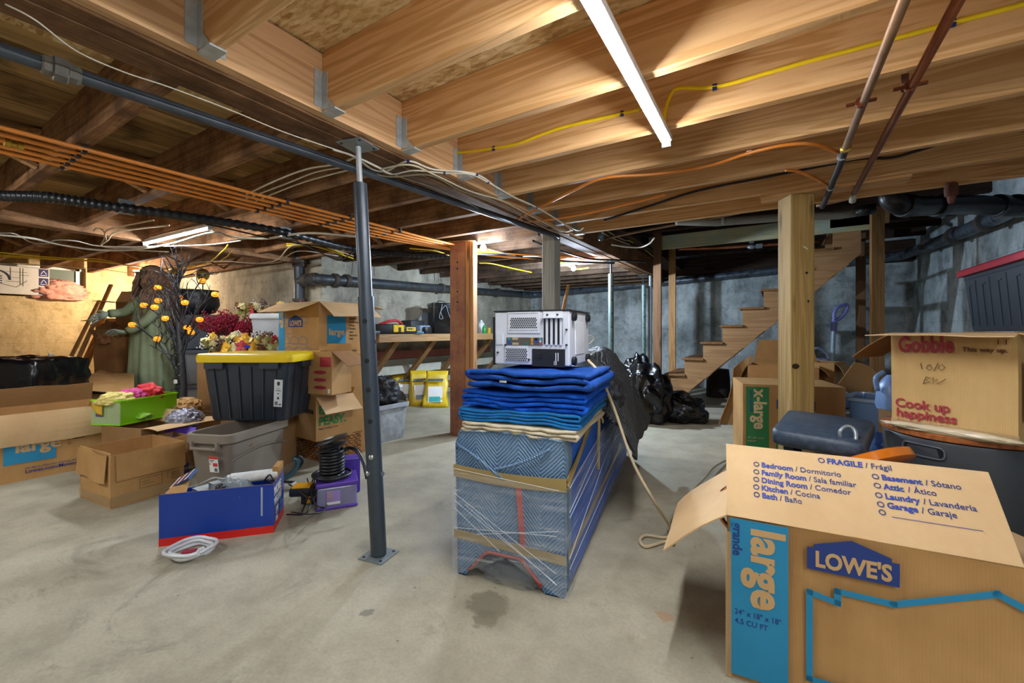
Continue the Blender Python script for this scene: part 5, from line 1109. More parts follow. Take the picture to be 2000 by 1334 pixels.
def skull(label, px, py, d):
    c = at(px, py, d); o = thing('skull_stake', label, 'skull', (c.x,c.y,0), R(60))
    f_s = lambda n: 1+.06*math.exp(-((n.z-.2)**2+(n.y+.2)**2)*3)-.16*sum(math.exp(-((n.x-s*.36)**2*28+(n.z+.02)**2*28)) for s in (-1,1))*(n.y < 0)
    MB().blob((0,.01,c.z+.03),(.072,.092,.082),4,f_s).build('cranium', M_gold, o, smooth=True)
    MB().loft([rrect(.085,.06,.02,c.z-.03,cy=-.03),rrect(.08,.07,.02,c.z-.055,cy=-.045),rrect(.062,.06,.02,c.z-.09,cy=-.045),rrect(.05,.05,.015,c.z-.10,cy=-.045)]).build('jaw', M_gold, o, smooth='auto')
    e = MB(); 
    for s in (-1,1): e.blob((s*.026,-.072,c.z+.018),(.016,.012,.015),2)
    e.blob((0,-.082,c.z-.012),(.008,.006,.011),2); 
    for k in range(6): e.box((-.025+.01*k,-.079,c.z-.06),(.0015,.004,.02))
    e.build('eye_sockets', plain('hole_dark','',.8), o)
    MB().tube([(0,0,0.0),(0,0,c.z-.06)], .008, 8).build('stake', M_bark, o)
skull('gold skull on a stake above the cauldron, right one facing right', 396, 541, 5.55); skull('gold skull on a stake behind the tree branches, left one', 343, 540, 5.5)
# ================= centre-left stack =================
M_tdark = plain('charcoal_plastic','#2b323b',.38,var=.08,spec=.5); M_yel = plain('yellow_lid','#e3c20f',.35,var=.04); M_taupe = plain('taupe_plastic','#857a6c',.45,var=.05); M_glit = plain('clear_tote_fluff','#a9b0b4',.6,var=.35,scale=16); M_ww = glass('milky_tote','#d5dde2',.5,.25)
# taupe open tote on floor
gA, gB = V((-2.925,1.10,0)), V((-2.66,1.205,0))
g, gw, gd, gh = tote('open_tote', 'open taupe-grey storage tote on the floor under the black tote', gA, gB, .50, .40, 0, M_taupe, None, .84, rad=.06, ribs=0, open_=True)
m = MB(); m.loft([rrect(gw+.02,gd+.02,.06,gh-.05),rrect(gw+.03,gd+.03,.06,gh-.045),rrect(gw+.03,gd+.03,.06,gh),rrect(gw+.012,gd+.012,.055,gh+.006),rrect(gw-.012,gd-.012,.05,gh+.004),rrect(gw-.012,gd-.012,.05,gh-.05)], (False,False)); m.build('rolled_rim', M_taupe, g, smooth='auto')
m = MB(); m.tube([(-.085,-gd/2-.022,gh-.075),(.085,-gd/2-.022,gh-.075)], .010, 10); m.box((-.085,-gd/2-.012,gh-.06),(.014,.025,.05)).box((.085,-gd/2-.012,gh-.06),(.014,.025,.05)); m.build('handle', M_taupe, g, smooth='auto')
MB().grid(lambda u,v: V((gw/2-.008+.012*v, -gd/2+.03+u*(gd-.05), .24+.03*math.sin(u*3.1)+v*.012)), 10, 1).build('side_crease', M_taupe, g, solid=.004)
FM = frame((0,-gd/2*.90-.006,0),(1,0,0),(0,0,1)); FM = FM@Matrix.Rotation(R(6),4,'X')
lb = decal([rect(.025,.19,.085,.285)], 'product_label', ink_white, g, FM); decal([rect(.025,.268,.085,.285),rect(.027,.235,.034,.243),rect(.05,.225,.08,.245)], 'label_red_print', plain('label_red','#c43a33',.5), g, FM@Matrix.Translation((0,0,.001)))
decal([rect(.058+.004*k,.195,.060+.004*k,.215) for k in range(5)]+[rect(.03,.258,.06,.262),rect(.03,.25,.05,.253)], 'label_fine_print', ink_black, g, FM@Matrix.Translation((0,0,.001)))
# black tote yellow lid (rotated towards the camera), resting on the taupe tote and the carton behind
tA, tB = V((-3.20,1.285,0)), V((-2.715,1.59,0)); tz = .408
t, tw_, td, th_ = tote('storage_tote', 'large charcoal storage tote with bright yellow lid on top of the taupe tote', tA, tB, .42, .395, tz, M_tdark, M_yel, .86, rad=.05, lidh=.05, lid_over=.06, ribs=6)
for x in (-.19,.17): MB().box((x,-td/2-.012,th_-.025),(.12,.022,.045)).build('latch', M_tdark, t)
MB().box((tw_/2+.012,0,th_-.025),(.022,.12,.045)).build('latch', M_tdark, t)
MB().loft([rrect(tw_*.9,td*.86,.04,th_+.049),rrect(tw_*.88,td*.84,.04,th_+.052)]).build('lid_panel', M_yel, t)
FM = frame((tw_/2-.10,-td/2*.95-.008,0),(1,0,0),(0,0,1))@Matrix.Rotation(R(4),4,'X')@Matrix.Rotation(R(-4),4,'Z')
decal([rect(.0,.10,.055,.28)], 'product_label', plain('grey_label2','#c4c9cc',.5), t, FM); decal([[(.018,.262),(.028,.268),(.038,.262),(.036,.245),(.028,.238),(.020,.245)],rect(.015,.22,.04,.222),rect(.012,.205,.044,.209)]+[rect(.008+.004*k,.11,.010+.004*k,.135) for k in range(5)]+[rect(.034,.112,.048,.12),rect(.022,.15,.034,.165),rect(.022,.185,.034,.19)], 'label_print', ink_black, t, FM@Matrix.Translation((0,0,.001)))
tag(MB().box2((-.02,-.008,0),(.02,.008,.02)).build('blue_marker_cap', plain('blue_marker','#1a2fc0',.4)), 'small blue object on the yellow lid edge', 'cap').location = at(483,680,2.86)
# support carton behind (brown) for the tote, hidden
carton('closed_carton', 'brown carton wedged behind the taupe tote supporting the charcoal tote', (-3.42,1.50), (-3.05,1.66), .28, .40, mat=M_cardD, closed=True)
tag(MB().blob((0,0,0),(.10,.07,.05),4,wrinkle(None,61,.3,4)).build('crumpled_brown_bag', M_cardIn, smooth=True), 'crumpled brown paper inside the taupe tote', 'paper').location = (-2.85,1.35,.30)
mk = cloth('shiny bubble wrap and purple print bundle left of the charcoal tote', 'bubble_wrap', at(362,812,3.15), (.10,.10,.07), 62, plain('silver_wrap','#9a9bab',.25,.4,.5,30,bump=.8), 'wrap', .3, f=4); mk.location.z = .34
mk = cloth('crumpled kraft paper behind the wrap bundle, right of the green bin', 'kraft_paper', at(362,792,3.5), (.12,.10,.07), 63, M_card, 'paper', .3, f=3); mk.location.z = .37
# berry bouquet and autumn garland on boxes behind
bx = carton('closed_carton', 'brown carton carrying the autumn leaf garland behind the yellow lid', at(385,700,3.75), at(505,700,3.65), .40, .80, mat=M_cardD, closed=True)[0]
rr = random.Random(12); bc = at(452,640,4.35); bb = thing('berry_bouquet', 'huge bunch of crimson artificial berries beside the cauldron', 'artificial flowers', bc)
m = MB(); st_ = MB(); leafm = MB()
for k in range(260):
    th1 = rr.uniform(-1.0,1.1); ph = rr.uniform(-.5,.5); L_ = rr.uniform(.14,.42); d = V((math.sin(th1)*.95, ph, math.cos(th1)*.62)); e = V((0,0,-.12))+d*L_*1.15; st_.tube([V((0,0,-.25)),V((0,0,-.15))+d*L_*.4,e], .0018, 4)
    for j in range(9): q = e-d*L_*.07*j+V((rr.uniform(-1,1),rr.uniform(-1,1),rr.uniform(-1,1)))*.012; bmesh.ops.create_icosphere(m.b, subdivisions=1, radius=.0088, matrix=Matrix.Translation(q))
x = m.build('berries', plain('crimson_berry','#a01a3a',.3,var=.3,scale=30), bb, smooth=True); x['kind'] = 'stuff'; st_.build('stems', plain('stem_brown','#4a2f28',.7), bb)
RTc = V((RT.x,RT.y,0)); FWc = V((FW.x,FW.y,0))
for v in x.data.vertices: pass
bb.rotation_euler.z = YAW
tb = tote('plant_tub', 'grey tub holding the berry bouquet', bc+RTc*-.17, bc+RTc*.17, .25, .20, bc.z-.40, plain('grey_tub','#6a6f70',.5), None, ribs=0, open_=True)[0]
carton('closed_carton', 'brown carton under the grey berry tub', bc+RTc*-.22, bc+RTc*.22, .3, bc.z-.405, mat=M_cardD, closed=True)
leaf_cols = [plain('leaf_gold','#d9a52a',.6,var=.2,scale=30),plain('leaf_red','#b3313a',.6,var=.2,scale=30),plain('leaf_cream','#cfc48c',.6,var=.2,scale=30),plain('leaf_olive','#7d7a35',.6,var=.2,scale=30),plain('leaf_brown','#6d4628',.6,var=.2,scale=30)]
def leafpoly(s):
    out = []
    for k in range(24):
        a_ = 2*PI*k/24; r_ = s*(.55+.45*abs(math.cos(2.5*a_))**.7)*(1 if k % 2 else .86); out.append(V((r_*math.sin(a_), r_*math.cos(a_), .12*s*math.cos(a_*2))))
    return out
def leaf(par, p, s, mat, rot):
    m = MB(); ps = leafpoly(s); c_ = m.b.verts.new((0,0,.1*s)); vs = [m.b.verts.new(q) for q in ps]
    for k in range(24): m.b.faces.new((c_, vs[k], vs[(k+1)%24]))
    m.xf(Matrix.Translation(p)@rot.to_4x4()); return m.build('leaf', mat, par, solid=.0015)
from mathutils import Euler
def garland(label, c, w_, hh_, n, seed, big):
    o = thing('leaf_garland', label, 'garland', c, YAW); r2 = random.Random(seed)
    for k in range(n):
        p = V((r2.uniform(-w_/2,w_/2), r2.uniform(-.09,.09), r2.uniform(0,hh_))); rot = Euler((R(60)+r2.uniform(-.7,.7), r2.uniform(-.6,.6), r2.uniform(-1,1))).to_matrix()
        leaf(o, p, r2.uniform(.028,.05), leaf_cols[r2.choice([0,0,1,2,3,3,4,4])], rot)
    for x_, z_, cidx, s_ in big: leaf(o, V((x_,-.11,z_)), s_, leaf_cols[cidx], Euler((R(78),.1,x_*5)).to_matrix())
    w = MB(); d2 = MB(); gg = MB()
    for k in range(26):
        p = V((r2.uniform(-w_/2,w_/2), r2.uniform(-.11,.05), r2.uniform(.01,hh_+.02)))
        for j in range(14): bmesh.ops.create_icosphere((w if k % 2 else d2).b, subdivisions=1, radius=.0065, matrix=Matrix.Translation(p+V((r2.gauss(0,.014),r2.gauss(0,.012),r2.gauss(0,.014)))))
    gourd_n = 0
    for k in range(4): MB().blob((-w_/2.3+w_/1.15*(k+.5)/4,-.10,r2.uniform(.02,hh_)),(.02,.02,.024),2).build('gourd', plain('pale_gourd','#9a9a5e',.5,var=.3,scale=30), o, smooth=True)
    a_ = w.build('white_berries', plain('white_berry','#d8d6d2',.5), o, smooth=True); a_['kind'] = 'stuff'; b_ = d2.build('dark_berries', plain('maroon_berry','#4a2530',.4), o, smooth=True); b_['kind'] = 'stuff'
    gg.b.free()
    tw = MB(); 
    for k in range(5): tw.tube(curve_pts([(-w_/2,r2.uniform(-.05,.05),.02),(-w_/4,r2.uniform(-.05,.05),hh_*.6),(w_/4,r2.uniform(-.05,.05),hh_*.4),(w_/2,0,.02)],5), .004, 5)
    tw.build('twigs', plain('twig_brown','#4b3526',.8), o)
    return o
gc = at(457,690,3.75); gc.z = .807
garland('autumn leaf garland with gold and red leaves directly behind the yellow lid', gc+FWc*.12, .62, .16, 70, 1, [(-.09,.05,0,.075),(.06,.06,1,.06),(-.02,.05,2,.05),(.02,.02,1,.045),(.16,.05,0,.05),(.27,.10,2,.04),(-.22,.02,3,.05),(.24,.03,4,.05)])
tray = MB().loft([rrect(.52,.24,.04,0),rrect(.58,.28,.04,.02),rrect(.58,.28,.04,.03)]).build('grey_tray', plain('grey_tub','',.5)); 
bpy.data.objects.remove(tray)
# white tote with leaves on top, behind the store box
wtA, wtB = at(488,690,4.15), at(562,690,4.15)
tote('storage_tote', 'milky white storage tote between the berries and the open store box', wtA, wtB, .30, .33, .80, plain('milky_white','#b9c0c6',.4,var=.06), plain('milky_lid','#c9ced2',.4), ribs=0, rad=.04)
carton('closed_carton', 'brown carton under the milky white tote', wtA, wtB, .30, .795, mat=M_cardD, closed=True)
gc = at(520,600,4.2)
garland('second autumn garland with a red leaf lying over the milky tote', V((gc.x,gc.y,1.18))+FWc*.12, .70, .10, 55, 4, [(-.16,.0,1,.075),(-.22,-.02,3,.06),(-.14,-.06,0,.045),(.05,.04,4,.04)])
# open large store box
bA, bB = at(545,690,3.65), at(623,690,3.35)
o, w_, d_, h_ = carton('moving_box', 'open large moving box with store emblem and cyan strips on the carton stack', bA, bB, .46, .437, .80, mat=M_card, flaps=[('f',.20,203,0,0,M_cardL),('r',.22,207,0,.1,M_cardL),('l',.2,200,0,0,M_cardL),('b',.2,190,0,0,M_cardL)])
FM = frame((-w_/2,-d_/2,0),(1,0,0),(0,0,1)); decal([rect(0,0,.085,h_-.01)], 'printed_strip', ink_cyan, o, FM)
text_mesh([('large', .03, h_-.06, .085, 1.4, DOWN, .9)], 'size_lettering', ink_card, o, FM@Matrix.Translation((0,0,.001)))
lowes(o, FM, .145, .235, w_*.36, .10)
hs = []
for r_ in range(4):
    for c_ in range(3):
        x = .10+c_*.13-(.06 if r_ % 2 else 0); y = .01+r_*.085; x1 = min(x+.11, w_-.005); x0 = max(x, .088)
        if x1-x0 < .03 or (r_ == 2 and c_ > 0): continue
        hs += stroke([(x0,y),(x0,y+.045),((x0+x1)/2,y+.065),(x1,y+.045),(x1,y),(x0,y)], .003)
decal(hs, 'house_outlines', ink_cyan, o, FM)
FR = frame((w_/2,-d_/2,0),(0,1,0),(0,0,1)); decal([rect(.07,.10,.245,.33)], 'printed_panel', ink_cyan, o, FR)
text_mesh([('large', .085, .17, .075, 1.3)], 'size_lettering', ink_card, o, FR@Matrix.Translation((0,0,.001)))
text_mesh([(s, .28, .30-.028*k, .02, .8) for k, s in enumerate(('Bedroom','Family Room','Dining','Kitchen','Bath','Basement','Attic'))]+[('For tips to make your move',.15,.055,.014,.4),('Lowes.com/Moving',.15,.03,.026,.8)], 'room_checklist', ink_black, o, FR@Matrix.Translation((0,0,.001)))
# carton under it with open flap; carton with red lozenges
cA, cB = at(560,765,3.6), at(640,765,3.25)
o2, w2, d2, h2 = carton('tall_carton', 'plain tan carton under the open store box, beside the black bags', cA, cB, .36, .795, mat=M_card, closed=True)
uA, uB = at(598,765,3.10), at(648,765,3.02)
o3, w3, d3, h3 = carton('open_carton', 'narrow carton with red lozenges printed down its face behind the yellow lid', uA, uB, .20, .31, .545, mat=M_card, flaps=[('r',.17,215,0,0,M_cardIn),('b',.05,100)])
FM = frame((-w3/2,-d3/2,0),(1,0,0),(0,0,1)); ov = [[(w3*.55+.058*math.cos(a_), .05+.055*k+.013*math.sin(a_)) for a_ in [2*PI*i/16 for i in range(16)]] for k in range(3)]
decal(ov+[rect(w3*.55,.20,w3-.006,.27)], 'red_lozenges', ink_red, o3, FM); decal([rect(w3-.035,.012,w3-.015,.042)], 'small_label', ink_white, o3, FM)
# wicker basket with EASY PEASY box
M_wick = plain('wicker','#9a6a38',.75,var=.5,scale=26,bump=1)
kA, kB = on(566,888), on(650,912); 
kb = thing('wicker_basket', 'woven brown wicker basket on the floor beneath the green-lettered carton', 'basket', ((kA+kB)/2+V((-.05,.17,0))), math.atan2((kB-kA).y,(kB-kA).x)); kw = .40; m = MB()
m.box2((-kw/2+.01,-.13,0),(kw/2-.01,.17,.17)); m.build('basket_core', plain('wicker_dark','#3e2715',.9), kb)
m = MB()
for r_ in range(9):
    z = .012+r_*.0195
    for side_ in range(4):
        for k in range(15):
            t_ = (k+.5)/15; ph = (k+r_) % 2; off = .007 if ph else 0
            if side_ == 0: p, q = V((-kw/2+kw*(t_-.04), -.14-off, z)), V((-kw/2+kw*(t_+.04), -.14-off, z))
            elif side_ == 1: p, q = V((kw/2+off, -.14+.32*(t_-.04), z)), V((kw/2+off, -.14+.32*(t_+.04), z))
            elif side_ == 2: p, q = V((-kw/2+kw*(t_-.04), .18+off, z)), V((-kw/2+kw*(t_+.04), .18+off, z))
            else: p, q = V((-kw/2-off, -.14+.32*(t_-.04), z)), V((-kw/2-off, -.14+.32*(t_+.04), z))
            m.tube([p,(p+q)/2+(q-p).cross(V((0,0,1)))*.12,q], [.006,.0105,.006], 6)
m.build('woven_reeds', M_wick, kb, smooth=True)
m = MB(); 
for z in (.005,.178): m.tube([(-kw/2-.004,-.144,z),(kw/2+.004,-.144,z),(kw/2+.004,.184,z),(-kw/2-.004,.184,z)], .011, 8, closed=True)
m.build('rim', M_wick, kb, smooth=True)
eA, eB = at(562,845,3.35), at(617,862,3.10)
o4, w4, d4, h4 = carton('open_carton', 'open brown carton with green EASY PEASY lettering on the wicker basket', eA, eB, .30, .325, .19, mat=M_card, flaps=[('r',.17,218,0,.0,M_cardL),('b',.05,120),('l',.08,80)])
FR = frame((w4/2,-d4/2,0),(0,1,0),(0,0,1)); text_mesh([('EASY', .02, .20, .085, 2.0, 0, .92),('PEASY.', .02, .115, .085, 2.0, 0, .88)], 'green_lettering', ink_green, o4, FR); text_mesh([('happy moving to you', .02, .085, .018, .5)], 'small_lettering', ink_black, o4, FR)
text_mesh([('home', w4-.17, .20, .06, 1.4)], 'side_lettering', ink_black, o4, frame((-w4/2,-d4/2,0),(1,0,0),(0,0,1)))
tag(MB().blob((0,0,0),(.05,.05,.04),3,wrinkle(None,9,.3,4)).build('clear_bag', glass('clear_bag','#8f9aa2',.7,.2), smooth=True), 'clear plastic bag poking out of the green-lettered carton', 'bag').location = (Matrix.Translation(o4.location)@Matrix.Rotation(o4.rotation_euler.z,4,'Z'))@V((.02,.05,.28))
# grey fluffy tote with black clothes
fA, fB = V((-3.42,2.30,0)), V((-3.0,2.27,0))
ft = tote('storage_tote', 'translucent white-rimmed tote full of grey fluff behind the steel post', fA, fB, .62, .315, 0, M_glit, None, .93, rad=.035, ribs=0, open_=True)[0]
MB().loft([rrect(.46,.66,.04,.30),rrect(.465,.665,.04,.335),rrect(.44,.64,.035,.338),rrect(.43,.63,.035,.30)], (False,False)).build('white_rim', plain('pale_rim','#b4bdc8',.35), ft)
c0 = ft.location
cloth('black coat heaped in the fluffy tote, left part', 'black_coat', c0+V((-.05,-.05,.37)), (.18,.22,.16), 71, plain('black_cloth','#15171b',.6,var=.4,bump=.4), 'clothes', .2)
cloth('black puffy garment bulging beside the post, right part', 'black_puffer', c0+V((-.02,.2,.39)), (.15,.15,.16), 72, plain('black_cloth2','#2a2d30',.55,var=.5,bump=.6), 'clothes', .25)
cloth('black shiny bag against the tan carton left of the coats', 'black_bag', c0+V((-.17,-.26,.42)), (.09,.10,.17), 73, M_bag, 'bag', .1)
o5 = tag(MB().lathe([(.0,0),(.27,.0),(.29,.02),(.29,.03),(.0,.03)], (0,0,0), 28, sy=.62).build('dark_oval_board', plain('brown_grey_plastic','#3b3531',.6)), 'dark oval board leaning behind the fluffy tote', 'board'); o5.location = at(745,792,4.9)+V((0,0,.0)); o5.rotation_euler = (R(80),0,R(35)); o5.location.z = .20
# ---------------- blue promo box and contents ----------------
P0, P1 = V((-2.43,.808,0)), V((-2.12,1.166,0)); L1 = (P1-P0).length
M_royal = plain('royal_blue_print','#0d3a9c',.28,var=.10,scale=5,spec=.6); M_royal2 = plain('red_print','#d8231f',.35)
pb = thing('promo_box', 'royal blue printed tray box with red base stripe and white MORE WASHES lettering', 'box', P0, math.atan2((P1-P0).y,(P1-P0).x)); dd_ = .235; bh = .24
m = MB(); m.box2((0,0,0),(L1,.003,bh)); m.box2((L1-.003,.003,0),(L1,dd_,bh)); m.box2((0,dd_-.003,0),(L1-.003,dd_,bh-.05)); m.box2((0,.003,0),(.003,dd_-.003,bh-.01)); m.box2((.003,.003,0),(L1-.003,dd_-.003,.003)); m.build('box_body', M_royal, pb)
MB().box2((-.0006,-.0012,0),(L1+.001,-.0002,.036)).box2((L1+.0002,-.001,0),(L1+.0012,dd_,.036)).build('red_stripe', M_royal2, pb)
m = MB(); m.box2((.003,.0032,.01),(L1-.004,.0045,bh+.001)); m.box2((L1-.0045,.005,.01),(L1-.0032,dd_-.005,bh+.001)); m.poly([(.004,.01,bh-.02),(.10,.012,bh-.02),(.09,.09,bh+.03),(.02,.12,bh+.015)],.003); m.build('inner_cardboard', M_card, pb)
MB().box2((L1-.03,.12,bh-.01),(L1-.002,dd_,bh+.05)).build('end_flap', M_card, pb)
FR = frame((L1,0,0),(0,1,0),(0,0,1)); text_mesh([('MORE', .012, .175, .062, 1.8, 0, .88),('WASHES', .012, .125, .055, 1.8, 0, .76),('374', .045, .075, .045, 1.6, 0, .8),('225', .045, .0385, .032, 1.2, 0, .9)], 'white_lettering', ink_white, pb, FR)
decal([rect(.125,.05,.17,.075),rect(.13,.09,.165,.12)], 'cyan_patch', plain('cyan_patch','#2f86cf',.4), pb, FR); decal([rect(.05,.066,.10,.069),rect(.05,.034,.10,.0375)], 'pink_patch', plain('pink_patch','#d8636a',.4), pb, FR)
MB().box2((L1-.055,-.002,.09),(L1-.047,-.0004,bh-.01)).build('clear_tape', glass('clear_tape','#cfd9ea',.5,.08), pb)
MP = Matrix.Translation(P0)@Matrix.Rotation(pb.rotation_euler.z,4,'Z')
sn = MB().box((0,0,0),(.13,.07,.012)).build('striped_wrapper', plain('wrapper_blue','#274a7c',.35,.2)); 
for k, cc in enumerate(('#e6e6ea','#a02832','#e6e6ea','#7c2a3a','#dfe3e8')): MB().box((-.05+.024*k,0,.0065),(.014,.071,.001)).build('wrapper_stripe', plain('stripe'+cc[1:]+str(k),cc,.4), sn)
sn.location = MP@V((.06,.10,bh+.035)); sn.rotation_euler = (R(28),R(-28),R(20)); tag(sn, 'shiny striped food wrapper sticking out of the blue tray box, left', 'wrapper')
ro = thing('paint_roller', 'white fluffy paint roller with bent grey wire lying across the blue tray box', 'paint roller', MP@V((.36,.13,bh+.01)), pb.rotation_euler.z+.12)
MB().lathe([(.0,-.11),(.026,-.105),(.027,.105),(.0,.11)], (0,0,0), 18, mat=Matrix.Rotation(PI/2,4,'Y')).build('roller_sleeve', plain('white_fleece','#dfe2e2',.95,bump=1,scale=30), ro, smooth='auto')
MB().lathe([(.0,0),(.02,.0),(.022,.012),(.0,.014)], (-.12,0,0), 16, mat=Matrix.Rotation(PI/2,4,'Y')).build('end_cap', ink_white, ro)
MB().tube(curve_pts([(-.115,0,0),(-.15,-.01,.012),(-.18,-.02,.02),(-.25,-.03,-.005),(-.33,-.02,-.012)],6), .0035, 8).build('wire_frame', steel, ro, smooth=True)
m = MB().blob((0,0,0),(.022,.022,.022),3).build('black_ball', blk, smooth=True); m.location = MP@V((.235,.035,bh-.005)); tag(m, 'round black plastic ball resting on the rim of the blue tray box', 'ball')
m = MB().blob((0,0,0),(.10,.06,.05),4,wrinkle(None,15,.3,4)).build('clear_bag', glass('clear_bag2','#9aa6ad',.6,.15), smooth=True); m.location = MP@V((.27,.11,bh-.04)); tag(m, 'clear crumpled plastic bag inside the blue tray box', 'bag')
m = MB().tube(curve_pts([(0,0,0),(.03,.01,.03),(.05,.02,.0),(.03,.03,-.02),(0,.01,0)],6), .004, 6).build('black_strap', c_blk, smooth=True); m.location = MP@V((.42,.06,bh+.005)); tag(m, 'small black strap loop in the blue tray box beside the roller', 'strap')
m = MB().box((0,0,0),(.16,.10,.03)).box((.05,0,.03),(.05,.04,.05)).build('grey_metal_part', steel); m.location = MP@V((.16,.14,bh-.05)); tag(m, 'grey metal hardware piece lying in the blue tray box', 'hardware')
# white coiled hose
hc = on(374,1082,.0)
h_ = thing('hose_coil', 'coil of white plastic tubing lying on the concrete in front of the blue box', 'tubing', hc, .3)
P_ = []
for k in range(110): a_ = k*.23; r_ = .074+.006*math.sin(k*.9)+.0002*k*((k//27)%2); P_.append((r_*math.cos(a_), r_*.97*math.sin(a_), 0.008+.0026*(k//9)))
MB().tube(P_+[(P_[-1][0]*1.15,P_[-1][1]*1.3,.03)], .0075, 8).build('tubing', plain('white_tubing','#d9dde0',.3,spec=.6), h_, smooth=True)
MB().box((.0,-.01,.012),(.05,.03,.018),rz=.5).build('red_tag', plain('red_tag','#b0384a',.4), h_)
# purple box with cable spool
uA_, uB_ = on(617,1001), on(699,988); X_ = (uB_-uA_); uw = X_.length; pu = thing('purple_storage_box', 'small clear and purple plastic box on the floor left of the steel post', 'storage box', uA_, math.atan2(X_.y,X_.x))
M_pur = plain('purple_plastic2','#5a3aa8',.35,var=.05); M_clp = glass('clear_purple','#a3a0c4',.6,.15)
MB().box2((.004,.004,.012),(uw-.004,.20,.125)).build('clear_body', M_clp, pu, bevel=.008); MB().box2((0,0,0),(uw,.205,.018), bev=.006).build('purple_base', M_pur, pu); MB().box2((-.002,-.002,.125),(uw+.002,.207,.15), bev=.006).build('purple_lid', M_pur, pu)
MB().box2((.02,.02,.02),(uw-.02,.18,.115)).build('dark_contents', plain('dark_contents','#4a4660',.7,var=.4,scale=20), pu)
decal([rect(.055,.03,.125,.105)], 'white_label', ink_white, pu, frame((0,.003,0),(1,0,0),(0,0,1))); decal([rect(.055,.045,.125,.105)], 'lilac_label', plain('lilac','#9a86c8',.5), pu, frame((0,.002,0),(1,0,0),(0,0,1)))
m = MB()
for k in range(3): m.tube([(.073+.009*math.cos(t), .093-.015*k+.007*math.sin(t), 0) for t in [2*PI*i/12 for i in range(12)]], .0016, 5, closed=True)
m.xf(frame((0,.0005,0),(1,0,0),(0,0,1))); m.build('gold_emblem', plain('gold_print','#c49a4a',.5), pu)
MB().box2((.05,.215,0),(uw+.03,.30,.22), bev=.01).build('purple_case_back', plain('purple_deep','#4a2fa0',.35), None).location = (0,0,0)
q_ = bpy.data.objects['purple_case_back']; q_.location = uA_; q_.rotation_euler.z = pu.rotation_euler.z; q_.name = 'purple_case'; tag(q_, 'taller deep purple case behind the small purple box', 'case')
sp = thing('cable_spool', 'black spool wound with thick black cable on top of the purple box', 'cable spool', pu.location+Matrix.Rotation(pu.rotation_euler.z,3,'Z')@V((.085,.105,.1515)), 0)
M_spool = plain('spool_black','#1d2024',.4,spec=.6,bump=.1)
m = MB(); m.lathe([(.085,0),(.085,.008),(.045,.01),(.045,.20),(.0,.2)], n=28); m.build('spool_core', M_spool, sp, smooth='auto')
tilt = Matrix.Rotation(R(-14),4,'Y')@Matrix.Rotation(R(12),4,'X')
for z, r_ in ((.175,.088),(.215,.088)):
    MB().lathe([(.0,0),(r_,0),(r_+.003,.003),(r_,.006),(r_*.5,.012),(0,.012)], (0,0,z), 30, mat=tilt).build('flange', M_spool, sp, smooth='auto')
MB().box((.0,-.02,.230),(.05,.035,.002),rot=(tilt).to_3x3()).build('paper_label', plain('pale_label','#c9ced2',.5), sp)
P_ = []; 
for k in range(24*8): a_ = 2*PI*k/24; P_.append(((.062+.003*math.sin(k*.2))*math.cos(a_), .062*math.sin(a_), .022+.0182*k/24))
for k in range(36): a_ = 2*PI*k/24; P_.insert(0, ((.062+.045*min(1,(k+1)/14))*math.cos(-a_), (.062+.04*min(1,(k+1)/14))*math.sin(-a_), .022-.0*k-.002))
MB().tube(P_, .0088, 8).build('wound_cable', c_blk, sp, smooth=True)
s0 = sp.location; tq = at(718,943,2.25); cable('thick_cable', 'thick black cable end arching from the spool to behind the steel post', 'cable', [s0+V((.05,.04,.15)), s0+V((.075,.06,.165)), at(697,880,2.45)+V((0,0,.0)), at(710,905,2.4), at(717,935,2.36)], .010, c_blk)
# power tools, strips between
c = on(590,985); m = thing('cordless_tool', 'black and yellow power tool with battery lying beside the purple box', 'power tool', c+V((0,.03,0)), R(40))
MB().box((0,0,.075),(.17,.10,.05),bev=.012).box((.02,0,.03),(.09,.07,.06),bev=.01).build('tool_body', plain('tool_black','#22242a',.4), m, smooth='auto'); MB().box((-.02,-.01,.104),(.10,.075,.012),bev=.004).box((.02,-.037,.035),(.02,.01,.05)).build('yellow_panel', plain('tool_yellow','#d99a1e',.4), m)
MB().lathe([(.035,-.03),(.04,0),(.035,.03)], (.10,-.01,.045), 16, mat=Matrix.Rotation(PI/2,4,'Y')).build('tool_nose', plain('tool_black','',.4), m, smooth='auto')
for i, b_ in enumerate(([(556,940),(585,960),(612,975),(622,945),(640,938)],[(570,1000),(600,1004),(628,1000),(640,985)],[(560,1005),(600,1000),(612,950),(620,925),(650,930)],[(600,935),(608,960),(616,985),(632,992)],[(590,1000),(605,960),(612,935),(625,928),(645,925)])):
    cable('thin_black_cord', f'thin black cord tangled between the tool and the purple box, {names[i]} strand from the left', 'cord', [on(px,py,.02+.09*math.sin(PI*k/(len(b_)-1))) for k,(px,py) in enumerate(b_)], .0042, c_blk, 'tangled black cords by the purple box', n=6)
c = on(562,940,.0); m = thing('pruning_saw', 'teal handled tool standing up beside the taupe tote', 'tool', c, R(50)); MB().tube(curve_pts([(-.06,0,.015),(0,0,.03),(.05,0,.08),(.06,0,.13),(.03,0,.15)],6), .017, 10).build('teal_handle', plain('teal_plastic','#3a5f68',.4), m, smooth=True); MB().tube(curve_pts([(.03,0,.15),(.07,0,.16),(.09,0,.12),(.055,0,.07)],6), .009, 8).build('black_grip', blk, m, smooth=True)
c = on(553,955,.0); m = MB().box((0,0,.03),(.16,.05,.03),bev=.01).build('power_strip', plain('strip_white','#c9ccca',.4)); m.location = c; m.rotation_euler.z = R(25); tag(m, 'white power strip with black top beside the taupe tote', 'power strip'); MB().box((0,0,.0455),(.14,.035,.004)).build('strip_top', blk, m)
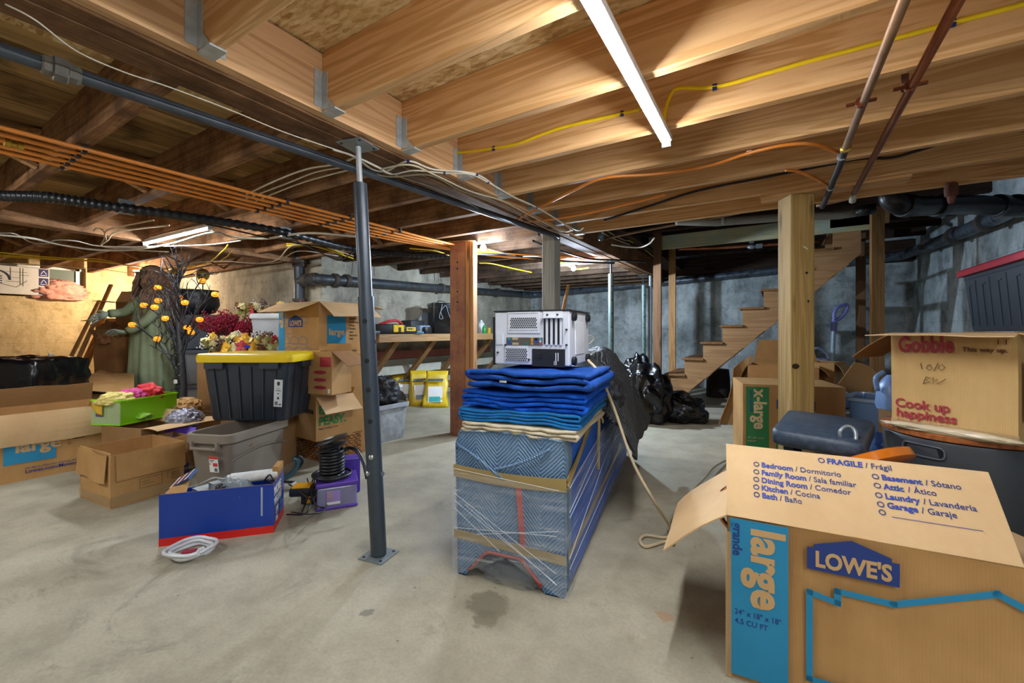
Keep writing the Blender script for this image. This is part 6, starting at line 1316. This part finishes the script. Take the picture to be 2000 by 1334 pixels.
c = on(565,893,.0); m = MB().box((0,0,.08),(.03,.1,.16),bev=.008).build('white_cable_bundle', plain('strip_white','',.4), smooth='auto'); m.location = c; tag(m, 'pale grey plastic piece with cable between the taupe tote and wicker basket', 'plastic piece'); MB().tube(curve_pts([(.02,0,.02),(.025,.0,.1),(.0,0,.17)],5), .005, 6).build('black_cord', c_blk, m)
# ================= workbench =================
wb = thing('workbench', 'long plain wooden workbench fixed to the grey wall on slanted brackets', 'workbench', (-4.2,4.8,0)); M_bw = wood('bench_wood','#b08a60','#8a683f','Y',.8); M_bs = wood('bench_brace','#9a7349','#6e4d2e','Z',.8)
part(MB().box2((XM+.002,3.25,.945),(-3.80,6.6,.965)), 'bench_top', M_bw, wb); part(MB().box2((-3.80,3.25,.875),(-3.765,6.6,.967)), 'front_apron', M_bw, wb); part(MB().box2((-4.59,3.25,.86),(-3.81,3.29,.944)), 'end_apron', M_bw, wb)
for y in (3.62,4.28,4.98,5.62,6.3): part(MB().beam((-4.56,y,.18),(-3.84,y,.93),.09,.04,up=(0,0,1)), 'slanted_bracket', M_bs, wb)
part(MB().box2((-4.598,3.25,.10),(-4.56,6.6,.19)).box2((-4.598,3.25,.85),(-4.56,6.6,.94)), 'wall_rail', M_bs, wb)
for i, (x, z, c_) in enumerate(((-4.50,.50,'#a9a997'),(-4.44,.62,'#8a4a3a'),(-4.35,.42,'#b5b3a4'))):
    tag(MB().box2((x-.04,3.5,z),(x,6.4,z+.11)).build('stored_board', plain('board_'+c_[1:],c_,.6)), ['pale grey board stored low under the workbench','reddish board stored highest under the workbench','off-white board stored in front under the workbench'][i], 'board')
# bench items
def bitem(px, py, x=-4.05): p = onx(px, py, x); p.z = .9665; return p
p = bitem(745,655,-3.95); m = thing('tool_bag', 'black, red and yellow tool bag on the near end of the workbench', 'tool bag', p+V((0,.12,0)), R(75)); MB().box((0,0,.06),(.36,.2,.12),bev=.03).build('bag_body', plain('bag_black','#191b1e',.6), m, smooth='auto'); MB().box((.07,-.095,.065),(.14,.03,.09),bev=.01).build('yellow_pocket', plain('tool_yellow2','#e5bd12',.5), m); MB().tube(curve_pts([(-.16,-.05,.11),(-.05,-.08,.15),(.08,-.04,.16),(.17,0,.12)],6), .016, 8).build('red_strap', plain('red_strap','#c4282a',.6), m, smooth=True); MB().box((.08,-.112,.05),(.03,.006,.06)).build('buckle', blk, m)
p = bitem(730,662,-3.85); m = MB().box((0,0,.02),(.12,.16,.04),bev=.015).build('grey_case', plain('slate_case','#3d4a56',.5), smooth='auto'); m.location = p+V((0,-.03,0)); tag(m, 'slate grey case at the near corner of the workbench', 'case')
p = bitem(790,655); cloth('grey gloves and rags between the tool bags on the workbench', 'work_gloves', p, (.10,.14,.06), 81, plain('glove_grey','#6f7f8e',.8,var=.5,scale=30), 'gloves', .3, f=4)
p = bitem(797,652,-3.95); m = thing('tool_pouch', 'smaller yellow and black tool pouch in the middle of the workbench', 'tool bag', p, R(75)); MB().box((0,0,.05),(.20,.14,.10),bev=.02).build('pouch_body', plain('bag_black','',.6), m, smooth='auto'); MB().box((0,-.072,.06),(.13,.01,.05),bev=.003).build('yellow_panel', plain('tool_yellow2','',.5), m); text_mesh([('WALT',-.045,.052,.032,1.2)], 'brand_lettering', blk, m, frame((0,-.078,0),(1,0,0),(0,0,1)))
p = bitem(812,655,-3.9); m = MB().box((0,0,.015),(.20,.08,.03),bev=.01).build('blue_yellow_tool', plain('tool_blue','#3f6f8e',.5), smooth='auto'); m.location = p; m.rotation_euler.z = R(60); tag(m, 'blue and yellow hand tool on the workbench edge', 'tool'); MB().box((.03,0,.031),(.08,.05,.01)).build('yellow_trim', plain('tool_yellow2','',.5), m)
p = bitem(818,648); m = tote('small_organizer', 'small blue-grey organizer box on the workbench', p+V((-.1,-.08,0)), p+V((.1,-.08,0)), .2, .11, .9665, plain('blue_grey_box','#7d93a8',.4), ribs=0, rad=.02)[0]
p = bitem(806,648,-4.2); m = MB().box((0,0,.09),(.2,.26,.18),bev=.02).build('black_pouch', plain('bag_black','',.6), smooth='auto'); m.location = p; tag(m, 'black soft case behind the pouches on the workbench', 'case')
p = bitem(820,648,-4.35); m = MB().lathe([(.0,0),(.15,0),(.155,.03),(.0,.04)],(0,0,.15),24,mat=Matrix.Rotation(PI/2,4,'Y')).build('grey_disc', plain('grey_disc','#7b8083',.5), smooth='auto'); m.location = p+V((0,.1,0)); tag(m, 'grey round lid leaning on the wall behind the organizer box', 'lid')
p = bitem(832,648,-3.95); m = MB().box((0,0,.045),(.10,.12,.09),bev=.01).build('black_box', blk, smooth='auto'); m.location = p; tag(m, 'small black box left of the tall black case on the workbench', 'box')
p = bitem(861,648,-4.15); m = thing('tall_black_case', 'tall glossy black case with hanging cords standing on the workbench', 'case', p, R(60)); MB().loft([rrect(.30,.26,.04,0),rrect(.33,.28,.04,.02),rrect(.33,.28,.04,.40),rrect(.35,.30,.04,.405),rrect(.35,.30,.04,.43),rrect(.32,.27,.04,.44)]).build('case_body', plain('gloss_black','#0e1013',.15,spec=.7), m, smooth='auto')
MB().tube(curve_pts([(-.03,-.148,.42),(-.05,-.15,.30),(-.02,-.15,.22),(-.07,-.15,.22),(-.05,-.15,.32),(.02,-.15,.40),(.06,-.15,.30),(.10,-.15,.2)],6), .004, 6).build('grey_cord', plain('grey_cord2','#9aa0a6',.5), m, smooth=True); MB().tube(curve_pts([(-.06,0,.435),(-.04,0,.47),(.04,0,.47),(.06,0,.435)],6), .006, 6).build('handle', blk, m)
p = onx(940,645,-4.15); m = MB().lathe([(.05,0),(.055,.02),(.055,.16),(.02,.2),(.02,.22)],(0,0,0),16).build('white_bottle', ink_white, smooth='auto'); m.location = (p.x,p.y,.9665); tag(m, 'white bottle on the workbench right of the doubled brown post', 'bottle')
p = onx(946,648,-4.0); m = MB().lathe([(.03,0),(.035,.01),(.035,.09),(.015,.12),(.015,.14)],(0,0,0),14).build('green_bottle', plain('green_bottle','#2f9a4f',.3), smooth='auto'); m.location = (p.x,p.y,.9665); tag(m, 'small green bottle beside the white bottle on the workbench', 'bottle')
p = onx(955,648,-4.0); m = MB().lathe([(.03,0),(.03,.09),(.0,.09)],(0,0,0),14).build('yellow_can', plain('yellow_can','#c9a01e',.4), smooth='auto'); m.location = (p.x,p.y,.9665); tag(m, 'small yellow can on the workbench beside the computer case', 'can')
# cat litter bags
M_lit = plain('yellow_sack','#d6b51c',.4,var=.2,scale=6,bump=.3)
for i, (px, py, w1, rz, lb) in enumerate(((793,790,.29,62,'leftmost, slumped'),(822,792,.28,55,'middle'),(853,796,.34,38,'rightmost, with teal cat picture'))):
    p = on(px, py); o = thing('litter_sack', f'yellow and white plastic sack under the workbench, {lb}', 'sack', p+V((-.06,.04,0)), R(rz), 'yellow sacks under the workbench'); m = MB(); h = .47-.02*(2-i); 
    rg = []
    for k in range(9):
        t_ = k/8; ww = w1*(1-.22*t_); dp = .16*(1-t_**2*.85); rg.append([q+V((.03*nz((q+V((0,0,t_)))*11+V((i,0,0)))+(i-1)*.03*t_*t_, .0+.13*t_+.035*nz(q*9+V((i,5,t_*4))), .02*nz(V((q.x*12,i,3)))*t_)) for q in rrect(ww, max(.02,dp), min(.04,max(.009,dp*.45)), h*t_, n=5)])
    m.loft(rg); m.build('sack_body', M_lit, o, smooth=True)
    fr_ = Matrix.Translation((0,-.085,0))@Matrix.Rotation(R(-25),4,'X')
    def fq(x, z, g=.0): return V((x, -.077+.02*max(0,z-.0)/h+.19*(z/h)*.55*1.0-g, z))
    MB().grid(lambda u,v: fq((u-.5)*w1*.55, .07+v*.2, .004), 4, 4).build('white_print', ink_white, o, solid=.002)
    MB().grid(lambda u,v: fq(-.005+(u-.5)*w1*.42, .08+v*.06, .008), 4, 4).build('teal_picture' if i == 2 else 'grey_picture', plain('teal_pic','#35b0ae',.5) if i == 2 else plain('grey_pic','#7a8790',.5), o, solid=.002)
    MB().grid(lambda u,v: fq((u-.5)*w1*.6, h*.72+v*.03, .004), 4, 2).build('grey_stripe', plain('slate_stripe','#4b5c6b',.5), o, solid=.002)
# ================= right cluster =================
# x-large box and friends
xA, xB = at(1451,800,3.2), at(1652,800,2.98)
o, w_, d_, h_ = carton('moving_box', 'x-large cardboard moving box with green panel behind the treated post', xA, xB, .5, .60, mat=M_card, flaps=[], closed=True, wob=.004)
FM = frame((-w_/2,-d_/2-.003,0),(1,0,0),(0,0,1)); decal([rect(.02,.0,.17,.585),rect(.215,0,.232,.3)], 'green_panel', ink_green, o, FM)
text_mesh([('x-large', .075, .565, .115, 1.5, DOWN, .92)], 'size_lettering', plain('pale_card_ink','#d8bf93',.6), o, FM@Matrix.Translation((0,0,.001))); text_mesh([('extra grande', .046, .56, .035, .6, DOWN, .9)], 'small_lettering', ink_navy, o, FM@Matrix.Translation((0,0,.001))); text_mesh([('22" x 22" x 21.5"', .03,.20,.016,.2),('6 CU FT',.03,.175,.016,.2)], 'size_note', plain('pale_card_ink','',.6), o, FM@Matrix.Translation((0,0,.001)))
lowes(o, FM, .22, .43, .24, .11)
yA, yB = at(1460,800,3.8), at(1600,800,3.5)
o, w_, d_, h_ = carton('open_carton', 'tan open carton with raised back flap behind the x-large box', yA, yB, .4, .70, mat=M_card, flaps=[('b',.22,84,.06,.0),('l',.24,235,0,.3,M_cardD),('r',.10,215,0,.2)])
zA, zB = at(1588,800,3.55), at(1622,800,3.45)
carton('open_carton', 'brown open carton with torn right edge under the purple vacuum', at(1575,800,3.75), at(1628,800,3.6), .3, .73, mat=M_card, flaps=[('r',.12,205,0,.5)], wob=.01)
m = MB().grid(lambda u,v: V((-.10+.2*u, 0, .05+.25*v+.02*math.sin(u*4))), 6, 4).build('loose_cardboard', M_card, None, solid=.005); c = at(1648,772,3.4); m.location = (c.x,c.y,.45); m.rotation_euler = (R(10),R(28),YAW-.3); tag(m, 'loose piece of cardboard sticking up right of the tan cartons', 'cardboard')
# leaning flap cardboard at left
m = MB().grid(lambda u,v: V((-.11*v+.02*math.sin(v*4), .0, .0)) + V((u*.16*(1-.3*v), .03*math.sin(u*4), .62-.52*v+.14*u*(1-v))), 8, 10).build('hanging_cardboard', M_cardD, None, solid=.005); c = at(1432,800,3.95); m.location = (c.x,c.y,.03); m.rotation_euler.z = YAW-.2; tag(m, 'bent cardboard flap standing left of the x-large box', 'cardboard')
# purple vacuums
M_lav = plain('lavender_plastic','#7f83c4',.35,var=.06); M_lav2 = plain('pale_tube','#9fb0bd',.35,.2)
c = ray(1625)*5.6; v = thing('upright_vacuum', 'lavender upright vacuum with loop handle standing behind the tan cartons', 'vacuum cleaner', (c.x,c.y,0), YAW)
MB().tube([(0,0,.55),(.02,0,1.02)], .026, 14).build('tube', M_lav2, v, smooth='auto'); MB().tube([(.02,0,1.0),(.025,0,1.13)], .036, 14).build('grip_collar', M_lav, v, smooth='auto')
MB().tube(curve_pts([(.025,0,1.12),(.03,0,1.24),(.08,0,1.32),(.20,0,1.345),(.17,0,1.24),(.10,0,1.17),(.03,0,1.13)],6), .021, 10).build('loop_handle', M_lav, v, smooth=True)
MB().loft([rrect(.16,.16,.05,.15),rrect(.20,.18,.06,.25),rrect(.18,.17,.06,.45),rrect(.12,.12,.04,.56)]).build('dust_canister', M_lav, v, smooth='auto'); MB().box((0,-.04,.08),(.30,.30,.14),bev=.04).build('floor_head', M_lav, v, smooth='auto'); MB().tube(curve_pts([(-.12,-.02,.5),(-.14,-.03,.3),(-.08,-.06,.2),(.10,-.05,.2),(.14,-.02,.4),(.1,0,.5)],6), .018, 8).build('black_hose', blk, v, smooth=True)
c = ray(1596)*5.0; v = thing('carpet_cleaner', 'lavender rounded floor cleaner with arched handle left of the upright vacuum', 'vacuum cleaner', (c.x,c.y,0), YAW)
MB().loft([rrect(.26,.26,.08,0),rrect(.28,.28,.09,.1),rrect(.26,.26,.09,.55),rrect(.20,.2,.07,.68)]).build('machine_body', M_lav, v, smooth='auto'); MB().tube(curve_pts([(-.13,0,.60),(-.12,0,.72),(0,0,.80),(.12,0,.72),(.14,0,.58)],6), .016, 10).build('arched_handle', M_lav2, v, smooth=True); MB().lathe([(.07,0),(.08,.03),(.0,.05)], (-.03,-.125,.60), 16, mat=Matrix.Rotation(PI/2,4,'X')).build('round_cover', plain('pale_lav','#c0c3e2',.3), v, smooth='auto')
# clear blue tote, jug, navy bag
kA, kB = at(1655,800,3.05), at(1745,800,2.85)
ct = tote('storage_tote', 'empty clear bluish tote between the x-large box and the big drum', kA, kB, .42, .42, .10, glass('clear_blue','#86a9cf',.55,.15), None, .9, rad=.04, ribs=0, open_=True)[0]
tag(MB().box2((-.2,-.2,0),(.2,.2,.097)).build('folded_carton', M_card), 'folded carton lying under the clear bluish tote', 'cardboard').location = (ct.location.x,ct.location.y,0)
MB().loft([rrect(.36,.45,.045,.405),rrect(.37,.46,.045,.425),rrect(.34,.43,.04,.427),rrect(.33,.42,.04,.405)],(False,False)).build('rim', glass('clear_rim','#b9d0e8',.7,.1), ct)
c = at(1728,770,2.75); jb = carton('closed_carton', 'plain carton under the blue jug behind the drum', at(1716,800,2.72), at(1775,800,2.5), .3, .50, mat=M_cardD, closed=True)[0]
j = thing('water_jug', 'pale blue plastic jug lying behind the printed food carton', 'jug', (c.x+.03,c.y-.02,.50), YAW); MB().loft([rrect(.13,.12,.04,.0),rrect(.15,.14,.05,.03),rrect(.14,.13,.05,.14),rrect(.09,.09,.035,.19),rrect(.045,.045,.02,.22)]).build('jug_body', plain('pale_blue_plastic','#86a8dc',.35,var=.1), j, smooth='auto'); MB().tube(curve_pts([(-.05,0,.24),(-.10,0,.2),(-.09,0,.12)],5),.014,8).build('handle', plain('pale_blue_plastic','',.35), j, smooth=True)
c = at(1722,855,2.45); cloth('navy blue fabric bag slumped left of the charcoal drum', 'navy_bag', (c.x,c.y,.25), (.10,.12,.24), 91, plain('navy_fabric','#1f3f73',.75,var=.25,bump=.4), 'bag', .12).location.z = .13
# bench pad
m = MB(); zP = .58; pc_ = [V((.055,2.74,zP)),V((.40,2.60,zP)),V((.285,2.04,zP)),V((-.02,2.15,zP))]
def ringp(g, z):
    cc_ = sum(pc_, V())/4; out = []
    for i in range(4):
        a_, b_, c_ = pc_[i-1], pc_[i], pc_[(i+1)%4]; d1 = (a_-b_).normalized(); d2 = (c_-b_).normalized(); r_ = .05
        for k in range(5): t_ = k/4; q = (b_+d1*r_)*(1-t_)**2+b_*2*t_*(1-t_)+(b_+d2*r_)*t_*t_; out.append(cc_+(q-cc_)*g+V((0,0,z)))
    return out
m.loft([ringp(.93,-.07),ringp(.985,-.062),ringp(1,-.035),ringp(.99,-.012),ringp(.94,0)])
pad = thing('weight_bench', 'navy padded bench seat on a dark steel frame in front of the treated post', 'bench', (.18,2.4,0)); part(m, 'padded_seat', plain('navy_vinyl','#2c3a4b',.5,var=.12,scale=14,bump=.2,dirt='#3d4b5d'), pad, smooth=True)
m = MB().beam((.06,2.35,.51),(.12,2.42,.03),.05,.05).beam((.05,2.35,.505),(.33,2.3,.505),.05,.03).beam((-.08,2.48,.02),(.32,2.38,.02),.05,.04).beam((.30,2.32,.50),(.32,2.38,.03),.04,.04); part(m, 'steel_frame', plain('bench_frame','#33383e',.4,.5), pad)
# orange disc with grey hose loop
c = at(1690,893,1.68); og = thing('wooden_disc', 'round orange-rimmed wooden disc leaning behind the foreground box', 'disc', (c.x,c.y,0), YAW+.25)
M_rot = Matrix.Translation((0,0,c.z-.03))@Matrix.Rotation(R(-35),4,'X')@Matrix.Rotation(0,4,'Z')
M_am = plain('amber_wood','#d9761a',.15,var=.15,spec=.7); MB().lathe([(.0,-.02),(.15,-.02),(.16,-.015),(.16,.015),(.145,.02)], (0,0,0), 40, mat=M_rot, cap=False).build('amber_rim', M_am, og, smooth='auto'); MB().lathe([(.0,.012),(.14,.014),(.0,.016)], (0,0,0), 40, mat=M_rot, cap=False).build('pink_face', plain('pink_wood','#c79076',.35,var=.08), og)
MB().beam((0,.02,0),(0,.05,c.z-.06),.03,.03).build('stand', blk, og); MB().box2((-.1,-.06,0),(.1,.14,.02)).build('stand_foot', blk, og)
cable('grey_hose', 'short grey hose forming a loop in front of the navy bench seat', 'hose', [at(1662,900,1.62),at(1668,880,1.64),at(1672,850,1.66),at(1665,836,1.68),at(1652,833,1.69),at(1641,843,1.69),at(1643,855,1.69),at(1652,866,1.70),at(1665,890,1.72),at(1668,920,1.74)], .007, plain('hose_grey','#8b9299',.3,.3))
# charcoal drum with wooden lid
dc = V((.699,2.589,0)); dr = thing('storage_drum', 'large round charcoal drum table with wooden top and slot handle at right', 'side table', dc, YAW)
rD = .275; m = MB(); m.lathe([(rD*.86,0),(rD*.88,.01),(rD,.545),(rD*.985,.555),(0,.555)], n=56); m.build('drum_body', plain('charcoal_drum','#353a40',.45,var=.06), dr, smooth='auto')
MB().lathe([(.0,.556),(rD-.01,.556),(rD+.004,.562),(rD+.004,.580),(rD-.006,.586),(0,.586)], n=56).build('wooden_top', wood('acacia_top','#b06a3c','#7c4223','X',.7,.35), dr, smooth='auto')
def dpt(a_, z, g): rr_ = rD*(.88+.12*z/.545)+g; return V((rr_*math.sin(a_), -rr_*math.cos(a_), z))
aC = -1.30; hw, hh_ = .26, .024
def slot(g, s): return [dpt(aC+(hw*(abs(math.cos(t))**.25)*(1 if math.cos(t) >= 0 else -1))*s, .507+hh_*(abs(math.sin(t))**.75)*(1 if math.sin(t) >= 0 else -1)*s, g) for t in [2*PI*k/36 for k in range(36)]]
m = MB(); m.loft([slot(-.004,.98), slot(.0012,.98)]); m.build('slot_opening', plain('slot_dark','#07080a',.9), dr); MB().tube(slot(.003,1.02), .004, 8, closed=True).build('slot_rim', plain('rim_grey','#585f68',.3), dr, smooth=True)
# gobble box
lidz = .5865
GA, GB = V((.434,2.468,0)), V((.745,2.268,0))
o, w_, d_, h_ = carton('food_delivery_box', 'tan open meal box with red lettering on the drum table at right', GA, GB, .34, .405, lidz, mat=mk_card('cardboard_tan','#d8b57c','#bf9a62'), flaps=[('f',.16,186,-.03,-.05,M_cardL),('l',.20,207,.03,.15,M_cardIn),('b',.1,200),('r',.16,190)], wob=.006)
FM = frame((-w_/2,-d_/2-.004,0),(1,0,0),(0,0,1))
text_mesh([('Gobble', .025, .325, .092, 1.5, .03, .64),('Cook up', .014, .088, .052, 1.0, -.0, .95),('happiness', .018, .046, .052, 1.0, -.0, .95)], 'red_lettering', ink_red, o, FM)
text_mesh([('Dinner solved', .02, .018, .026, .2)], 'small_red_lettering', ink_red, o, FM)
text_mesh([('This way up.', w_-.145, .335, .024, 1.0), ('1 1', w_-.055, .365, .026, .6)], 'way_up_lettering', ink_brown, o, FM)
hw_ = [[(.10,.28),(.105,.255)],[(.125,.275),(.118,.262),(.127,.252),(.137,.262),(.128,.277)],[(.155,.285),(.142,.25)],[(.16,.277),(.155,.262),(.166,.255),(.176,.268),(.165,.28)],[(.118,.225),(.108,.195)],[(.118,.225),(.132,.222),(.117,.212),(.13,.205),(.108,.196)],[(.14,.225),(.138,.198),(.152,.22),(.152,.198),(.178,.222)]]
m = MB()
for st__ in hw_: m.tube([(x,y,0) for x,y in st__], .0011, 4)
m.xf(FM@Matrix.Translation((0,0,.0015))); m.build('handwriting', ink_black, o)
MB().box2((-w_/2+.0,-d_/2-.006,.0),(w_/2+.004,-d_/2-.0048,.035)).build('clear_tape', glass('gobble_tape','#cdb48a',.35,.05), o)
decal([rect(.08,.06,.13,.11),rect(.03,.08,.05,.3)], 'red_panel', ink_red, o, frame((w_/2+.005,-d_/2,0),(0,1,0),(0,0,1)))
m = MB().blob((0,0,0),(.18,.02,.014),4,wrinkle(None,33,.3,5)).build('crumpled_tape_edge', plain('shiny_tape','#d3c3a3',.2,bump=.5), o, smooth=True); m.location = (.0,-d_/2-.012,.012)
# black tote red lid near right wall, on a second tote and carton
rA, rB = V((.985,3.72,0)), V((.985,2.86,0)); M_slate = plain('slate_tote','#36404b',.42,var=.06); M_redlid = plain('red_lid','#b3273a',.4,var=.05)
def wall_tote(label, z, lid): 
    o, w_, d_, h_ = tote('storage_tote', label, rA, V((.985,3.03,0)) if z < .9 else rB, .50, .34, z, M_slate, lid, .90, rad=.04, ribs=0, lidh=.035, lid_over=.05)
    fr = MB()
    for x in (-.33,-.14,.06,.26):
        fr.beam((x,-d_/2*.907,.03),(x,-d_/2*.98,.27),.006,.006,up=(1,0,0)); fr.box((x+.015,-d_/2*.98,.27),(.036,.006,.006)); fr.beam((x+.09,-d_/2*.907,.03),(x+.09,-d_/2*.985,.30),.006,.006,up=(1,0,0))
    fr.build('moulded_ribs', M_slate, o); return o
wall_tote('dark slate tote at the bottom of the stack by the right wall', 0, M_slate); wall_tote('dark slate tote in the middle of the stack by the right wall', .378, M_slate)
carton('closed_carton', 'flat carton spacer under the red-lidded tote', rA, V((.985,3.03,0)), .48, .235, .757, mat=M_card, closed=True)
wall_tote('slate tote with a red lid on top of the stack by the right wall', 1.0, M_redlid)
c = at(1990,490,2.35); m = MB(); m.tube([(.17*math.cos(t), 0, .17*math.sin(t)) for t in [2*PI*k/30 for k in range(30)]], .055, 14, closed=True); m = m.build('inner_tube', plain('tire_rubber','#2a3037',.7,bump=.5), smooth=True); m.location = (1.27,3.1,1.43); m.rotation_euler = (R(90),0,0); tag(m, 'dark rubber tire lying on the red-lidded tote', 'tire')
